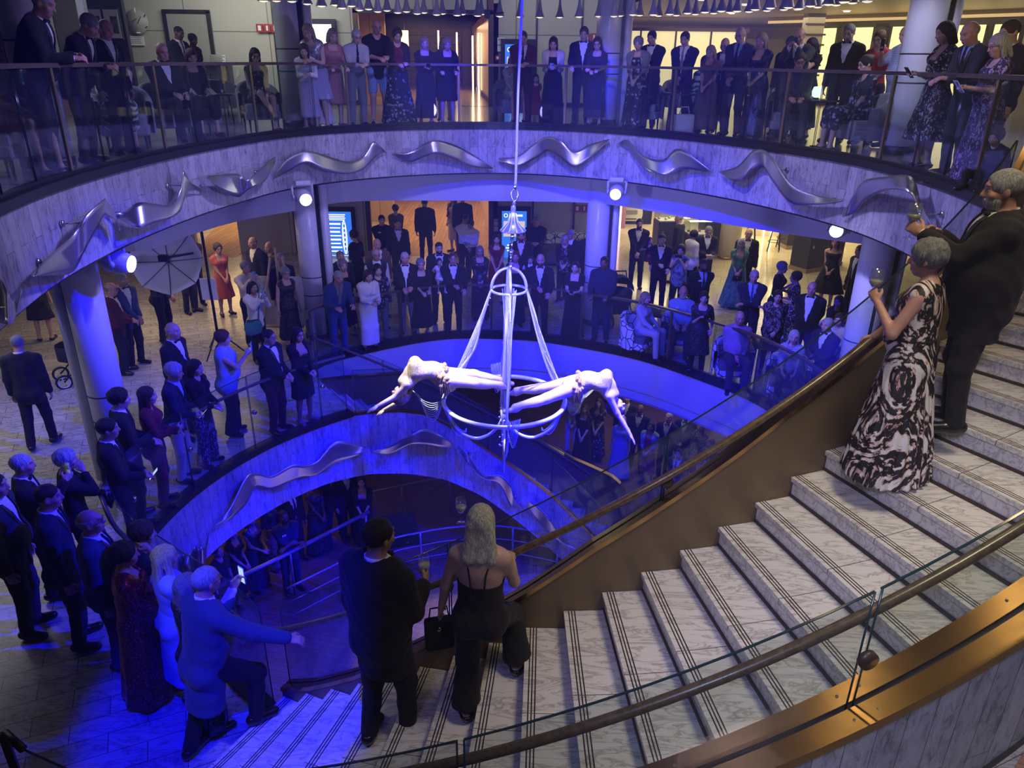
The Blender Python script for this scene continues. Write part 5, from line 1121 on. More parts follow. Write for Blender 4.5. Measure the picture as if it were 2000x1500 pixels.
def hand_d(P,J,sd,curl=.6):
    """palm, four unequal bent fingers and a thumb leaving the side of the palm"""
    k=J['k']*(.9 if J['sex']=='f' else 1); W,d,n=J['wr'+sd],J['hd'+sd],J['hn'+sd]; sg=1 if sd=='R' else -1
    x=np.cross(d,n); x=nrm(x); n=nrm(np.cross(x,d)); up=J['R'][:,2]
    c=J.get('curl'+sd,curl); tdir=J.get('thumb'+sd,1)
    pc=W+d*.048*k; L=[ell(P,pc,np.array((.040,.052,.0165))*k,np.stack([x,d,n],1)),cap(P,W-d*.05*k,W+d*.02*k,.027*k,.026*k)]
    for i,(off,ln) in enumerate(((-.030,.066),(-.010,.076),(.010,.071),(.029,.056))):
        off=off*tdir; p0=W+(d*.088+x*off)*k; a1=c*.75; a2=c*1.7; d1=nrm(d*math.cos(a1)-n*math.sin(a1)+x*off*1.2); d2=nrm(d*math.cos(a2)-n*math.sin(a2)+x*off*.6)
        p1=p0+d1*ln*.52*k; p2=p1+d2*ln*.55*k; L.append(smin(cap(P,p0,p1,.0102*k,.0092*k),cap(P,p1,p2,.0092*k,.0075*k),.004))
    t0=W+(d*.025-x*.026*tdir)*k; t1=t0+nrm(d*.75-x*.75*tdir-n*.35*c)*.042*k; t2=t1+nrm(d*1.0-x*.15*tdir-n*.7*c)*.034*k
    L.append(smin(cap(P,t0,t1,.0145*k,.0115*k),cap(P,t1,t2,.0112*k,.009*k),.006)); return smins(L,.008*k)
def foot_d(P,J,sd,o=0):
    k=J['k']; a,t=J['an'+sd],J['toe'+sd]; he=a-nrm(t-a)*.045*k-V3(0,0,.04)*k
    return smin(cap(P,a,a-V3(0,0,.035)*k,.036*k+o),cap(P,he,t,.036*k+o,.030*k+o),.03*k)
def bbox(pts,r): P=np.array(pts); return P.min(0)-r,P.max(0)+r
def mesh_of(d,F): return snets(d.astype(np.float32),F.lo,F.h)
def hair_d(P,J,style):
    q=head_local(P,J); kk=J['k']**.6
    v=np.sin(q[...,0]*90+q[...,2]*40)*np.sin(q[...,1]*80+q[...,2]*30)*.0022
    th={'thin':.005,'short':.009,'fade':.008,'bald':.006}.get(style,.012)
    if style in('curly','up'): th=.022; v=v*2.6
    d=ell(q,(0,-.016,.036),(.077+th,.097+th,.086+th))
    face=ell(q,(0,.118,-.036),(.074,.086,.112) if style!='fringe' else (.071,.075,.085))
    d=-smin(-d,face,.012)
    below={'short':-.072,'curly':-.08,'thin':-.06,'bald':-.06,'bob':-.12,'long':-.3,'fringe':-.10,'bun':-.07,'up':-.06,'tail':-.07,'fade':-.05,'lob':-.22}[style]
    d=np.maximum(d,below-q[...,2]); d=np.maximum(d,-ell(q,(0,.02,-.105),(.066,.085,.075)))
    if style in('short','thin','bald','fade'): d=np.maximum(d,np.where(q[...,1]>.0,(-.012-q[...,2]),-1))
    if style=='fade': d=np.maximum(d+np.where(q[...,2]<.05,.006,0),-1)
    if style=='bald': d=np.maximum(d,q[...,2]-.052); d=np.maximum(d,q[...,1]-.035)
    if style in('bob','long','fringe','lob'):
        zb={'bob':-.115,'fringe':-.10,'long':-.26,'lob':-.20}[style]; L=[d]
        for s in(-1,1): L.append(ecap(q,(.070*s,-.012,.01),(.082*s,-.012 if style!='long' else .01,zb),.034,.03,(1,0,0),.62))
        for x in(-.045,0,.045): L.append(ecap(q,(x,-.075,.0),(x*(1.25 if style!='lob' else 1.6),-.09,zb-.01),.045,.036 if style!='lob' else .046,(0,1,0),.75))
        d=smins(L,.02); d=np.maximum(d,-ell(q,(0,.12,-.04),(.066,.09,.105)))
    if style=='bun': d=smin(d,ell(q,(0,-.105,.06),(.045,.045,.045)),.015)
    if style=='tail': d=smin(d,cap(q,(0,-.11,.03),(0,-.125,-.2),.034,.014),.02)
    return (d+v)*kk
HTOP={}
def figure(name,J,sk,label,out,loc,rz,res,cat='person',group=None,hand_res=None,uncovered=None):
    """out: dict of clothing. The body is one mesh; clothing and hair are its children."""
    k=J['k']; R=J['R']; fw=R[:,1]; up=R[:,2]; f=J['sex']=='f'; hr=hand_res or max(.0062,min(.011,res*.62))
    allp=[J[x] for x in('pel','waist','chest','nb','hc','shR','shL','elR','elL','wrR','wrL','hipR','hipL','knR','knL','anR','anL','toeR','toeL')]
    # ---- body
    lo,hi=bbox(allp,.17*k); F=Field(lo,hi,max(res,.013)); P=F.P
    bare=out.get('bare',1.0); legr=out.get('leg_scale',1.0); tw=-.012 if not out.get('skin_torso') else 0
    d=smins([torso_d(P,J,tw),neck_d(P,J)],.02*k)
    for sd in'RL': d=smin(d,arm_d(P,J,sd,0 if out.get('sleeve',1)<.9 else -.006),.02*k); d=smin(d,leg_d(P,J,sd,0 if out.get('bare_legs') else -.012,legr,calf=bool(out.get('bare_legs'))),.02*k); d=smin(d,foot_d(P,J,sd,0 if out.get('bare_legs') else -.006),.02)
    Vb,Qb=mesh_of(d,F); parts=[(Vb,Qb,0)]
    hs=max(.0075,min(.0125,res*.62)); lo,hi=bbox([J['hc']],.15*k**.6); lo[2]-=.04*k; Fh=Field(lo,hi,hs); dh=smin(head_d(Fh.P,J),neck_d(Fh.P,J),.025*k)
    Vh,Qh=mesh_of(dh,Fh); parts.append((Vh,Qh,0))
    for sd in'RL':
        lo,hi=bbox([J['wr'+sd]-J['hd'+sd]*.04*k,J['wr'+sd]+J['hd'+sd]*.18*k],.075*k); Fd=Field(lo,hi,hr); v,q=mesh_of(hand_d(Fd.P,J,sd),Fd); parts.append((v,q,0))
    n0=len(Vb); Vall=np.concatenate([p[0] for p in parts]); hl=np.full((len(Vall),3),-9.); hl[n0:n0+len(Vh)]=head_local(Vh.astype(np.float32),J)
    body=fmesh(name,parts,[SK[sk]],None,hl); body.location=loc; body.rotation_euler=(0,0,rz); tag(body,label,cat,group)
    def piece(nm,fn,pts,pad,m,r=None):
        lo,hi=bbox(pts,pad); G_=Field(lo,hi,r or res); d=fn(G_.P); v,q=mesh_of(d,G_)
        if len(q)==0: return None
        return fmesh(nm,[(v,q,0)],[m],body)
    arms=[J['elR'],J['elL'],J['wrR'],J['wrL'],J['shR'],J['shL']]; tors=[J['pel']-up*.2*k,J['nb'],J['chest']]
    wr=lambda P,a=.004: a*np.sin(P[...,2]*38+P[...,0]*23)*np.sin(P[...,0]*31-P[...,1]*27+P[...,2]*9)
    def rel(P): q=P-np.asarray(J['nb'],np.float32); return q@np.asarray(R[:,0],np.float32),q@np.asarray(fw,np.float32),q@np.asarray(up,np.float32)
    # ---- hair
    hs_=out.get('hair')
    if hs_ and hs_[0]!='none':
        pad=.19*k**.6; pts=[J['hc'],J['hc']+J['HR']@V3(0,-.06,-.24 if hs_[0] in('long','tail','lob') else -.05)*k]
        piece('hair',lambda P: hair_d(P,J,hs_[0]),pts,pad,HM[hs_[1]],max(.009,res*.75))
    if out.get('beard'): piece('beard',lambda P:(lambda q: np.maximum(np.maximum(ell(q,(0,.03,-.055),(.066,.074,.070)),-ell(q,(0,.11,-.052),(.022,.04,.014))),np.maximum(q[...,2]+.036,-.01-q[...,1]))*k**.6)(head_local(P,J)),[J['hc']],.14*k,HM[out['beard']],max(.008,res*.6))
    if out.get('glasses'):
        m=MB(); c=J['hc']; HR=J['HR']; kk=k**.6; w=lambda a:c+HR@(np.array(a)*kk)
        for s in(-1,1):
            m.tube([w((.033*s+.021*math.cos(t),.096,.010+.017*math.sin(t))) for t in np.linspace(0,2*math.pi,14,endpoint=False)],.0022,5,True); m.tube([w((.054*s,.094,.014)),w((.078*s,.05,.014)),w((.082*s,-.01,.008))],.002,5)
        m.tube([w((-.012,.100,.014)),w((0,.104,.017)),w((.012,.100,.014))],.002,5); m.obj('spectacles',MLENS,body)
    # ---- lower garments
    low=out.get('low')
    if low:
        kind,m=low[0],FB[low[1]]
        legpts=[J['pel'],J['knR'],J['knL'],J['anR'],J['anL'],J['hipR'],J['hipL']]
        if kind in('t','wide','h'):
            def fn(P):
                o2=.016 if kind!='wide' else .024; o3=.024 if kind!='wide' else .075
                d=np.minimum(leg_d(P,J,'R',.017*k,1,o2*k,o3*k),leg_d(P,J,'L',.017*k,1,o2*k,o3*k)); tb=torso_d(P,J,.012*k); z=(P-np.asarray(J['pel'],np.float32))@np.asarray(up,np.float32)
                tb=np.maximum(tb,np.maximum(z-.10*k,-z-.17*k)); d=smin(d,tb,.03*k)+wr(P,.003)
                if kind=='h': 
                    for sd in'RL':
                        pass
                    kz=max(J['knR'][2],J['knL'][2]); d=np.maximum(d,(kz+.05*k)-P[...,2]) if not J['sit'] else d
                else:
                    for sd in'RL':
                        a=J['an'+sd]; q=P-np.asarray(a,np.float32); ax=nrm(a-J['kn'+sd]); e=(q@np.asarray(ax,np.float32))-(.035-out.get('cut',0))*k; near=(q*q).sum(-1)<(.16*k)**2; d=np.where(near,np.maximum(d,e),d)
                return d
            piece('trousers' if kind!='h' else 'shorts',fn,legpts,.21*k,m)
        else:
            hem=low[2] if len(low)>2 else .5; flare=low[3] if len(low)>3 else .2; pl=low[4] if len(low)>4 else 9
            _skirt(piece,J,m,hem,flare,pl,up,fw,wr,k,'skirt',top=.10)
    # ---- upper garments
    if out.get('dress'):
        m=FB[out['dress'][0]]; sl=out['dress'][1]; hem=out['dress'][2]; flare=out['dress'][3]; pl=out['dress'][4] if len(out['dress'])>4 else 10; neckd=out.get('neck',.10)
        def fn(P):
            u,y,z=rel(P); d=torso_d(P,J,.011*k)
            if sl>0:
                for sd in'RL': d=smin(d,arm_d(P,J,sd,.011*k,sl),.015*k)
            d=d+wr(P,.0025); nk=np.abs(u)-.085*k; d=np.maximum(d,-np.maximum(nk,np.maximum(-neckd*k-z,-y)))
            d=np.maximum(d,-(np.sqrt(u*u+y*y+(z-.02*k)**2)-.082*k))
            if out.get('strap'): d=np.maximum(d,np.minimum(z+out['strap']*k,.0 if False else 9)) if False else np.maximum(d,z+out['strap']*k)
            if out.get('backlow'): d=np.maximum(d,np.where(y<0.02,z+out['backlow']*k,-1))
            zz=(P-np.asarray(J['pel'],np.float32))@np.asarray(up,np.float32); return np.maximum(d,-zz-.11*k)
        piece('bodice',fn,tors+(arms if sl>0 else [J['shR'],J['shL']]),.22*k,m)
        if hem is not None: _skirt(piece,J,m,hem,flare,pl,up,fw,wr,k,'skirt',top=.19)
        if out.get('straps'):
            mm=MB()
            for s in(-1,1):
                mm.tube([J['chest']+R@V3(.075*s,.13,.06)*k,J['shc']+R@V3(.095*s,.055,.055)*k,J['shc']+R@V3(.09*s,-.035,.06)*k,J['chest']+R@V3(.055*s,-.105,.02)*k,J['waist']+R@V3(.04*s,-.115,.06)*k],.006*k,6)
            mm.obj('strap',m,body)
    tp=out.get('top')
    if tp:
        m=FB[tp[0]]; sl=tp[1]; lng=tp[2] if len(tp)>2 else .16; loose=tp[3] if len(tp)>3 else .014
        def fn(P):
            u,y,z=rel(P); d=torso_d(P,J,loose*k)
            if sl>0:
                for sd in'RL': d=smin(d,arm_d(P,J,sd,(loose+.004)*k,sl),.02*k)
            d=smin(d,ecap(P,J['pel']-up*.1*k,J['waist'],(.165+loose)*k,(.135+loose)*k,fw,.72),.03*k)+wr(P,.004)
            nk=np.abs(u)-.07*k*(1+np.clip(z/(out.get('neck',.06)*k),-1,0)*.6); d=np.maximum(d,-np.maximum(nk,np.maximum(-out.get('neck',.06)*k-z,-y)))
            d=np.maximum(d,-(np.sqrt(u*u+y*y+(z-.03*k)**2)-.075*k)); zz=(P-np.asarray(J['pel'],np.float32))@np.asarray(up,np.float32); return np.maximum(d,-zz-lng*k)
        piece('top',fn,tors+(arms if sl>0 else [J['shR'],J['shL']]),.23*k,m)
    if out.get('shirt'):
        full=out.get('jacket') is None
        def fn(P):
            u,y,z=rel(P); d=torso_d(P,J,.008*k)
            c=cap(P,J['nb']-up*.02*k,J['nb']+up*.0*k+fw*.012*k,.064*k,.060*k); d=smin(d,c,.012*k)
            for sd in'RL': d=smin(d,arm_d(P,J,sd,.010*k,.96 if full else .985,.95),.02*k)
            d=np.maximum(d,z-.022*k)
            if not full: d=np.maximum(d,np.where(y<.015*k,z+.05*k,-1)); d=np.maximum(d,-np.maximum(np.abs(u)-.02*k,np.maximum(.0-z,-y))) if out.get('open') else d
            zz=(P-np.asarray(J['pel'],np.float32))@np.asarray(up,np.float32); return np.maximum(d,-zz-.02*k)+(wr(P,.003) if full else 0)
        piece('shirt',fn,tors+arms,.21*k,FB[out['shirt']],max(res*.9,.011))
        A=[]
        for t in np.linspace(.16,2*math.pi-.16,26):
            cx,cy_=math.sin(t),math.cos(t); rr=(.060 if f else .067)*k; b_=J['nb']+R[:,0]*cx*rr+fw*(cy_*rr*1.04+.012*k); low_=-.004-.018*cy_
            A.append([b_+up*low_*k,b_+up*(low_+.040)*k*1.0-R[:,0]*cx*.003-fw*cy_*.003])
        o_=MB().grid(A).obj('collar',FB[out['shirt']],body); sm=o_.modifiers.new('t','SOLIDIFY'); sm.thickness=.006; sm.offset=1
        # front line of the shirt for bow tie and tie
        def front(z,u=0.):
            s=np.linspace(0,.32,65)[:,None]; p=(J['nb']+up*z*k+R[:,0]*u*k+fw*s*k).astype(np.float32); dd=np.minimum(torso_d(p,J,.009*k),cap(p,J['nb']-up*.01*k,J['nb']+up*.045*k+fw*.012*k,.066*k)); i=np.where(dd<0)[0]; return p[i[-1]] if len(i) else p[20]
        if out.get('bow'):
            c=front(.012)+fw*.008*k
            piece('bow_tie',lambda P: smins([cap(P,c+R[:,0]*.008*k,c+R[:,0]*.05*k,.007*k,.020*k),cap(P,c-R[:,0]*.008*k,c-R[:,0]*.05*k,.007*k,.020*k),ell(P,c,np.array((.012,.012,.013))*k)],.004),[c],.085*k,FB[out['bow']],max(.006,res*.45))
        if out.get('tie'):
            T=[front(-.0)+fw*.006*k]+[front(z)+fw*.007*k for z in(-.06,-.14,-.24,-.34)]
            piece('tie',lambda P: smins([cap(P,T[0],T[0]-up*.03*k,.017*k,.012*k)]+[ecap(P,T[i],T[i+1],(.013+.006*i)*k,(.019+.006*i)*k,fw,.3) for i in range(4)],.006),T,.07*k,FB[out['tie']],max(.007,res*.55))
    jk=out.get('jacket')
    if jk:
        m=FB[jk]; V=out.get('vee',.30); lng=out.get('jlen',.20); vest=out.get('waistcoat')
        def fn(P):
            u,y,z=rel(P); d=torso_d(P,J,.021*k)
            d=smin(d,ecap(P,J['pel']-up*(lng-.02)*k+fw*.0,J['waist'],(.172+.03*J['fat'])*k,(.16+.05*J['fat'])*k,fw,.78),.03*k)
            q=.9
            if not vest:
                for sd in'RL': d=smin(d,arm_d(P,J,sd,.020*k,.955),.03*k)
                for s in'RL': d=smin(d,cap(P,J['shc']+(J['sh'+s]-J['shc'])*.5+up*.008*k,J['sh'+s]+up*.002*k,.062*k,.066*k),.03*k)
            d=d+wr(P,.004); hw=.078*(1+np.clip(z/(V*k),-1.0,.3)); open_=np.maximum(np.abs(u)-hw*k,np.maximum(-V*k-z,-y)); d=np.maximum(d,-open_)
            d=-smin(-d,np.sqrt(u*u+(y-.012*k)**2+((z-.055*k)*.8)**2)-.076*k,.014*k)
            d=np.maximum(d,-np.maximum(np.abs(u)-.004*k-np.clip(-(z+(V+.12)*k),0,.3)*.12,np.maximum(z+V*k,-y+.0)))
            zz=(P-np.asarray(J['pel'],np.float32))@np.asarray(up,np.float32); return np.maximum(d,-zz-lng*k)
        piece('jacket' if not vest else 'waistcoat',fn,tors+arms+[J['pel']-up*(lng+.02)*k],.24*k,m)
        if not vest and res<.02:
            # lapels: slim folded strips along the opening
            for s in(-1,1):
                A=[]
                for z in np.linspace(.0,-V,9):
                    row=[]
                    for w_ in np.linspace(0,1,4):
                        uu=(.074*(1+z/V)+w_*.05*math.sin(math.pi*min(1,(-z/V)*.85+.12)))*s
                        ss=np.linspace(0,.34,60)[:,None]; p=(J['nb']+up*z*k+R[:,0]*uu*k+fw*ss*k).astype(np.float32); dd=torso_d(p,J,.024*k); i=np.where(dd<0)[0]; row.append((p[i[-1]] if len(i) else p[15])+fw*.004*k)
                    A.append(row)
                o=MB().grid(A).obj('lapel',FB['satin'] if 'satin' in FB else m,body); sm=o.modifiers.new('t','SOLIDIFY'); sm.thickness=.004
    if out.get('shawl'):
        def fn(P):
            u,y,z=rel(P); d=torso_d(P,J,.028*k)
            for sd in'RL': d=smin(d,arm_d(P,J,sd,.03*k,.72),.03*k)
            d=d+wr(P,.006); d=np.maximum(d,-np.maximum(np.abs(u)-(.06-z*.1),-y)); d=np.maximum(d,-(np.sqrt(u*u+y*y+(z-.02*k)**2)-.085*k)); return np.maximum(d,-z-.40*k)
        piece(out.get('shawlname','cardigan'),fn,tors+arms,.24*k,FB[out['shawl']])
    if out.get('pleated_scarf'): pass
    # ---- shoes
    sh=out.get('shoes','black')
    if sh:
        heel=out.get('heel',0)
        for sd in'RL':
            a,t=J['an'+sd],J['toe'+sd]
            def fn(P):
                d=foot_d(P,J,sd,.009*k); d=np.maximum(d,P[...,2]-(a[2]-.010*k if f else a[2]+.01*k)); 
                if f: d=np.maximum(d,-np.maximum(np.sqrt(((P-np.asarray(a+V3(0,.02,0),np.float32))**2).sum(-1))-.045*k,-1))
                return np.maximum(d,-(P[...,2]-(min(a[2],t[2])-.083*k if J['sit']=='cross' and sd=='R' else max(a[2]-.085*k,-5))))
            piece('shoe',fn,[a,t],.09*k,FB[sh] if sh in FB and sh!='black' else MSHOE,max(.008,res*.7))
    if out.get('necklace'):
        mm=MB(); c=J['nb']+up*.0
        pts=[]
        for t in np.linspace(0,2*math.pi,22,endpoint=False):
            dd=R@V3(.075*math.sin(t),.085*math.cos(t)+.005,-.035*(1+math.cos(t))+.02); pts.append(c+dd*k)
        for p in pts: mm.lathe([(.0005,.007),(.007,0),(.0005,-.007)],tuple(p),6)
        mm.obj('necklace',FB['pearl'],body)
    return body
def _skirt(piece,J,m,hem,flare,pl,up,fw,wr,k,nm,top=.1):
    pel=J['pel']
    if J['sit']:
        def fn(P):
            d=np.minimum(cap(P,J['hipR'],J['knR'],.125*k,.085*k),cap(P,J['hipL'],J['knL'],.125*k,.085*k)); mid=(J['hipR']+J['hipL'])/2; mk=(J['knR']+J['knL'])/2
            d=smin(d,cap(P,mid,mk,.12*k,.075*k),.05*k)
            if hem<.40:
                t=min(1,(.49-hem)/.42)
                for sd in'RL': d=smin(d,cap(P,J['kn'+sd],J['kn'+sd]+(J['an'+sd]-J['kn'+sd])*t,.085*k,.095*k),.05*k)
            tb=torso_d(P,J,.014*k); z=(P-np.asarray(pel,np.float32))@np.asarray(up,np.float32); d=smin(d,np.maximum(tb,z-top*k),.03*k)+wr(P,.004)
            if hem>=.40: d=np.maximum(d,P[...,1]-(J['knR'][1]+.03*k-max(0,hem-.45)*1.2*k))
            return d
        piece(nm,fn,[pel,J['knR'],J['knL'],J['anR'],J['anL']],.2*k,m); return
    c=(J['anR']+J['anL'])/2; hz=hem*k; bot=V3(pel[0]*.4+c[0]*.6,pel[1]*.4+c[1]*.6-.0,hz-.03)
    def fn(P):
        rel_=P-np.asarray(pel,np.float32); th=np.arctan2(rel_[...,0],rel_[...,1]); t=np.clip((pel[2]-P[...,2])/max(.05,pel[2]-hz),0,1)
        rt=.168*k*(1+.35*J['fat'])+.012*k; rb=rt+(flare-.12)*k
        d=ecap(P,pel+up*.02*k,bot,rt,rb,fw,.74)
        d=smin(d,ecap(P,J['waist'],pel,.135*k*(1+.7*J['fat']),rt,fw,.7),.04*k)
        for sd in'RL': d=smin(d,cap(P,J['hip'+sd],J['kn'+sd],.10*k,.075*k),.04*k)
        for s in(-1,1): d=smin(d,ell(P,pel+V3(.075*s,-.055,-.06)*k,np.array((.1,.095,.11))*k),.04*k)
        if hem<.3:
            for sd in'RL': d=smin(d,cap(P,J['kn'+sd],J['an'+sd],.085*k,.085*k),.05*k)
        d=d+t*(.010+.02*max(0,flare-.15))*np.cos(pl*th+2*np.sin(P[...,2]*5))*k+wr(P,.002)
        z=(P-np.asarray(pel,np.float32))@np.asarray(up,np.float32); return np.maximum(np.maximum(d,z-top*k),hz-P[...,2])
    piece(nm,fn,[pel+up*.25*k,bot+V3(flare+.05,flare+.05,0)*k,bot-V3(flare+.05,flare+.05,0)*k,J['hipR'],J['hipL'],J['knR'],J['knL']],.14*k,m)
FB['satin']=mat('lapel_satin',(.02,.02,.024),.35)
# ================================================================ PEOPLE
def tux(**k): return dict(dict(jacket='black',shirt='white',bow='black',low=('t','black')),**k)
def suit(c='charcoal',shirt='white',tie='black',**k): return dict(dict(jacket=c,shirt=shirt,tie=tie,low=('t',c)),**k)
def dress(c,sl=.3,hem=.5,fl=.2,pl=9,**k): return dict(dict(dress=(c,sl,hem,fl,pl),sleeve=sl,bare_legs=1),**k)
def sep(top,sl,low,lk='t',**k): return dict(dict(top=(top,sl),low=(lk,low),sleeve=sl,bare_legs=1 if lk!='t' else 0),**k)
PROPS=[]
def place_ring(x,y,d):
    p=hit(RING,x,y); u=ray(x,y); u=u/np.linalg.norm(u[:2]); return p+u*d
D_U={207:.9,222:1.6,-6:1.5,322:1.7,378:1.8,350:5.6,377:5.6,500:1.2,650:.3,866:1.1,829:.3,736:.5,776:.3,1003:1.0,1260:.8,1273:1.0,1338:.8,1374:1.3,1416:1.1,1388:.8,1446:.8,1487:.7,1563:1.5,1545:2.0,1585:2.0,1660:1.8,1719:2.2,1770:2.3,1682:1.0,1560:1.2,1952:.5,1972:.9,1845:.5,1893:.25,1950:.35,88:.15,182:.15}
def place_head(J,zf,x,y,rz):
    top=J['hc']+J['HR']@V3(0,-.01,.127)*J['k']**.6; w=at(x,y,zf+top[2]); o=Rz(rz)@top; return np.array([w[0]-o[0],w[1]-o[1],zf])
def phone(p,fwd,label,lit=True,tilt=.0,land=False):
    r=empty('smartphone',tuple(p),label,'smartphone'); x=nrm(np.cross(fwd,[0,0,1])); up=nrm(np.cross(x,fwd)); f=np.cross(up,x)
    if land: x,up=up,-x
    r.matrix_world=Matrix(((x[0],f[0],up[0],p[0]),(x[1],f[1],up[1],p[1]),(x[2],f[2],up[2],p[2]),(0,0,0,1)))
    MB().box((0,0,0),(.076,.009,.155),0,.003).obj('body',FB['paleblue'] if 'white' in label else MBLACK,r); boxobj('screen',(0,-.0052,0),(.069,.001,.145),emis('phone_screen',(.45,.6,1),1.1),r)
    m=MB(); m.disc((-.02,.006,.05),(0,1,0),.009,.004,10); m.disc((-.02,.006,.028),(0,1,0),.009,.004,10); m.obj('camera_lens',MBLACK,r); return r
def bag(p,label,m,s=(.24,.1,.18),strap=0,rz=0):
    r=empty('handbag',tuple(p),label,'handbag',None,rz); MB().box((0,0,-s[2]/2),s,0,.02).obj('body',m,r)
    w=s[0]*.35; MB().tube([(-w,0,0),(-w*.8,0,max(.09,strap)),(w*.8,0,max(.09,strap)),(w,0,0)],.006,6).obj('handle',m,r); MB().disc((0,-s[1]/2,-.05),(0,1,0),.02,.012,12).obj('clasp',MBRASS,r); return r
def person(label,zf,x,y,h,sex,sk,hair,arms,out,r=None,tgt=(0,9.4),hold=None,res=None,name='person',loc=None,group=None,**kw):
    """x, y: where the top of the head shows; the figure stands (or sits) on floor height zf"""
    out=dict(out); out['hair']=hair; hp=kw.pop('hp',None)
    if hp is None: hp=-.32 if zf==U else(.25 if zf==L else -.06)
    J=pose(h=h,sex=sex,arms=arms,hp=hp,**kw)
    rz=0
    for _ in range(3):
        if loc is not None: p=np.array([*loc,zf])
        elif zf==U:
            q=place_ring(x,y,D_U.get(x,.12 if kw.get('lean') else .4)); top=J['hc']+J['HR']@V3(0,-.01,.127)*J['k']**.6
            if not kw.get('sit') and _==0 and x!=1952: h=min(h*1.10,max(h*.9,h*(q[2]-U)/top[2])); J=pose(h=h,sex=sex,arms=arms,hp=hp,**kw)
            o=Rz(rz)@(J['hc']+J['HR']@V3(0,-.01,.127)*J['k']**.6); p=np.array([q[0]-o[0],q[1]-o[1],U])
        else: p=place_head(J,zf,x,y,rz)
        rz=math.radians(r) if r is not None else face_to(p,*tgt)
    D=np.linalg.norm(p-CP); rs=res or max(.0095,min(.026,.0016*D))
    if arms in('rail','railx','railhold','phone','phone1','phonelow','glass','glass2','glassL','clasp','front','hold'): J['curlR']=J['curlL']=.75
    for k,_l in (hold or []):
        for sd,sg in((('R',1),) if k in('wineR','flute','tumblerR','phoneR') else (('L',-1),) if k in('wineL','tumblerL','phoneL') else (('R',1),('L',-1)) if k in('phone','phoneland') else ()):
            fd=J['hd'+sd]; n0=J['R'][:,0]*sg; J['hn'+sd]=nrm(n0-fd*np.dot(n0,fd)); J['curl'+sd]=.95
    b=figure(name,J,sk,label,out,tuple(p),rz,rs,group=group)
    w=lambda v: p+Rz(rz)@np.asarray(v)
    hr=w(J['wrR']+J['hdR']*.095*J['k']-J['hnR']*.025); hlft=w(J['wrL']+J['hdL']*.095*J['k']-J['hnL']*.025); f=Rz(rz)@V3(0,1,0); f2=Rz(rz)@(J['HR']@V3(0,1,0))
    for k,lab in (hold or []):
        if k=='phone': phone((hr+hlft)/2+f*.02+V3(0,0,.03),f,lab)
        elif k=='phoneR': phone(hr+f*.02+V3(0,0,.03),f,lab)
        elif k=='phoneL': phone(hlft+f*.02+V3(0,0,.03),f,lab)
        elif k=='phoneland': phone((hr+hlft)/2+f*.02+V3(0,0,.04),f,lab,land=True)
        elif k=='phonelow': phone((hr+hlft)/2+f*.03+V3(0,0,.02),nrm(f-V3(0,0,.9)),lab)
        elif k=='wineR': wineglass(hr-V3(0,0,.08),lab,1.15)
        elif k=='wineL': wineglass(hlft-V3(0,0,.08),lab,1.1)
        elif k=='flute': 
            o=wineglass(hr-V3(0,0,.06)+f*.01,lab,1.0); o.scale=(.75,.75,1.15)
        elif k=='tumblerR': tumbler(tuple(hr+f*.02-V3(0,0,.05)),lab)
        elif k=='tumblerL': tumbler(tuple(hlft+f*.02-V3(0,0,.05)),lab)
        elif k=='bagL': bag(hlft-V3(0,0,.05),lab,FB['black'])
        elif k=='bagR': bag(hr-V3(0,0,.05),lab,FB['black'])
        elif k=='clutch': bag((hr+hlft)/2-V3(0,0,-.02)+f*.02,lab,FB['black'],(.22,.05,.13))
        elif k=='paper': boxo=boxobj('programme',(0,0,0),(.16,.012,.2),PAPER); boxo.location=tuple((hr+hlft)/2+f*.05); boxo.rotation_euler=(-.9,0,rz); tag(boxo,lab,'paper')
    return b,J,p,rz
M_=0.0
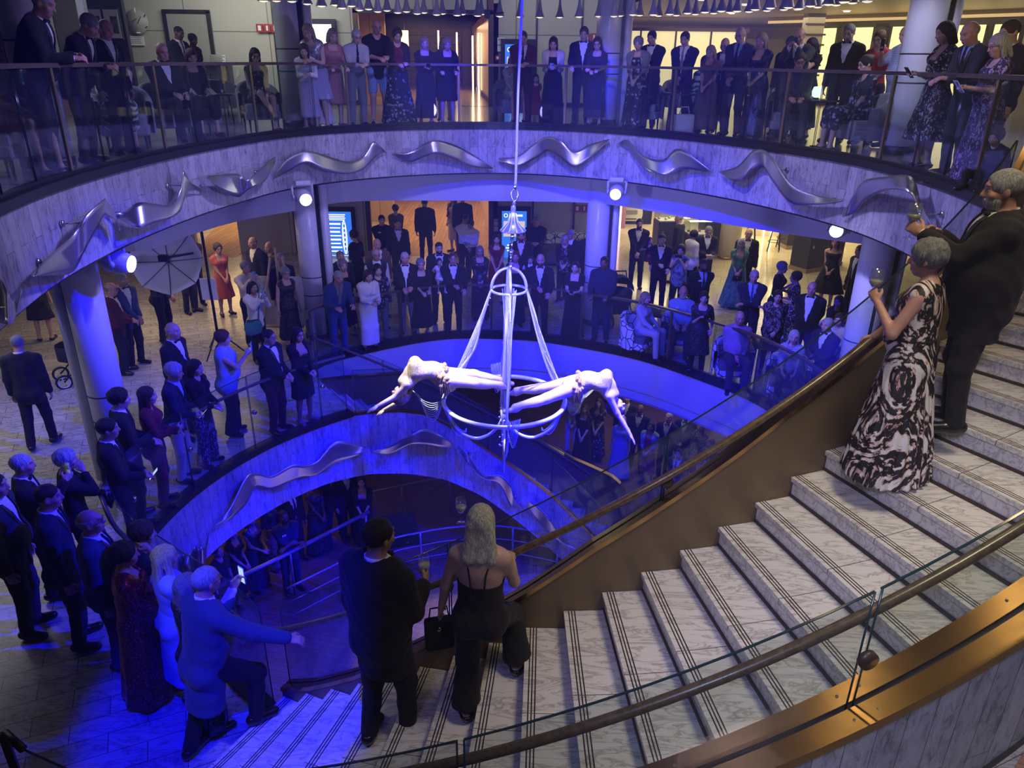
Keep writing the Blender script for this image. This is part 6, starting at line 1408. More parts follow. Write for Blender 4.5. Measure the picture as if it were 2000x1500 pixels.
A_=[
# ---------------- upper gallery, left to right
('Tall grey haired man in tuxedo leaning on rail at the far upper left',U,88,-18,1.84,'m','r',('thin','silver'),'railx',tux(),dict(lean=.30,r=-75,hy=.15,fat=.35,hp=-.25)),
('Grey haired man in tuxedo bent over the rail with white cuff showing',U,182,30,1.78,'m','r',('short','grey'),'railx',tux(),dict(lean=.36,r=-85,fat=.3,hp=-.45)),
('Bald reddish faced man in open white shirt behind the bent man',U,207,42,1.76,'m','r',('bald','grey'),'side',suit('black','white',None),dict(r=-110)),
('Seated woman in leaf print halter top behind the tumblers',U,222,124,1.62,'f','l',('bob','brown'),'chin',dress('zigzag',0,.3,.3,9,straps=1,strap=.1),dict(sit=True,r=-160)),
('Woman in coral red skirt at the left edge behind the glass',U,-6,125,1.62,'f','l',('bob','brown'),'lap',sep('pink',0,'coral','s'),dict(sit=True,r=-95,res=.014)),
('Seated bald man in tuxedo on the upper left gallery',U,322,121,1.76,'m','r',('none','grey'),'lap',tux(),dict(sit=True,r=-125,fat=.2)),
('Seated woman with red bobbed hair and dark dress',U,378,131,1.62,'f','l',('fringe','auburn'),'lap',dress('black',.6,.3,.3),dict(sit=True,r=-140)),
('Staff man in dark suit standing by the grey door',U,350,52,1.76,'m','d',('fade','black'),'clasp',suit('black','white','black'),dict(r=-110)),
('Staff woman with white hairband beside the laptop desk',U,377,66,1.63,'f','d',('bun','black'),'front',dict(top=('black',.3),low=('t','black'),sleeve=.3),dict(r=-120,hairband=1)),
('Seated dark haired woman in floral dress with crossed bare legs',U,500,117,1.68,'f','l',('long','black'),'chin',dress('floralnavy',0,.5,.3,9,straps=1,heel=1),dict(sit='cross',r=-150)),
('Blonde woman leaning with elbow out in silver sequin top',U,598,47,1.74,'f','l',('long','blonde'),'railx',sep('seqsilver',0,'lilac','s'),dict(lean=.34,r=175)),
('Girl in white jumper and lilac skirt resting arms on the rail',U,592,86,1.55,'f','l',('long','brown'),'railx',dict(top=('white',1),low=('s','lilac',.26,.15,3),sleeve=1,bare_legs=1,shoes='silver'),dict(lean=.3,r=-170)),
('Small girl in rainbow pleated dress behind the glass',U,620,121,1.24,'f','l',('bun','brown'),'clasp',dress('rainbow',0,.12,.3,16,straps=1,shoes='silver'),dict(r=-175)),
('Woman in pink pleated dress leaning on the rail',U,650,56,1.66,'f','l',('bob','blonde'),'rail',dict(dress=('rose',.6,.42,.2,18),sleeve=.6,bare_legs=1,heel=1),dict(lean=.18)),
('Elderly man in pale shirt and dark tie with arms folded on rail',U,697,57,1.74,'m','l',('thin','silver'),'railx',dict(shirt='ltgrey',tie='black',low=('t','grey'),glasses=1),dict(lean=.24)),
('Tall bald man in black shirt and pale shorts',U,736,37,1.86,'m','r',('none','grey'),'railx',dict(top=('black',.45),low=('h','paleblue'),sleeve=.45,bare_legs=1,glasses=1),dict(lean=.12)),
('Short dark haired woman in red top and long black skirt',U,776,55,1.66,'f','l',('curly','black'),'railx',dict(top=('dkred',.4),shawl='black',low=('s','floralnavy',.04,.3,8),sleeve=.9,bare_legs=1),dict(lean=.1)),
('Long haired woman in black dress holding phone over the rail',U,829,71,1.64,'f','l',('long','blonde'),'phonelow',dress('black',1,.14,.18,4),dict(hold=[('phonelow','smartphone held over the rail by the long haired woman in black')])),
('Short blonde woman in knee length black dress leaning on rail',U,874,73,1.63,'f','l',('curly','blonde'),'rail',dress('black',1,.48,.18,4),dict(lean=.2)),
('Woman partly hidden behind the two women in black',U,866,74,1.64,'f','l',('bob','blonde'),'side',dress('navy',.5,.5),dict(dy=.8)),
('Man in dark burgundy suit leaning hands over the rail',U,1022,61,1.76,'m','r',('thin','brown'),'railx',dict(jacket='maroon',shirt='white',tie='black',low=('t','maroon')),dict(lean=.3)),
('Toddler girl in dark red dress behind the glass',U,1047,145,.98,'f','l',('bob','brown'),'side',dress('dkred',.2,.36,.3,10,shoes='white'),dict()),
('Woman with long brown hair and white shawl looking at phone',U,1081,72,1.62,'f','l',('long','brown'),'phonelow',dict(dress=('black',0,.06,.22,5),shawl='cream',shawlname='shawl',sleeve=.8,bare_legs=1),dict(lean=.2,hold=[('phonelow','smartphone in the hands of the woman with white shawl')])),
('Tall man in bow tie and tuxedo beside the woman in glasses',U,1141,52,1.84,'m','l',('short','brown'),'rail',tux(),dict()),
('Woman with glasses and short dark hair in navy dress',U,1167,72,1.6,'f','l',('bob','black'),'railx',dress('navy',.4,.2,.18,4,glasses=1),dict()),
('Grey haired woman in grey cardigan over floral dress',U,1247,72,1.6,'f','l',('curly','grey'),'clasp',dict(dress=('floralnavy',.3,.06,.2,5),shawl='grey',sleeve=.7,bare_legs=1),dict()),
('Dark haired man in tuxedo behind the woman in grey cardigan',U,1273,60,1.78,'m','l',('short','black'),'clasp',tux(),dict(r=150)),
('Seated man in glasses and bow tie with clasped hands',U,1260,131,1.74,'m','l',('thin','silver'),'lapglass',tux(glasses=1),dict(sit=True)),
('Man in dark suit with white pocket square',U,1338,62,1.78,'m','l',('short','brown'),'clasp',suit('navy','white','grey'),dict()),
('Blonde woman in plain dark dress left of the bald man in glasses',U,1388,89,1.6,'f','l',('bob','blonde'),'clasp',dress('brown',.3,.1,.2),dict()),
('Bald man in glasses and bow tie standing behind',U,1416,77,1.74,'m','r',('none','grey'),'side',tux(glasses=1),dict(dy=.4)),
('Tall bald man in blue shirt and dark suit',U,1446,53,1.88,'m','l',('none','grey'),'clasp',suit('charcoal','paleblue','black',glasses=1),dict()),
('Woman with long blonde hair in dark sequin dress holding clutch',U,1487,64,1.68,'f','l',('long','blonde'),'clasp',dress('seqnavy',.5,.05,.16,4,neck=.16),dict(hold=[('clutch','pale clutch bag held by the long haired blonde in sequins')])),
('Seated woman in green and white zigzag blouse',U,1374,145,1.62,'f','l',('fringe','black'),'lap',dict(top=('zigzag',.8),low=('t','black'),sleeve=.8),dict(sit=True,r=150)),
('Bald man in dark suit taking a photo sideways',U,1563,55,1.80,'m','r',('bald','grey'),'phone',suit('charcoal','white','black'),dict(r=145,hold=[('phoneland','black phone held sideways by the bald man in suit')])),
('Dark figure standing close behind the bald photographer',U,1545,71,1.72,'m','m',('short','black'),'side',suit('black','white',None),dict(dy=.5,r=140)),
('Dark haired woman with raised arm behind the bald man photographing',U,1585,74,1.62,'f','l',('bob','black'),'cheek',dress('black',.2,.2),dict(dy=.5,r=120)),
('Grey bearded man in tuxedo standing hands at sides',U,1660,47,1.80,'m','l',('short','grey'),'side',tux(beard='grey',glasses=1),dict(r=140)),
('Woman in bright red cowl top with glasses',U,1719,59,1.64,'f','l',('bun','auburn'),'clasp',dict(top=('red',.4),low=('t','black'),sleeve=.4,glasses=1),dict(r=130)),
('Man in blue striped polo shirt beside the right column',U,1770,50,1.78,'m','r',('none','grey'),'phone1',dict(top=('stripeblue',.42),low=('t','denim'),sleeve=.42),dict(r=110,fat=.4,hold=[('phoneR','black phone raised by the man in striped polo')])),
('Woman with dark bob in black and white floral dress',U,1845,42,1.68,'f','l',('bob','black'),'phonelow',dress('floralbw',.35,.36,.3,10,neck=.16,heel=1),dict(r=95,hold=[('phonelow','phone in the hands of the woman with dark bob')])),
('Elderly bald man in dark suit leaning right arm on the rail',U,1893,43,1.76,'m','r',('bald','silver'),'railx',suit('charcoal','paleblue','black'),dict(lean=.16,r=100)),
('Woman with silver bob and glasses in long purple dress',U,1950,66,1.64,'f','l',('bob','silver'),'phonelow',dress('floralpurple',.35,.06,.24,9,glasses=1),dict(r=90,fat=.25,hold=[('phonelow','white phone held by the woman with silver bob')])),
('Man with grey brown hair behind the silver bobbed woman',U,1972,42,1.80,'m','l',('short','brown'),'side',suit('black','white','black'),dict(r=100,dy=.5)),
('Seated woman in glasses and floral dress resting chin on hand',U,1682,151,1.64,'f','l',('bun','black'),'chin',dress('floralnavy',.35,.35,.3,9,glasses=1),dict(sit=True,r=95,fat=.3)),
('Seated man in glasses leaning over the dark table',U,1560,141,1.76,'m','r',('short','brown'),'lap',suit('charcoal','navy',None,glasses=1),dict(sit=True,r=170,lean=.2)),
('Small boy with tousled hair behind glass at upper right',U,1952,232,1.0,'m','l',('curly','brown'),'chest',dict(top=('black',.9),low=('t','black'),sleeve=.9),dict(r=120,sit=True,seat=.08)),
('Seated person in white and gold dress behind the burgundy suit',U,1003,143,1.6,'f','l',('bob','grey'),'lap',dress('whitegold',.9,.4,.3),dict(sit=True,r=-160)),
# ---------------- middle deck, left
('Man with thinning hair walking away in dark suit at left edge',M_,30,654,1.74,'m','r',('thin','grey'),'side',suit('black','white',None),dict(r=15,step=.12)),
('Woman in black dress with white high heeled shoes',M_,112,508,1.70,'f','l',('bob','brown'),'clasp',dress('black',0,.47,.2,5,shoes='white',heel=1),dict(r=-60)),
('Woman in dark skirt with bare legs behind the walking man',M_,52,505,1.68,'f','l',('bob','black'),'side',dress('black',.2,.5,.2,5),dict(r=20)),
('Bald man in glasses and maroon dinner jacket',M_,214,552,1.70,'m','r',('bald','grey'),'front',tux(jacket='maroon',glasses=1),dict(r=-75,fat=.2)),
('Man in blue dinner jacket beside the maroon jacket',M_,236,533,1.78,'m','m',('short','grey'),'clasp',tux(jacket='blue'),dict(r=-110)),
('Man in black floral jacket partly behind the white umbrella',M_,300,497,1.80,'m','r',('short','brown'),'clasp',suit('floraljacket','white',None,low=('t','black')),dict(r=-100)),
('Man in dark trousers standing behind the white umbrella',M_,352,458,1.78,'m','r',('short','brown'),'side',suit('navy','ltgrey',None),dict(r=-120)),
('Photographer in black bending behind the umbrella stand',M_,365,452,1.78,'m','m',('short','black'),'front',dict(top=('black',1),low=('t','black'),sleeve=1),dict(r=-150,step=.15)),
('Woman in coral red dress standing hands clasped by the gold doorway',M_,424,475,1.63,'f','r',('curly','brown'),'clasp',dress('coral',.2,.44,.2,8,glasses=1),dict()),
('Balding man in dark suit in profile near the doorway',M_,492,463,1.76,'m','r',('bald','grey'),'side',suit('black','white',None),dict(r=150)),
('Red faced man in patterned shirt behind the woman in black lace',M_,524,472,1.66,'m','r',('none','grey'),'side',dict(top=('floraljacket',.4),low=('t','black'),sleeve=.4),dict(r=150)),
('Grey haired man in white shirt holding phone high',M_,478,510,1.72,'m','r',('curly','grey'),'phone',dict(shirt='cream',low=('t','black')),dict(r=-140,hold=[('phone','white phone raised by the grey haired man in white shirt')])),
('Woman in white blouse with teal shoulder bag taking a photo',M_,492,549,1.58,'f','m',('bob','black'),'phone',dict(top=('white',1),low=('t','black'),sleeve=1),dict(r=-130,hold=[('phone','white phone raised by the woman with teal bag')],tealbag=1)),
('Man in glasses and dark suit beside the second column',M_,547,494,1.78,'m','r',('thin','grey'),'side',suit('black','ltgrey','black',glasses=1),dict()),
('Short haired woman in black lace top behind the easel',M_,556,522,1.62,'f','l',('curly','grey'),'side',dict(dress=('lace',0,.2,.2),sleeve=0,bare_legs=1,glasses=1),dict()),
('Tall bald man in tuxedo standing behind the grey haired man',M_,335,630,1.84,'m','r',('bald','silver'),'side',tux(),dict(r=-95,fat=.1)),
('Grey haired man in dark suit and open blue shirt at glass',M_,338,709,1.72,'m','m',('curly','silver'),'front',suit('navy','paleblue',None,low=('t','cream')),dict(r=-85,lean=.1,hold=[('phonelow','dark phone in hands of the grey haired man in blue shirt')])),
('Woman with short black hair in black top and floral trousers',M_,379,702,1.60,'f','l',('fringe','black'),'front',dict(top=('black',.9),low=('wide','floralpurple'),sleeve=.9),dict(r=-100)),
('Woman in pale blue draped top holding a phone out',M_,433,645,1.68,'f','l',('curly','auburn'),'phone1',dict(top=('paleblue',.0,.24,.03),low=('wide','black'),sleeve=.0),dict(r=-80,fat=.2,hold=[('phoneR','white phone held out by the woman in pale blue top')])),
('Man with glasses in tuxedo holding a lanyard at the glass',M_,524,643,1.68,'m','m',('thin','black'),'front',tux(glasses=1,low=('t','maroon')),dict(r=-110,fat=.3)),
('Woman in glasses and black suit dress at the stair head',M_,580,639,1.60,'f','m',('long','black'),'front',dict(dress=('black',1,.50,.16,3),sleeve=1,bare_legs=1,glasses=1,neck=.18,shoes='rose'),dict(r=-125)),
('Woman with long dark hair in red velvet top holding a glass',M_,284,755,1.66,'f','l',('long','brown'),'glass2',dict(top=('dkred',1),low=('t','dkred'),sleeve=1),dict(r=-70,hold=[('tumblerR','tumbler held by the woman in red velvet')])),
('Young man with quiff in dark suit standing by the left column',M_,229,759,1.80,'m','l',('curly','black'),'front',suit('black','white','black'),dict(r=-60)),
('Young man with bowl haircut in black suit holding a phone',M_,206,817,1.78,'m','m',('short','black'),'front',suit('black','white','black'),dict(r=-65,hold=[('phonelow','lit phone held by the young man with bowl haircut')])),
('Elderly white haired man in tuxedo raising a phone',M_,38,887,1.70,'m','r',('thin','white'),'phone1',tux(),dict(r=-60,hold=[('phoneR','dark phone raised by the white haired man')])),
('Woman with curly silver hair covering her face with a hand',M_,124,878,1.62,'f','l',('curly','silver'),'cheekR',dict(top=('black',.95),low=('t','black'),sleeve=.95),dict(r=-60,hold=[('wineL','wine glass held low by the silver haired woman in black')])),
('Man with cropped hair in navy suit and white shirt',M_,88,947,1.80,'m','r',('fade','brown'),'side',suit('navy','white','navy'),dict(r=-65)),
('Bald man in glasses and mid blue suit looking up right',M_,166,998,1.70,'m','r',('bald','silver'),'side',suit('midblue','white','black',glasses=1),dict(r=-70,fat=.3,hp=.1)),
('Woman with short brown hair leaning chin on hand with bracelets',M_,276,1019,1.62,'f','l',('curly','brown'),'cheekR',dict(dress=('black',.2,.1,.2),sleeve=.2,bare_legs=1),dict(r=-60,lean=.2)),
('Woman with short dark hair in long red sequin dress',M_,238,1060,1.62,'f','r',('curly','black'),'front',dress('seqred',.9,.07,.26,9,shoes='silver'),dict(r=-65,fat=.35)),
('Woman with shoulder length pale hair in light blue dress',M_,318,1066,1.60,'f','l',('long','platinum'),'front',dict(dress=('paleblue',.5,.28,.18,4),sleeve=.5,bare_legs=1),dict(r=-50)),
('Slim person in dark sparkling outfit behind the man on the first step',M_,362,1122,1.60,'f','l',('bob','grey'),'front',dict(dress=('seqnavy',.8,.1,.14),sleeve=.8,bare_legs=1),dict(r=-40)),
('Man in pinstripe suit cut off by the left edge',M_,-18,925,1.82,'m','r',('short','brown'),'side',suit('charcoal','white',None),dict(r=-75,fat=.2)),
# ---------------- middle deck, back and right
('Grey haired man in blue check jacket leaning on the back rail',M_,661,529,1.76,'m','r',('thin','silver'),'rail',suit('blue','grey','grey'),dict(lean=.3)),
('Woman with short grey hair behind the man in check jacket',M_,669,507,1.64,'f','l',('curly','grey'),'side',dress('black',.5,.3),dict(dy=.3)),
('Man holding a black phone above his head near the blue screen',M_,664,490,1.70,'m','r',('thin','grey'),'phone1',suit('navy','white',None),dict(dy=.4,hold=[('phoneR','black phone held above heads near the blue screen')])),
('Woman in dark dress turned aside before the blue screen',M_,690,449,1.70,'f','m',('curly','black'),'side',dress('black',.5,.3),dict(r=60)),
('Woman in white suit leaning forearms on the back rail',M_,719,527,1.66,'f','l',('fringe','brown'),'railx',dict(jacket='white',shirt='white',low=('s','white',.10,.1,3),vee=.2,bare_legs=1,open=1),dict(lean=.2)),
('Dark haired woman in patterned jacket beside the white suit',M_,737,516,1.62,'f','l',('curly','black'),'side',dict(top=('floralnavy',.9),low=('t','grey'),sleeve=.9),dict()),
('Man in glasses and dark waistcoat with white sleeves',M_,734,486,1.74,'m','r',('thin','silver'),'side',dict(shirt='white',jacket='charcoal',waistcoat=1,jlen=.08,low=('t','black'),glasses=1),dict()),
('Bald man in brown jacket behind the waistcoat man',M_,736,466,1.78,'m','r',('none','grey'),'side',suit('brown','white',None),dict()),
('White haired man in tuxedo holding the back rail',M_,790,492,1.78,'m','r',('thin','white'),'railx',tux(low=('t','grey')),dict(fat=.3,r=-170)),
('Woman with short grey hair in long black dress at rail',M_,821,505,1.64,'f','l',('curly','grey'),'railx',dress('black',.6,.22,.2,6,glasses=1),dict()),
('Dark haired bearded man in bow tie behind the child',M_,857,473,1.80,'m','l',('fade','black'),'side',tux(beard='black'),dict()),
('Man in glasses and tuxedo carrying a toddler',M_,884,493,1.74,'m','r',('thin','brown'),'carry',tux(glasses=1),dict()),
('Toddler girl in white frock carried by the man in glasses',.92,858,504,.88,'f','l',('bun','brown'),'side',dress('white',.3,.42,.3,8,shoes='white'),dict(sit=True,seat=.2,lev=1)),
('Staff man with ponytail and name badge in black jacket',M_,745,420,1.76,'m','l',('short','black'),'clasp',suit('black','black',None,vee=.1),dict(badge=1)),
('Thin man in bow tie and tuxedo beside the staff man',M_,776,427,1.76,'m','l',('thin','brown'),'side',tux(),dict()),
('Curly haired person in grey seen from behind in the doorway',M_,772,399,1.66,'f','l',('curly','brown'),'front',dict(top=('brown',1),low=('t','brown'),sleeve=1),dict(r=10)),
('Man in black suit walking away down the corridor',M_,829,386,1.82,'m','m',('short','black'),'side',suit('black','black',None),dict(r=0)),
('Woman in pale dress and maroon cardigan in the corridor',M_,884,380,1.7,'f','l',('long','brown'),'clasp',dict(dress=('cream',.3,.4,.15),shawl='maroon',sleeve=.8,bare_legs=1),dict(r=140)),
('Tall dark suited man beside the woman in pale dress',M_,903,378,1.84,'m','m',('short','black'),'side',suit('black','black',None),dict(r=0)),
('Staff man in white shirt looking down',M_,911,420,1.76,'m','m',('fade','black'),'clasp',dict(shirt='white',low=('t','black')),dict(r=-150,hp=-.4)),
('Staff woman in white shirt looking at her phone',M_,918,430,1.66,'f','m',('bun','black'),'phonelow',dict(shirt='white',low=('t','black')),dict(r=160,hp=-.4,hold=[('phonelow','phone in the hands of the white shirted staff woman')])),
('Woman in glasses and long sequin gown holding a bag',M_,937,480,1.66,'f','l',('bob','grey'),'clasp',dress('seqblack',.9,.05,.16,3,glasses=1),dict()),
('Woman in dark red sleeveless dress beside the bell finial',M_,970,457,1.66,'f','l',('long','black'),'clasp',dress('dkred',0,.3,.2,4,straps=1),dict()),
('Red bearded man in tuxedo behind the bell finial',M_,1018,450,1.78,'m','r',('short','auburn'),'side',tux(beard='auburn'),dict()),
('Tall grey haired man in black looking down at his hands',M_,1047,424,1.82,'m','r',('thin','grey'),'phonelow',suit('black','black',None,vee=.08),dict(hp=-.4)),
('Woman with long auburn hair and low neckline behind the rig',M_,1007,490,1.66,'f','l',('long','auburn'),'side',dress('black',.8,.1,.2,neck=.2),dict()),
('Bald bearded man in tuxedo holding a boy',M_,1056,496,1.78,'m','r',('none','black'),'carry',tux(beard='brown'),dict()),
('Boy in waistcoat and white shirt held by the bald man',.88,1036,500,.95,'m','l',('short','brown'),'side',dict(shirt='white',jacket='black',waistcoat=1,jlen=.05,low=('t','black')),dict(sit=True,seat=.2,lev=1)),
('Woman in glasses and dark jacket against the back wall',M_,1104,458,1.62,'f','l',('bob','silver'),'front',dict(top=('greymix',.3),shawl='black',low=('t','black'),sleeve=.9,glasses=1),dict()),
('Grey haired man in dark suit behind the woman in dark jacket',M_,1115,447,1.74,'m','r',('thin','silver'),'side',suit('black','white',None),dict(r=150)),
('Woman in black dress with pearls leaning on the rail with phone',M_,1124,510,1.66,'f','l',('bun','black'),'phonelow',dress('black',.25,.05,.2,5,necklace=1,neck=.13),dict(hold=[('phonelow','phone held by the woman in black with pearls')])),
('Man in dark suit half hidden by the third column',M_,1154,446,1.78,'m','m',('short','black'),'side',suit('black','black',None),dict()),
('Man in navy blazer gripping the back rail by the third column',M_,1181,501,1.80,'m','d',('fade','black'),'rail',suit('navy','navy',None),dict(fat=.2)),
('Bearded man in tuxedo pushing the covered pram',M_,1250,427,1.78,'m','l',('short','brown'),'clasp',tux(beard='brown'),dict(r=170)),
('Young man in tuxedo carrying a girl in his arms',M_,1294,457,1.78,'m','l',('fade','black'),'carry',tux(),dict(r=170)),
('Girl with long dark hair carried by the young man',.85,1270,463,1.0,'f','l',('long','brown'),'side',dress('maroon',.2,.3,.25,6,shoes='white'),dict(sit=True,seat=.2,r=200,lev=1)),
('Grey haired man in profile at the display case',M_,1327,417,1.80,'m','r',('thin','silver'),'side',tux(bow=None),dict(r=60)),
('Woman in blue leaf print top taking a photo',M_,1331,478,1.62,'f','l',('curly','brown'),'phone',dict(top=('blueleaf',.0,.2,.02),low=('t','black'),sleeve=0),dict(r=160,fat=.35,hold=[('phoneland','silver camera phone held by the woman in leaf print top')])),
('Woman in white jacket with hand raised to her face',M_,1357,449,1.64,'f','m',('curly','black'),'cheek',dict(jacket='white',shirt='white',low=('t','black'),open=1),dict(r=-60)),
('Man in bow tie reading a programme',M_,1386,443,1.78,'m','r',('short','grey'),'hold',tux(),dict(r=180,hp=-.4,hold=[('paper','white programme read by the man in bow tie')])),
('Bearded staff man in black suit with name badge',M_,1376,506,1.76,'m','d',('fade','black'),'back',suit('black','paleblue','navy',beard='black'),dict(r=-170,badge=1)),
('Woman in flowing green and blue dress with dark clutch',M_,1449,466,1.64,'f','l',('bob','silver'),'clasp',dress('greenblue',.15,.06,.3,9,neck=.18,shoes='silver'),dict(r=165,fat=.2,hold=[('clutch','dark clutch held by the woman in green dress')])),
('Bald man in glasses and tuxedo behind the green dress',M_,1464,446,1.78,'m','r',('bald','grey'),'side',tux(glasses=1),dict(r=170)),
('Seated man in pale blue shirt wearing a badge',M_,1336,559,1.74,'m','r',('none','white'),'lap',dict(shirt='paleblue',low=('t','charcoal'),beard='white'),dict(sit=True,fat=.4,badge=1,r=170)),
('Standing woman in black knee length dress clasping hands',M_,1376,569,1.58,'f','l',('fringe','black'),'chest',dress('lace',.4,.42,.18,3,tights=1),dict(r=170)),
('Grey haired man in navy suit and blue tie with folded arms',M_,1475,527,1.80,'m','r',('thin','silver'),'fold',suit('navy','paleblue','blue'),dict(r=165)),
('Woman with cropped grey hair holding a pale bag',M_,1530,511,1.66,'f','r',('curly','grey'),'point',dict(top=('black',.4),low=('t','black'),sleeve=.4),dict(r=-120)),
('Brown haired woman in black and white print dress with phone',M_,1556,530,1.64,'f','r',('curly','brown'),'phonelow',dress('floralbw',.45,.1,.2,5),dict(r=75,hold=[('phonelow','phone held by the woman in print dress')])),
('Woman with dark bob in grey patterned tunic',M_,1521,567,1.58,'f','l',('bob','black'),'clasp',dict(top=('greymix',.95,.3,.03),low=('t','black'),sleeve=.95),dict(r=165,fat=.4)),
('Balding man in tuxedo with wide white shirt front',M_,1589,550,1.80,'m','r',('bald','brown'),'back',tux(vee=.42),dict(r=150,fat=.25)),
('Woman with long dark hair resting chin on hand',M_,1640,577,1.60,'f','l',('long','black'),'chin',dict(top=('plaidred',.9),low=('t','black'),sleeve=.9),dict(r=130,sit=True)),
('Person with brown hair behind the seated silver haired man',M_,1641,612,1.62,'f','l',('bob','brown'),'lap',dict(top=('cream',.9),low=('t','black'),sleeve=.9),dict(sit=True,r=140)),
('Seated silver haired man in tuxedo near the stair rail',M_,1618,621,1.76,'m','r',('short','silver'),'lap',tux(),dict(sit=True,r=120)),
('White haired woman in blue striped top seated in printed chair',M_,1553,645,1.60,'f','l',('bob','white'),'lap',dict(top=('bretonstripe',.6),low=('t','black'),sleeve=.6),dict(sit=True,r=160)),
('Seated bald man in pink checked shirt in printed chair',M_,1447,608,1.76,'m','r',('none','grey'),'chin',dict(shirt='check',low=('t','charcoal')),dict(sit=True,fat=.4,r=175)),
('Seated person in pale clothes in the left printed chair',M_,1262,570,1.6,'f','l',('bob','blonde'),'lap',dict(top=('ltgrey',.9),low=('t','ltgrey'),sleeve=.9),dict(sit=True,r=-130)),
('Woman in off shoulder black dress with clasped hands',M_,1634,463,1.70,'f','r',('long','brown'),'clasp',dress('black',.0,.42,.34,8,strap=.09),dict(r=150,fat=.2,hold=[('clutch','black bag held by the woman in off shoulder dress')])),
('Man in tuxedo mostly behind the right column',M_,1682,478,1.80,'m','r',('short','brown'),'side',tux(),dict(r=100)),
# ---------------- lowest deck
('Woman in black v-neck dress with clasped hands on lowest deck',L,705,930,1.62,'f','l',('bob','black'),'front',dict(dress=('black',.6,.1,.2),sleeve=.6,bare_legs=1,neck=.2),dict(r=-170)),
('Man in dark trousers beside the woman in v-neck dress',L,668,905,1.78,'m','l',('short','black'),'side',tux(),dict()),
('Person in dark suit standing legs apart under the blue fascia',L,640,908,1.78,'m','l',('short','brown'),'side',suit('black','grey',None),dict(wide=.05)),
('Woman with dark curls in long dark gown on lowest deck',L,608,935,1.68,'f','d',('curly','black'),'clasp',dress('lace',0,.05,.25),dict()),
('Man in suit and tie under the edge of the blue fascia',L,560,945,1.78,'m','m',('short','black'),'side',suit('black','white','black'),dict()),
('Bearded man in navy polo with badge and folded arms',L,551,997,1.76,'m','d',('fade','black'),'fold',dict(top=('navy',.45),low=('t','navy'),sleeve=.45,beard='black'),dict(r=-140,badge=1)),
('Woman in dark sequin top and gold skirt on lowest deck',L,521,965,1.66,'f','m',('curly','black'),'side',dict(top=('seqblack',.5),low=('s','seqgold',.06,.15,3),sleeve=.5,bare_legs=1),dict()),
('Woman with white bag under the blue fascia',L,483,1005,1.64,'f','m',('bob','brown'),'front',dict(dress=('seqnavy',.0,.1,.2),sleeve=0,bare_legs=1),dict(hold=[('bagR','pale bag held by the woman under the blue fascia')])),
('Woman in black dress with bare arms on lowest deck',L,447,1030,1.64,'f','m',('bob','black'),'clasp',dress('black',.1,.3,.2),dict()),
('Person wearing a lanyard at the left end of the lowest deck',L,418,1066,1.66,'m','m',('short','brown'),'side',dict(top=('black',.4),low=('t','black'),sleeve=.4),dict()),
('Dark haired woman in black floral dress on lowest deck right',L,1170,778,1.68,'f','l',('long','brown'),'clasp',dress('floralnavy',.35,.15,.2),dict()),
('Woman with short grey hair under the right performer',L,1121,770,1.62,'f','l',('curly','grey'),'clasp',dict(top=('paleblue',.9),low=('t','white'),sleeve=.9),dict()),
('Woman in long pale blue dress below the right performer\'s hand',L,1217,812,1.62,'f','l',('bob','blonde'),'side',dress('paleblue',.4,.05,.26,8),dict()),
('Bald man in glasses and tuxedo on lowest deck looking aside',L,1252,790,1.76,'m','d',('none','black'),'side',tux(glasses=1),dict()),
('Woman in red floral dress and pale blue cardigan',L,1273,824,1.60,'f','l',('fringe','black'),'front',dict(dress=('redfloral',.2,.3,.14,3),shawl='paleblue',sleeve=.8,bare_legs=1),dict()),
('Grey haired man in tuxedo behind the red floral dress',L,1308,806,1.76,'m','r',('thin','silver'),'side',tux(),dict()),
('Red faced man in bow tie at the right of lowest deck',L,1343,802,1.76,'m','r',('thin','grey'),'front',tux(),dict(hold=[('phonelow','lit phone held by the red faced man in bow tie')])),
('Dark haired young man in suit nearest the stair rail below',L,1328,876,1.70,'m','l',('short','black'),'side',suit('navy','white','black'),dict()),
('Woman in black and white floral dress on lowest deck',L,1372,824,1.62,'f','l',('bob','blonde'),'side',dress('floralbw',.3,.1,.25),dict()),
('Grey haired woman with necklace beside the stair rail below',L,1390,857,1.60,'f','l',('curly','grey'),'side',dict(dress=('floralpurple',.5,.1,.25),sleeve=.5,bare_legs=1,necklace=1),dict()),
('Man in dark suit behind the right performer\'s arm',L,1226,768,1.78,'m','r',('short','brown'),'side',suit('black','white',None),dict(dy=.6)),
('Person with clasped hands beyond the lower stairs',L,1142,790,1.66,'f','l',('bob','auburn'),'clasp',dress('black',.5,.2),dict(dy=.8)),
]
DONE={}
CH={222:'grey armchair of the woman in halter top behind the tumblers',-6:'grey armchair under the woman in coral red skirt',322:'grey armchair of the seated bald man in tuxedo, upper left',378:'grey armchair of the red haired woman',500:'dark grey armchair of the seated woman with crossed legs',1260:'grey armchair of the seated man in glasses and bow tie',1374:'grey armchair of the woman in zigzag blouse',1560:'grey armchair of the man leaning over the dark table',1682:'light grey armchair of the seated woman in floral dress',1003:'grey armchair of the person in white and gold dress',
1336:'white printed tub chair of the man in pale blue shirt',1640:'white printed tub chair of the woman resting chin on hand',1641:'white printed tub chair of the person with brown hair',1618:'white printed tub chair of the silver haired man',1553:'white printed tub chair of the woman in a striped top',1447:'white printed tub chair of the man in a checked shirt',1262:'white printed tub chair of the person in pale clothes'}
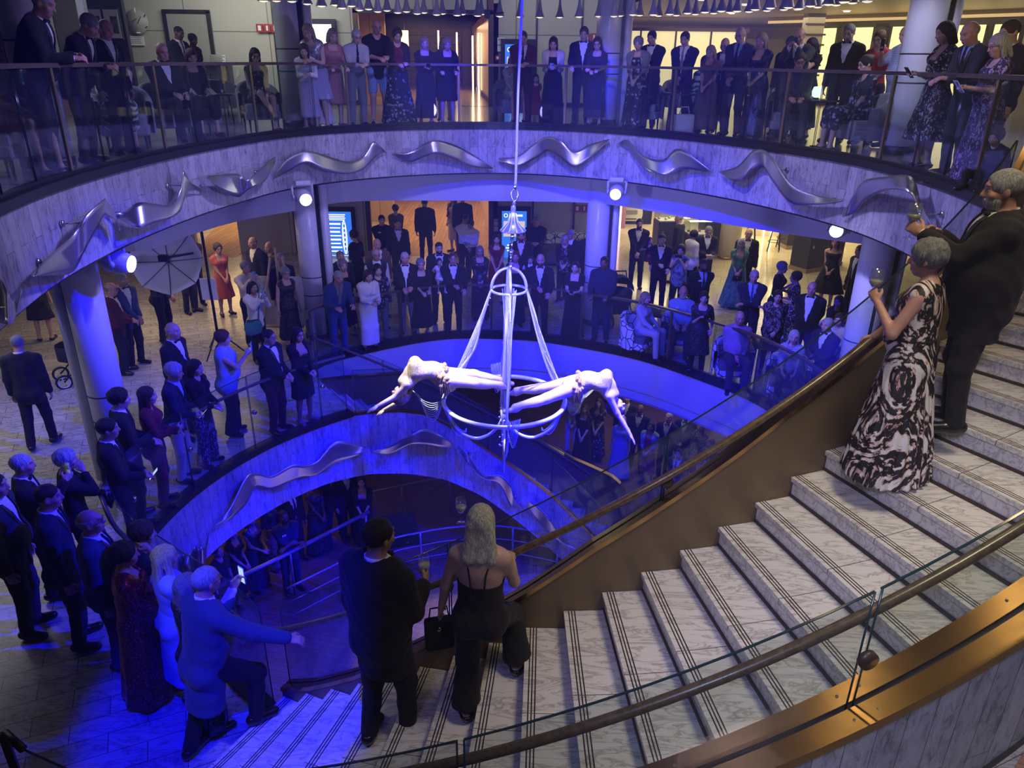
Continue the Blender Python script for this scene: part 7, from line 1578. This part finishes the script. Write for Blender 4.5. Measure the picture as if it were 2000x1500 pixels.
for (lab,z,x,y,h,sx,sk_,hr_,ar,out,kw) in A_:
    kw=dict(kw); [kw.pop(q,None) for q in('dy','lev','loc_scale','hairband')]; bd=kw.pop('badge',0); tb=kw.pop('tealbag',0); seat=kw.get('seat')
    if out.pop('tights',0): out['low']=('t','black')
    b,J,p,rz=person(lab,z,x,y,h,sx,sk_,hr_,ar,out,**kw); DONE[lab]=(b,J,p,rz)
    if kw.get('sit') and x in CH:
        q=p-Rz(rz)@V3(0,.06,0); mid=z==M_
        armchair(tuple(q),rz,CH[x],'white printed tub chairs on the middle deck' if mid else 'tub armchairs on the upper gallery',MTUB if mid else None,mat('tub_seat',(.12,.12,.14),.9) if mid else None,.82)
    if bd:
        k=J['k']; q=J['chest']+J['R']@V3(.09,.155+.04*J['fat'],.05)*k; o=MB().box((0,0,0),(.075,.008,.03)).obj('name_badge',PAPER,b); o.location=tuple(q)
    if tb:
        w=p+Rz(rz)@(J['pel']+V3(.17,.16,.02)); r=empty('shoulder_bag',tuple(w),'teal shoulder bag of the woman in white blouse','bag',None,rz)
        MB().lathe([(.02,-.24),(.15,-.22),(.19,-.1),(.15,.02),(.13,.03)],(0,0,0),16).obj('body',FB['teal'],r); r.scale=(1,.5,1); MB().tube([(-.13,0,.02),(-.25,-.15,.5),(-.32,-.3,.62)],.012,6).obj('strap',FB['teal'],r)
# ---------------- foreground figures on the main stairs
def fig(lab,z,x,y,h,sx,sk_,hr_,ar,out,res=.0095,**kw): return person(lab,z,x,y,h,sx,sk_,hr_,ar,out,res=res,**kw)
fig('Broad man in black tuxedo seen from behind on the stairs holding a wine glass',.825,737,1014,1.85,'m','m',('short','black'),'glass',tux(hair=None,jlen=.30),r=-28,fat=.45,hy=.25,hp=-.05,legs={'L':(-.10,-.10,.085),'R':(.13,.06,.085)},hold=[('wineR','wine glass in the right hand of the broad man on the stairs')])
b,J,p,rz=fig('Blonde woman in backless black jumpsuit seen from behind on the stairs',1.155,939,987,1.68,'f','l',('lob','platinum'),'bagdown',dict(dress=('black',0,None,.2),low=('wide','black'),strap=.17,backlow=.27,straps=1,sleeve=0,bare_legs=1,heel=1,skin_torso=1,cut=.07),r=-8,hy=-.1,hp=-.1,armsxyz=((.16,.34,1.12),(-.29,.06,.86)),legs={'L':(-.10,-.05,.085),'R':(.22,.26,.085+.165)})
w=p+Rz(rz)@(J['wrL']+V3(-.02,.0,-.10)); bag(w,'small black handbag with brass trim hanging from the blonde woman\'s wrist',FB['black'],(.2,.09,.24),.1,rz+.4)
wineglass(p+Rz(rz)@V3(-.20,.36,1.33),'wine glass just left of the blonde woman\'s chin',1.0)
b,J,p,rz=fig('Grey haired woman in long black, white and pink patterned dress on the stairs',2.805,1818,468,1.585,'f','r',('curly','grey'),'glass2',dress('shards',0,.03,.34,26,neck=.04,sleeve=0),r=48,hp=-.12,fat=.3,armsxyz=((.14,.33,.93),(-.15,.25,1.30)),hold=[('wineL','champagne flute held by the woman in patterned dress')])
MB().tube([(J['pel']+J['R']@V3(.155*math.sin(t)*1.12,.125*math.cos(t)*1.05,.15)*J['k']) for t in np.linspace(0,2*math.pi,30,endpoint=False)],.012,6,True).obj('belt',FB['black'],b)
w=p+Rz(rz)@(J['pel']+V3(.26,-.02,-.05)); r=empty('shoulder_bag',tuple(w),'small silver bag on a thin chain behind the patterned dress','bag',None,rz); MB().box((0,0,-.1),(.2,.08,.15),0,.02).obj('body',FB['silver'],r); MB().tube([(-.05,0,-.03),(-.06,.02,.3),(-.10,.05,.62)],.006,6).obj('chain',MSTEEL,r)
fig('Large silver haired bearded man in tuxedo at top right of the stairs',3.135,1968,330,1.68,'m','r',('short','silver'),'glass',tux(beard='silver',jlen=.26),r=68,fat=.75,hp=-.12,armsxyz=((.18,.30,1.28),(-.06,.42,1.32)),hold=[('wineL','wine glass held up by the silver bearded man')])
fig('Woman in dark clothes and sandals half hidden behind the silver bearded man',3.795,0,0,1.64,'f','r',('bob','brown'),'side',dict(dress=('black',.5,.48,.2),sleeve=.5,bare_legs=1),r=80,loc=(4.2,5.35))
b,J,p,rz=fig('Grey haired man in tailcoat stepping onto the stairs with one hand on the rail',0.0,398,1108,1.78,'m','r',('thin','silver'),'tail',tux(jacket='midblue',jlen=.42,glasses=1),r=-38,hp=.02,lean=.16,fat=.2,armsxyz=((.60,.50,1.09),(.02,.30,1.42)),legs={'L':(-.10,-.22,.085),'R':(.16,.26,.085+.165)},hold=[('phoneL','lit white phone held near the face of the tailcoat man')])  # midblue cloth carries the blue stage light on a black tailcoat
# ---------------- the two acrobats lying back over the ring
def acrobat(lab,pts,sk_,hair):
    """pts: named (x, y, dy) sight-line points resolved at their own distance"""
    W={k:cy(*v) for k,v in pts.items()}; o=W['pel'].copy(); W={k:v-o for k,v in W.items()}
    J={'k':1.1,'sex':'f','sit':False,'fat':.0}; J['pel']=W['pel']; 
    upv=nrm(W['nb']-W['pel']); rt=nrm(np.cross(V3(0,0,1.),upv))*pts_side; 
    fw=nrm(np.cross(upv,rt)); fw=fw if fw[2]>0 else -fw; rt=np.cross(fw,upv); R=np.stack([rt,fw,upv],1); J['R']=R
    for k in('waist','chest','nb'): J[k]=W[k]
    J['shc']=W['nb']-nrm(W['nb']-W['chest'])*.06; 
    for sd,s in(('R',1),('L',-1)):
        J['sh'+sd]=J['shc']+rt*.155*s
        J['el'+sd],J['wr'+sd]=W['el'+sd],W['wr'+sd]
        J['hd'+sd]=nrm(W['wr'+sd]-W['el'+sd]); J['hn'+sd]=nrm(np.cross(J['hd'+sd],rt)); J['curl'+sd]=.12
        J['hip'+sd]=J['pel']+rt*.085*s-upv*.02; J['kn'+sd]=W['kn'+sd]; J['an'+sd]=W['an'+sd]; J['toe'+sd]=W['an'+sd]+nrm(W['an'+sd]-W['kn'+sd])*.15+V3(0,0,-.03)
    J['hc']=W['hc']; hu=nrm(W['hc']-W['nb']); hf=nrm(fw-hu*np.dot(fw,hu)); J['HR']=np.stack([np.cross(hf,hu),hf,hu],1)
    body=figure('person',J,sk_,lab,dict(bare_legs=1,sleeve=0,hair=hair,shoes=None,skin_torso=1,leg_scale=1.2),tuple(o),0,.0105,hand_res=.0065)
    k=J['k']; upl=R[:,2]; lo,hi=bbox([J['pel'],J['chest'],J['nb']],.24); F=Field(lo,hi,.0105); d=torso_d(F.P,J,.007)
    u=(F.P-np.asarray(J['nb'],np.float32))@np.asarray(upl,np.float32); v=(F.P-np.asarray(J['pel'],np.float32))@np.asarray(upl,np.float32); d=np.maximum(d,np.maximum(u+.07,-v-.09)); d=np.maximum(d,-np.maximum(v-.28,.12-v) - .0) if False else d
    V,Q=mesh_of(d,F); fmesh('leotard',[(V,Q,0)],[FB['nude_gold']],body)
    m=MB(); rs2=random.Random(5)
    for i in range(46):
        a=rs2.uniform(-2.2,2.2); q=J['pel']+upl*rs2.uniform(-.05,.08)+rt*.205*math.sin(a)+fw*.15*math.cos(a); n_=nrm(q-J['pel'])
        m.lathe([(.0005,.05),(.022,.03),(.028,0),(.006,-.03)],tuple(q),7); m.tube([q,q+n_*.03-V3(0,0,.07+.05*rs2.random())],[.014,.004],6)
    m.obj('hip_ruffle',FB['gold'],body); return body
m_,nt_,b_=new('performer_leotard'); n_=nt_.noise(nt_.co(),55,4); nt_.lk(nt_.ramp(n_,[(.4,(.42,.32,.10)),(.6,(.66,.56,.30))]),b_.inputs['Base Color']); b_.inputs['Roughness'].default_value=.35; FB['nude_gold']=m_
pts_side=1
acrobat('Acrobat at left in gold leotard arched backwards with one arm reaching down',dict(pel=(868,737,-.25),waist=(842,722,-.27),chest=(815,724,-.30),nb=(790,748,-.33),hc=(781,772,-.36),elR=(772,775,-.46),wrR=(738,793,-.52),elL=(786,782,-.2),wrL=(752,800,-.12),knR=(928,748,-.38),anR=(978,752,-.12),knL=(925,732,-.05),anL=(981,742,.05)),'p',('tail','blonde'))
acrobat('Acrobat at right in gold leotard arched backwards with both arms hanging down',dict(pel=(1128,752,-.1),waist=(1152,741,-.12),chest=(1178,748,-.15),nb=(1196,772,-.18),hc=(1205,796,-.2),elR=(1212,812,-.02),wrR=(1226,842,.05),elL=(1205,806,-.35),wrL=(1230,848,-.42),knR=(1062,757,.05),anR=(1008,763,.12),knL=(1068,778,-.32),anL=(1006,795,-.5)),'p',('tail','brown'))
# ================================================================ LIGHTS
HAZE=.004
w=bpy.data.worlds.new('world'); SC.world=w; w.use_nodes=True; bgn=w.node_tree.nodes['Background']; bgn.inputs[0].default_value=(.35,.38,.6,1); bgn.inputs[1].default_value=.02
def spot(name,loc,aim,e,col,ang,blend=.4,r=.1):
    l=bpy.data.lights.new(name,'SPOT'); l.energy=e; l.color=col; l.spot_size=math.radians(ang); l.spot_blend=blend; l.shadow_soft_size=r
    o=bpy.data.objects.new(name,l); COL.objects.link(o); o.location=loc
    d=Vector(aim)-Vector(loc); o.rotation_euler=d.to_track_quat('-Z','Y').to_euler(); return o
def area(name,loc,aim,e,col,sx,sy=None):
    l=bpy.data.lights.new(name,'AREA'); l.energy=e; l.color=col; l.size=sx
    if sy: l.shape='RECTANGLE'; l.size_y=sy
    o=bpy.data.objects.new(name,l); COL.objects.link(o); o.location=loc
    d=Vector(aim)-Vector(loc); o.rotation_euler=d.to_track_quat('-Z','Y').to_euler(); return o
BLU=(.0012,.0004,1); VIO=(.34,.31,1)
# saturated blue stage wash on the left fascia, floor edge and pit
spot('blue_wash',(3.2,7.0,7.8),(-4.4,8.6,-.6),9000,BLU,46,.6,.12)
spot('blue_wash',(3.6,7.5,7.8),(-1.2,12.2,-1.2),7500,BLU,36,.5,.12)
spot('blue_wash',(-.4,.6,8.4),(-2.25,4.6,.6),8000,BLU,17,.4,.1)
spot('blue_wash',(-2.5,6.0,7.9),(2.8,14.0,-.6),6500,BLU,46,.6,.12)
spot('blue_wash',(3.7,7.3,3.0),(-1.8,9.3,-3.9),11000,BLU,58,.6,.12)
spot('blue_wash',(.8,6.0,7.9),(2.6,14.6,-3.6),3600,BLU,30,.5,.1)
spot('blue_beam',(.3,4.5,7.9),(-1.6,15.6,5.0),16000,BLU,9,.9,.1)
spot('blue_beam',(.2,4.5,7.9),(1.35,15.6,4.95),11000,BLU,9,.9,.1)
spot('blue_beam',(-.2,4.5,7.9),(.2,17.3,.9),5200,BLU,30,.9,.1)
# pale violet wash on the upper fascia
for q,e in (((-4.6,8.0,3.9),230),((-4.4,11.5,3.8),230),((-2.2,15.0,3.7),240),((1.6,15.0,3.7),260),((4.2,11.8,3.7),240),((4.7,8.6,3.8),230)):
    spot('violet_wash',(0-q[0]*.15,9.2-(q[1]-9.2)*.25,8.4),q,e*7.2,VIO,36,.9,.3)
for a,b,e in (((-3.6,6.8,3.9),(4.2,13.6,2.6),900),((3.6,6.8,3.9),(-4.9,13.2,2.6),900),((0,4.4,4.1),(0,16,2.6),1100)):
    spot('deck_wash',a,b,e,(.30,.28,1),54,.9,.25)
# neutral light over the stairs
spot('stair_spot',(2.5,2.5,8.9),(2.0,3.75,2.0),800,(1,.85,.58),50,.8,.8)
spot('stair_fill',(-.5,-1.2,7.0),(3.2,3.2,1.6),900,(.55,.55,1),50,.8,.5)
# unseen warm points on the pendant ring's assumed near side, added for brass highlights
for q in ((4.3,5.7,6.2),(3.7,4.8,6.2),(4.6,7.0,6.2),(2.4,4.6,6.2),(.6,5.0,6.2)):
    l=bpy.data.lights.new('brass_highlight_light','POINT'); l.energy=15; l.color=(1,.72,.38); l.shadow_soft_size=.09
    o=bpy.data.objects.new('brass_highlight_light',l); COL.objects.link(o); o.location=q
spot('stair_violet',(-1.5,-.5,8.0),(.7,3.6,1.6),300,VIO,32,.9,.4)
area('side_light',(6.5,4.2,3.9),(6.0,4.3,0),60,(1,.9,.9),1.5)
spot('column_fill',(2.2,7,7.9),(5.6,11.3,5.4),1100,(.62,.62,1),17,.8,.1)  # unseen spots added to brighten the right-hand column on both decks
spot('column_fill',(1.2,6.0,7.4),(5.6,11.35,1.4),1300,(.5,.48,1),13,.8,.1)
# performers
spot('performer_spot',(-1.1,9.3,8.5),(-1.05,9.6,1.0),7000,(1,.97,.93),16,.5,.05)
spot('performer_spot',(1.1,9.3,8.5),(1.0,9.6,1.0),7000,(1,.97,.93),16,.5,.05)
spot('performer_spot',(.1,8.6,8.5),(-.1,9.6,1.4),1500,(.8,.85,1),20,.7,.05)
# soft house light, left part of the middle deck
area('house_light',(-8.5,9.0,2.6),(-8.5,9.0,0),58,(.97,.93,1),3,5)
area('house_light',(-7.5,15.5,2.6),(-7.5,15.5,0),70,(1,.74,.5),3,3)
spot('house_spot',(-4.2,1.5,8.2),(-4.6,4.4,0),620,(.62,.62,1),64,.8,.3)
# warm corridors and shops
area('corridor_light',(-2.6,27,2.6),(-2.6,27,0),260,(1,.6,.3),2.5,8)
area('corridor_light',(-9.5,27,2.6),(-9.5,27,0),260,(1,.66,.3),2.5,6)
area('corridor_light',(-2.6,28,6.5),(-2.6,28,4),260,(1,.62,.38),2.5,9)
area('shop_light',(8,25.5,2.65),(8,25.5,0),700,(1,.80,.42),7,7)
area('shop_light',(5.5,18.5,2.65),(5.5,18.5,0),70,(1,.86,.6),4,3)
area('shop_light',(9,24,6.6),(9,24,4.2),420,(1,.78,.42),9,7)
area('upper_wall_light',(-6.5,19.5,7.2),(-6.5,22,5.5),90,(.95,.97,.9),4,1)
area('upper_wall_light',(1,19.5,7.2),(1,22,5.5),35,(.9,.92,1),3,1)
area('upper_left_light',(-8,13.5,7.3),(-8,13.5,4.2),95,(.8,.85,1),3,3)
area('upper_right_light',(7.5,12.5,7.3),(7.5,12.5,4.2),120,(.95,.92,1),3,3)
area('lower_light',(-5.5,12.5,-1.1),(-5.5,12.5,-3.9),16,(1,.6,.3),3,3)
area('lower_light',(4.5,17,-1.1),(4.5,17,-3.9),45,(1,.88,.75),4,3)
vs=w.node_tree.nodes.new('ShaderNodeVolumeScatter'); vs.inputs['Density'].default_value=HAZE; vs.inputs['Anisotropy'].default_value=.2; vs.inputs[0].default_value=(.8,.8,1,1)
w.node_tree.links.new(vs.outputs[0],w.node_tree.nodes['World Output'].inputs['Volume'])
SC.view_settings.view_transform='Standard'; SC.view_settings.look='None'; SC.view_settings.gamma=1; SC.view_settings.exposure=0; SC.view_settings.use_curve_mapping=False
SC.cycles.use_denoising=True; SC.cycles.transparent_max_bounces=32; SC.cycles.max_bounces=5; SC.cycles.diffuse_bounces=2; SC.cycles.glossy_bounces=3; SC.cycles.transmission_bounces=2; SC.cycles.sample_clamp_indirect=4
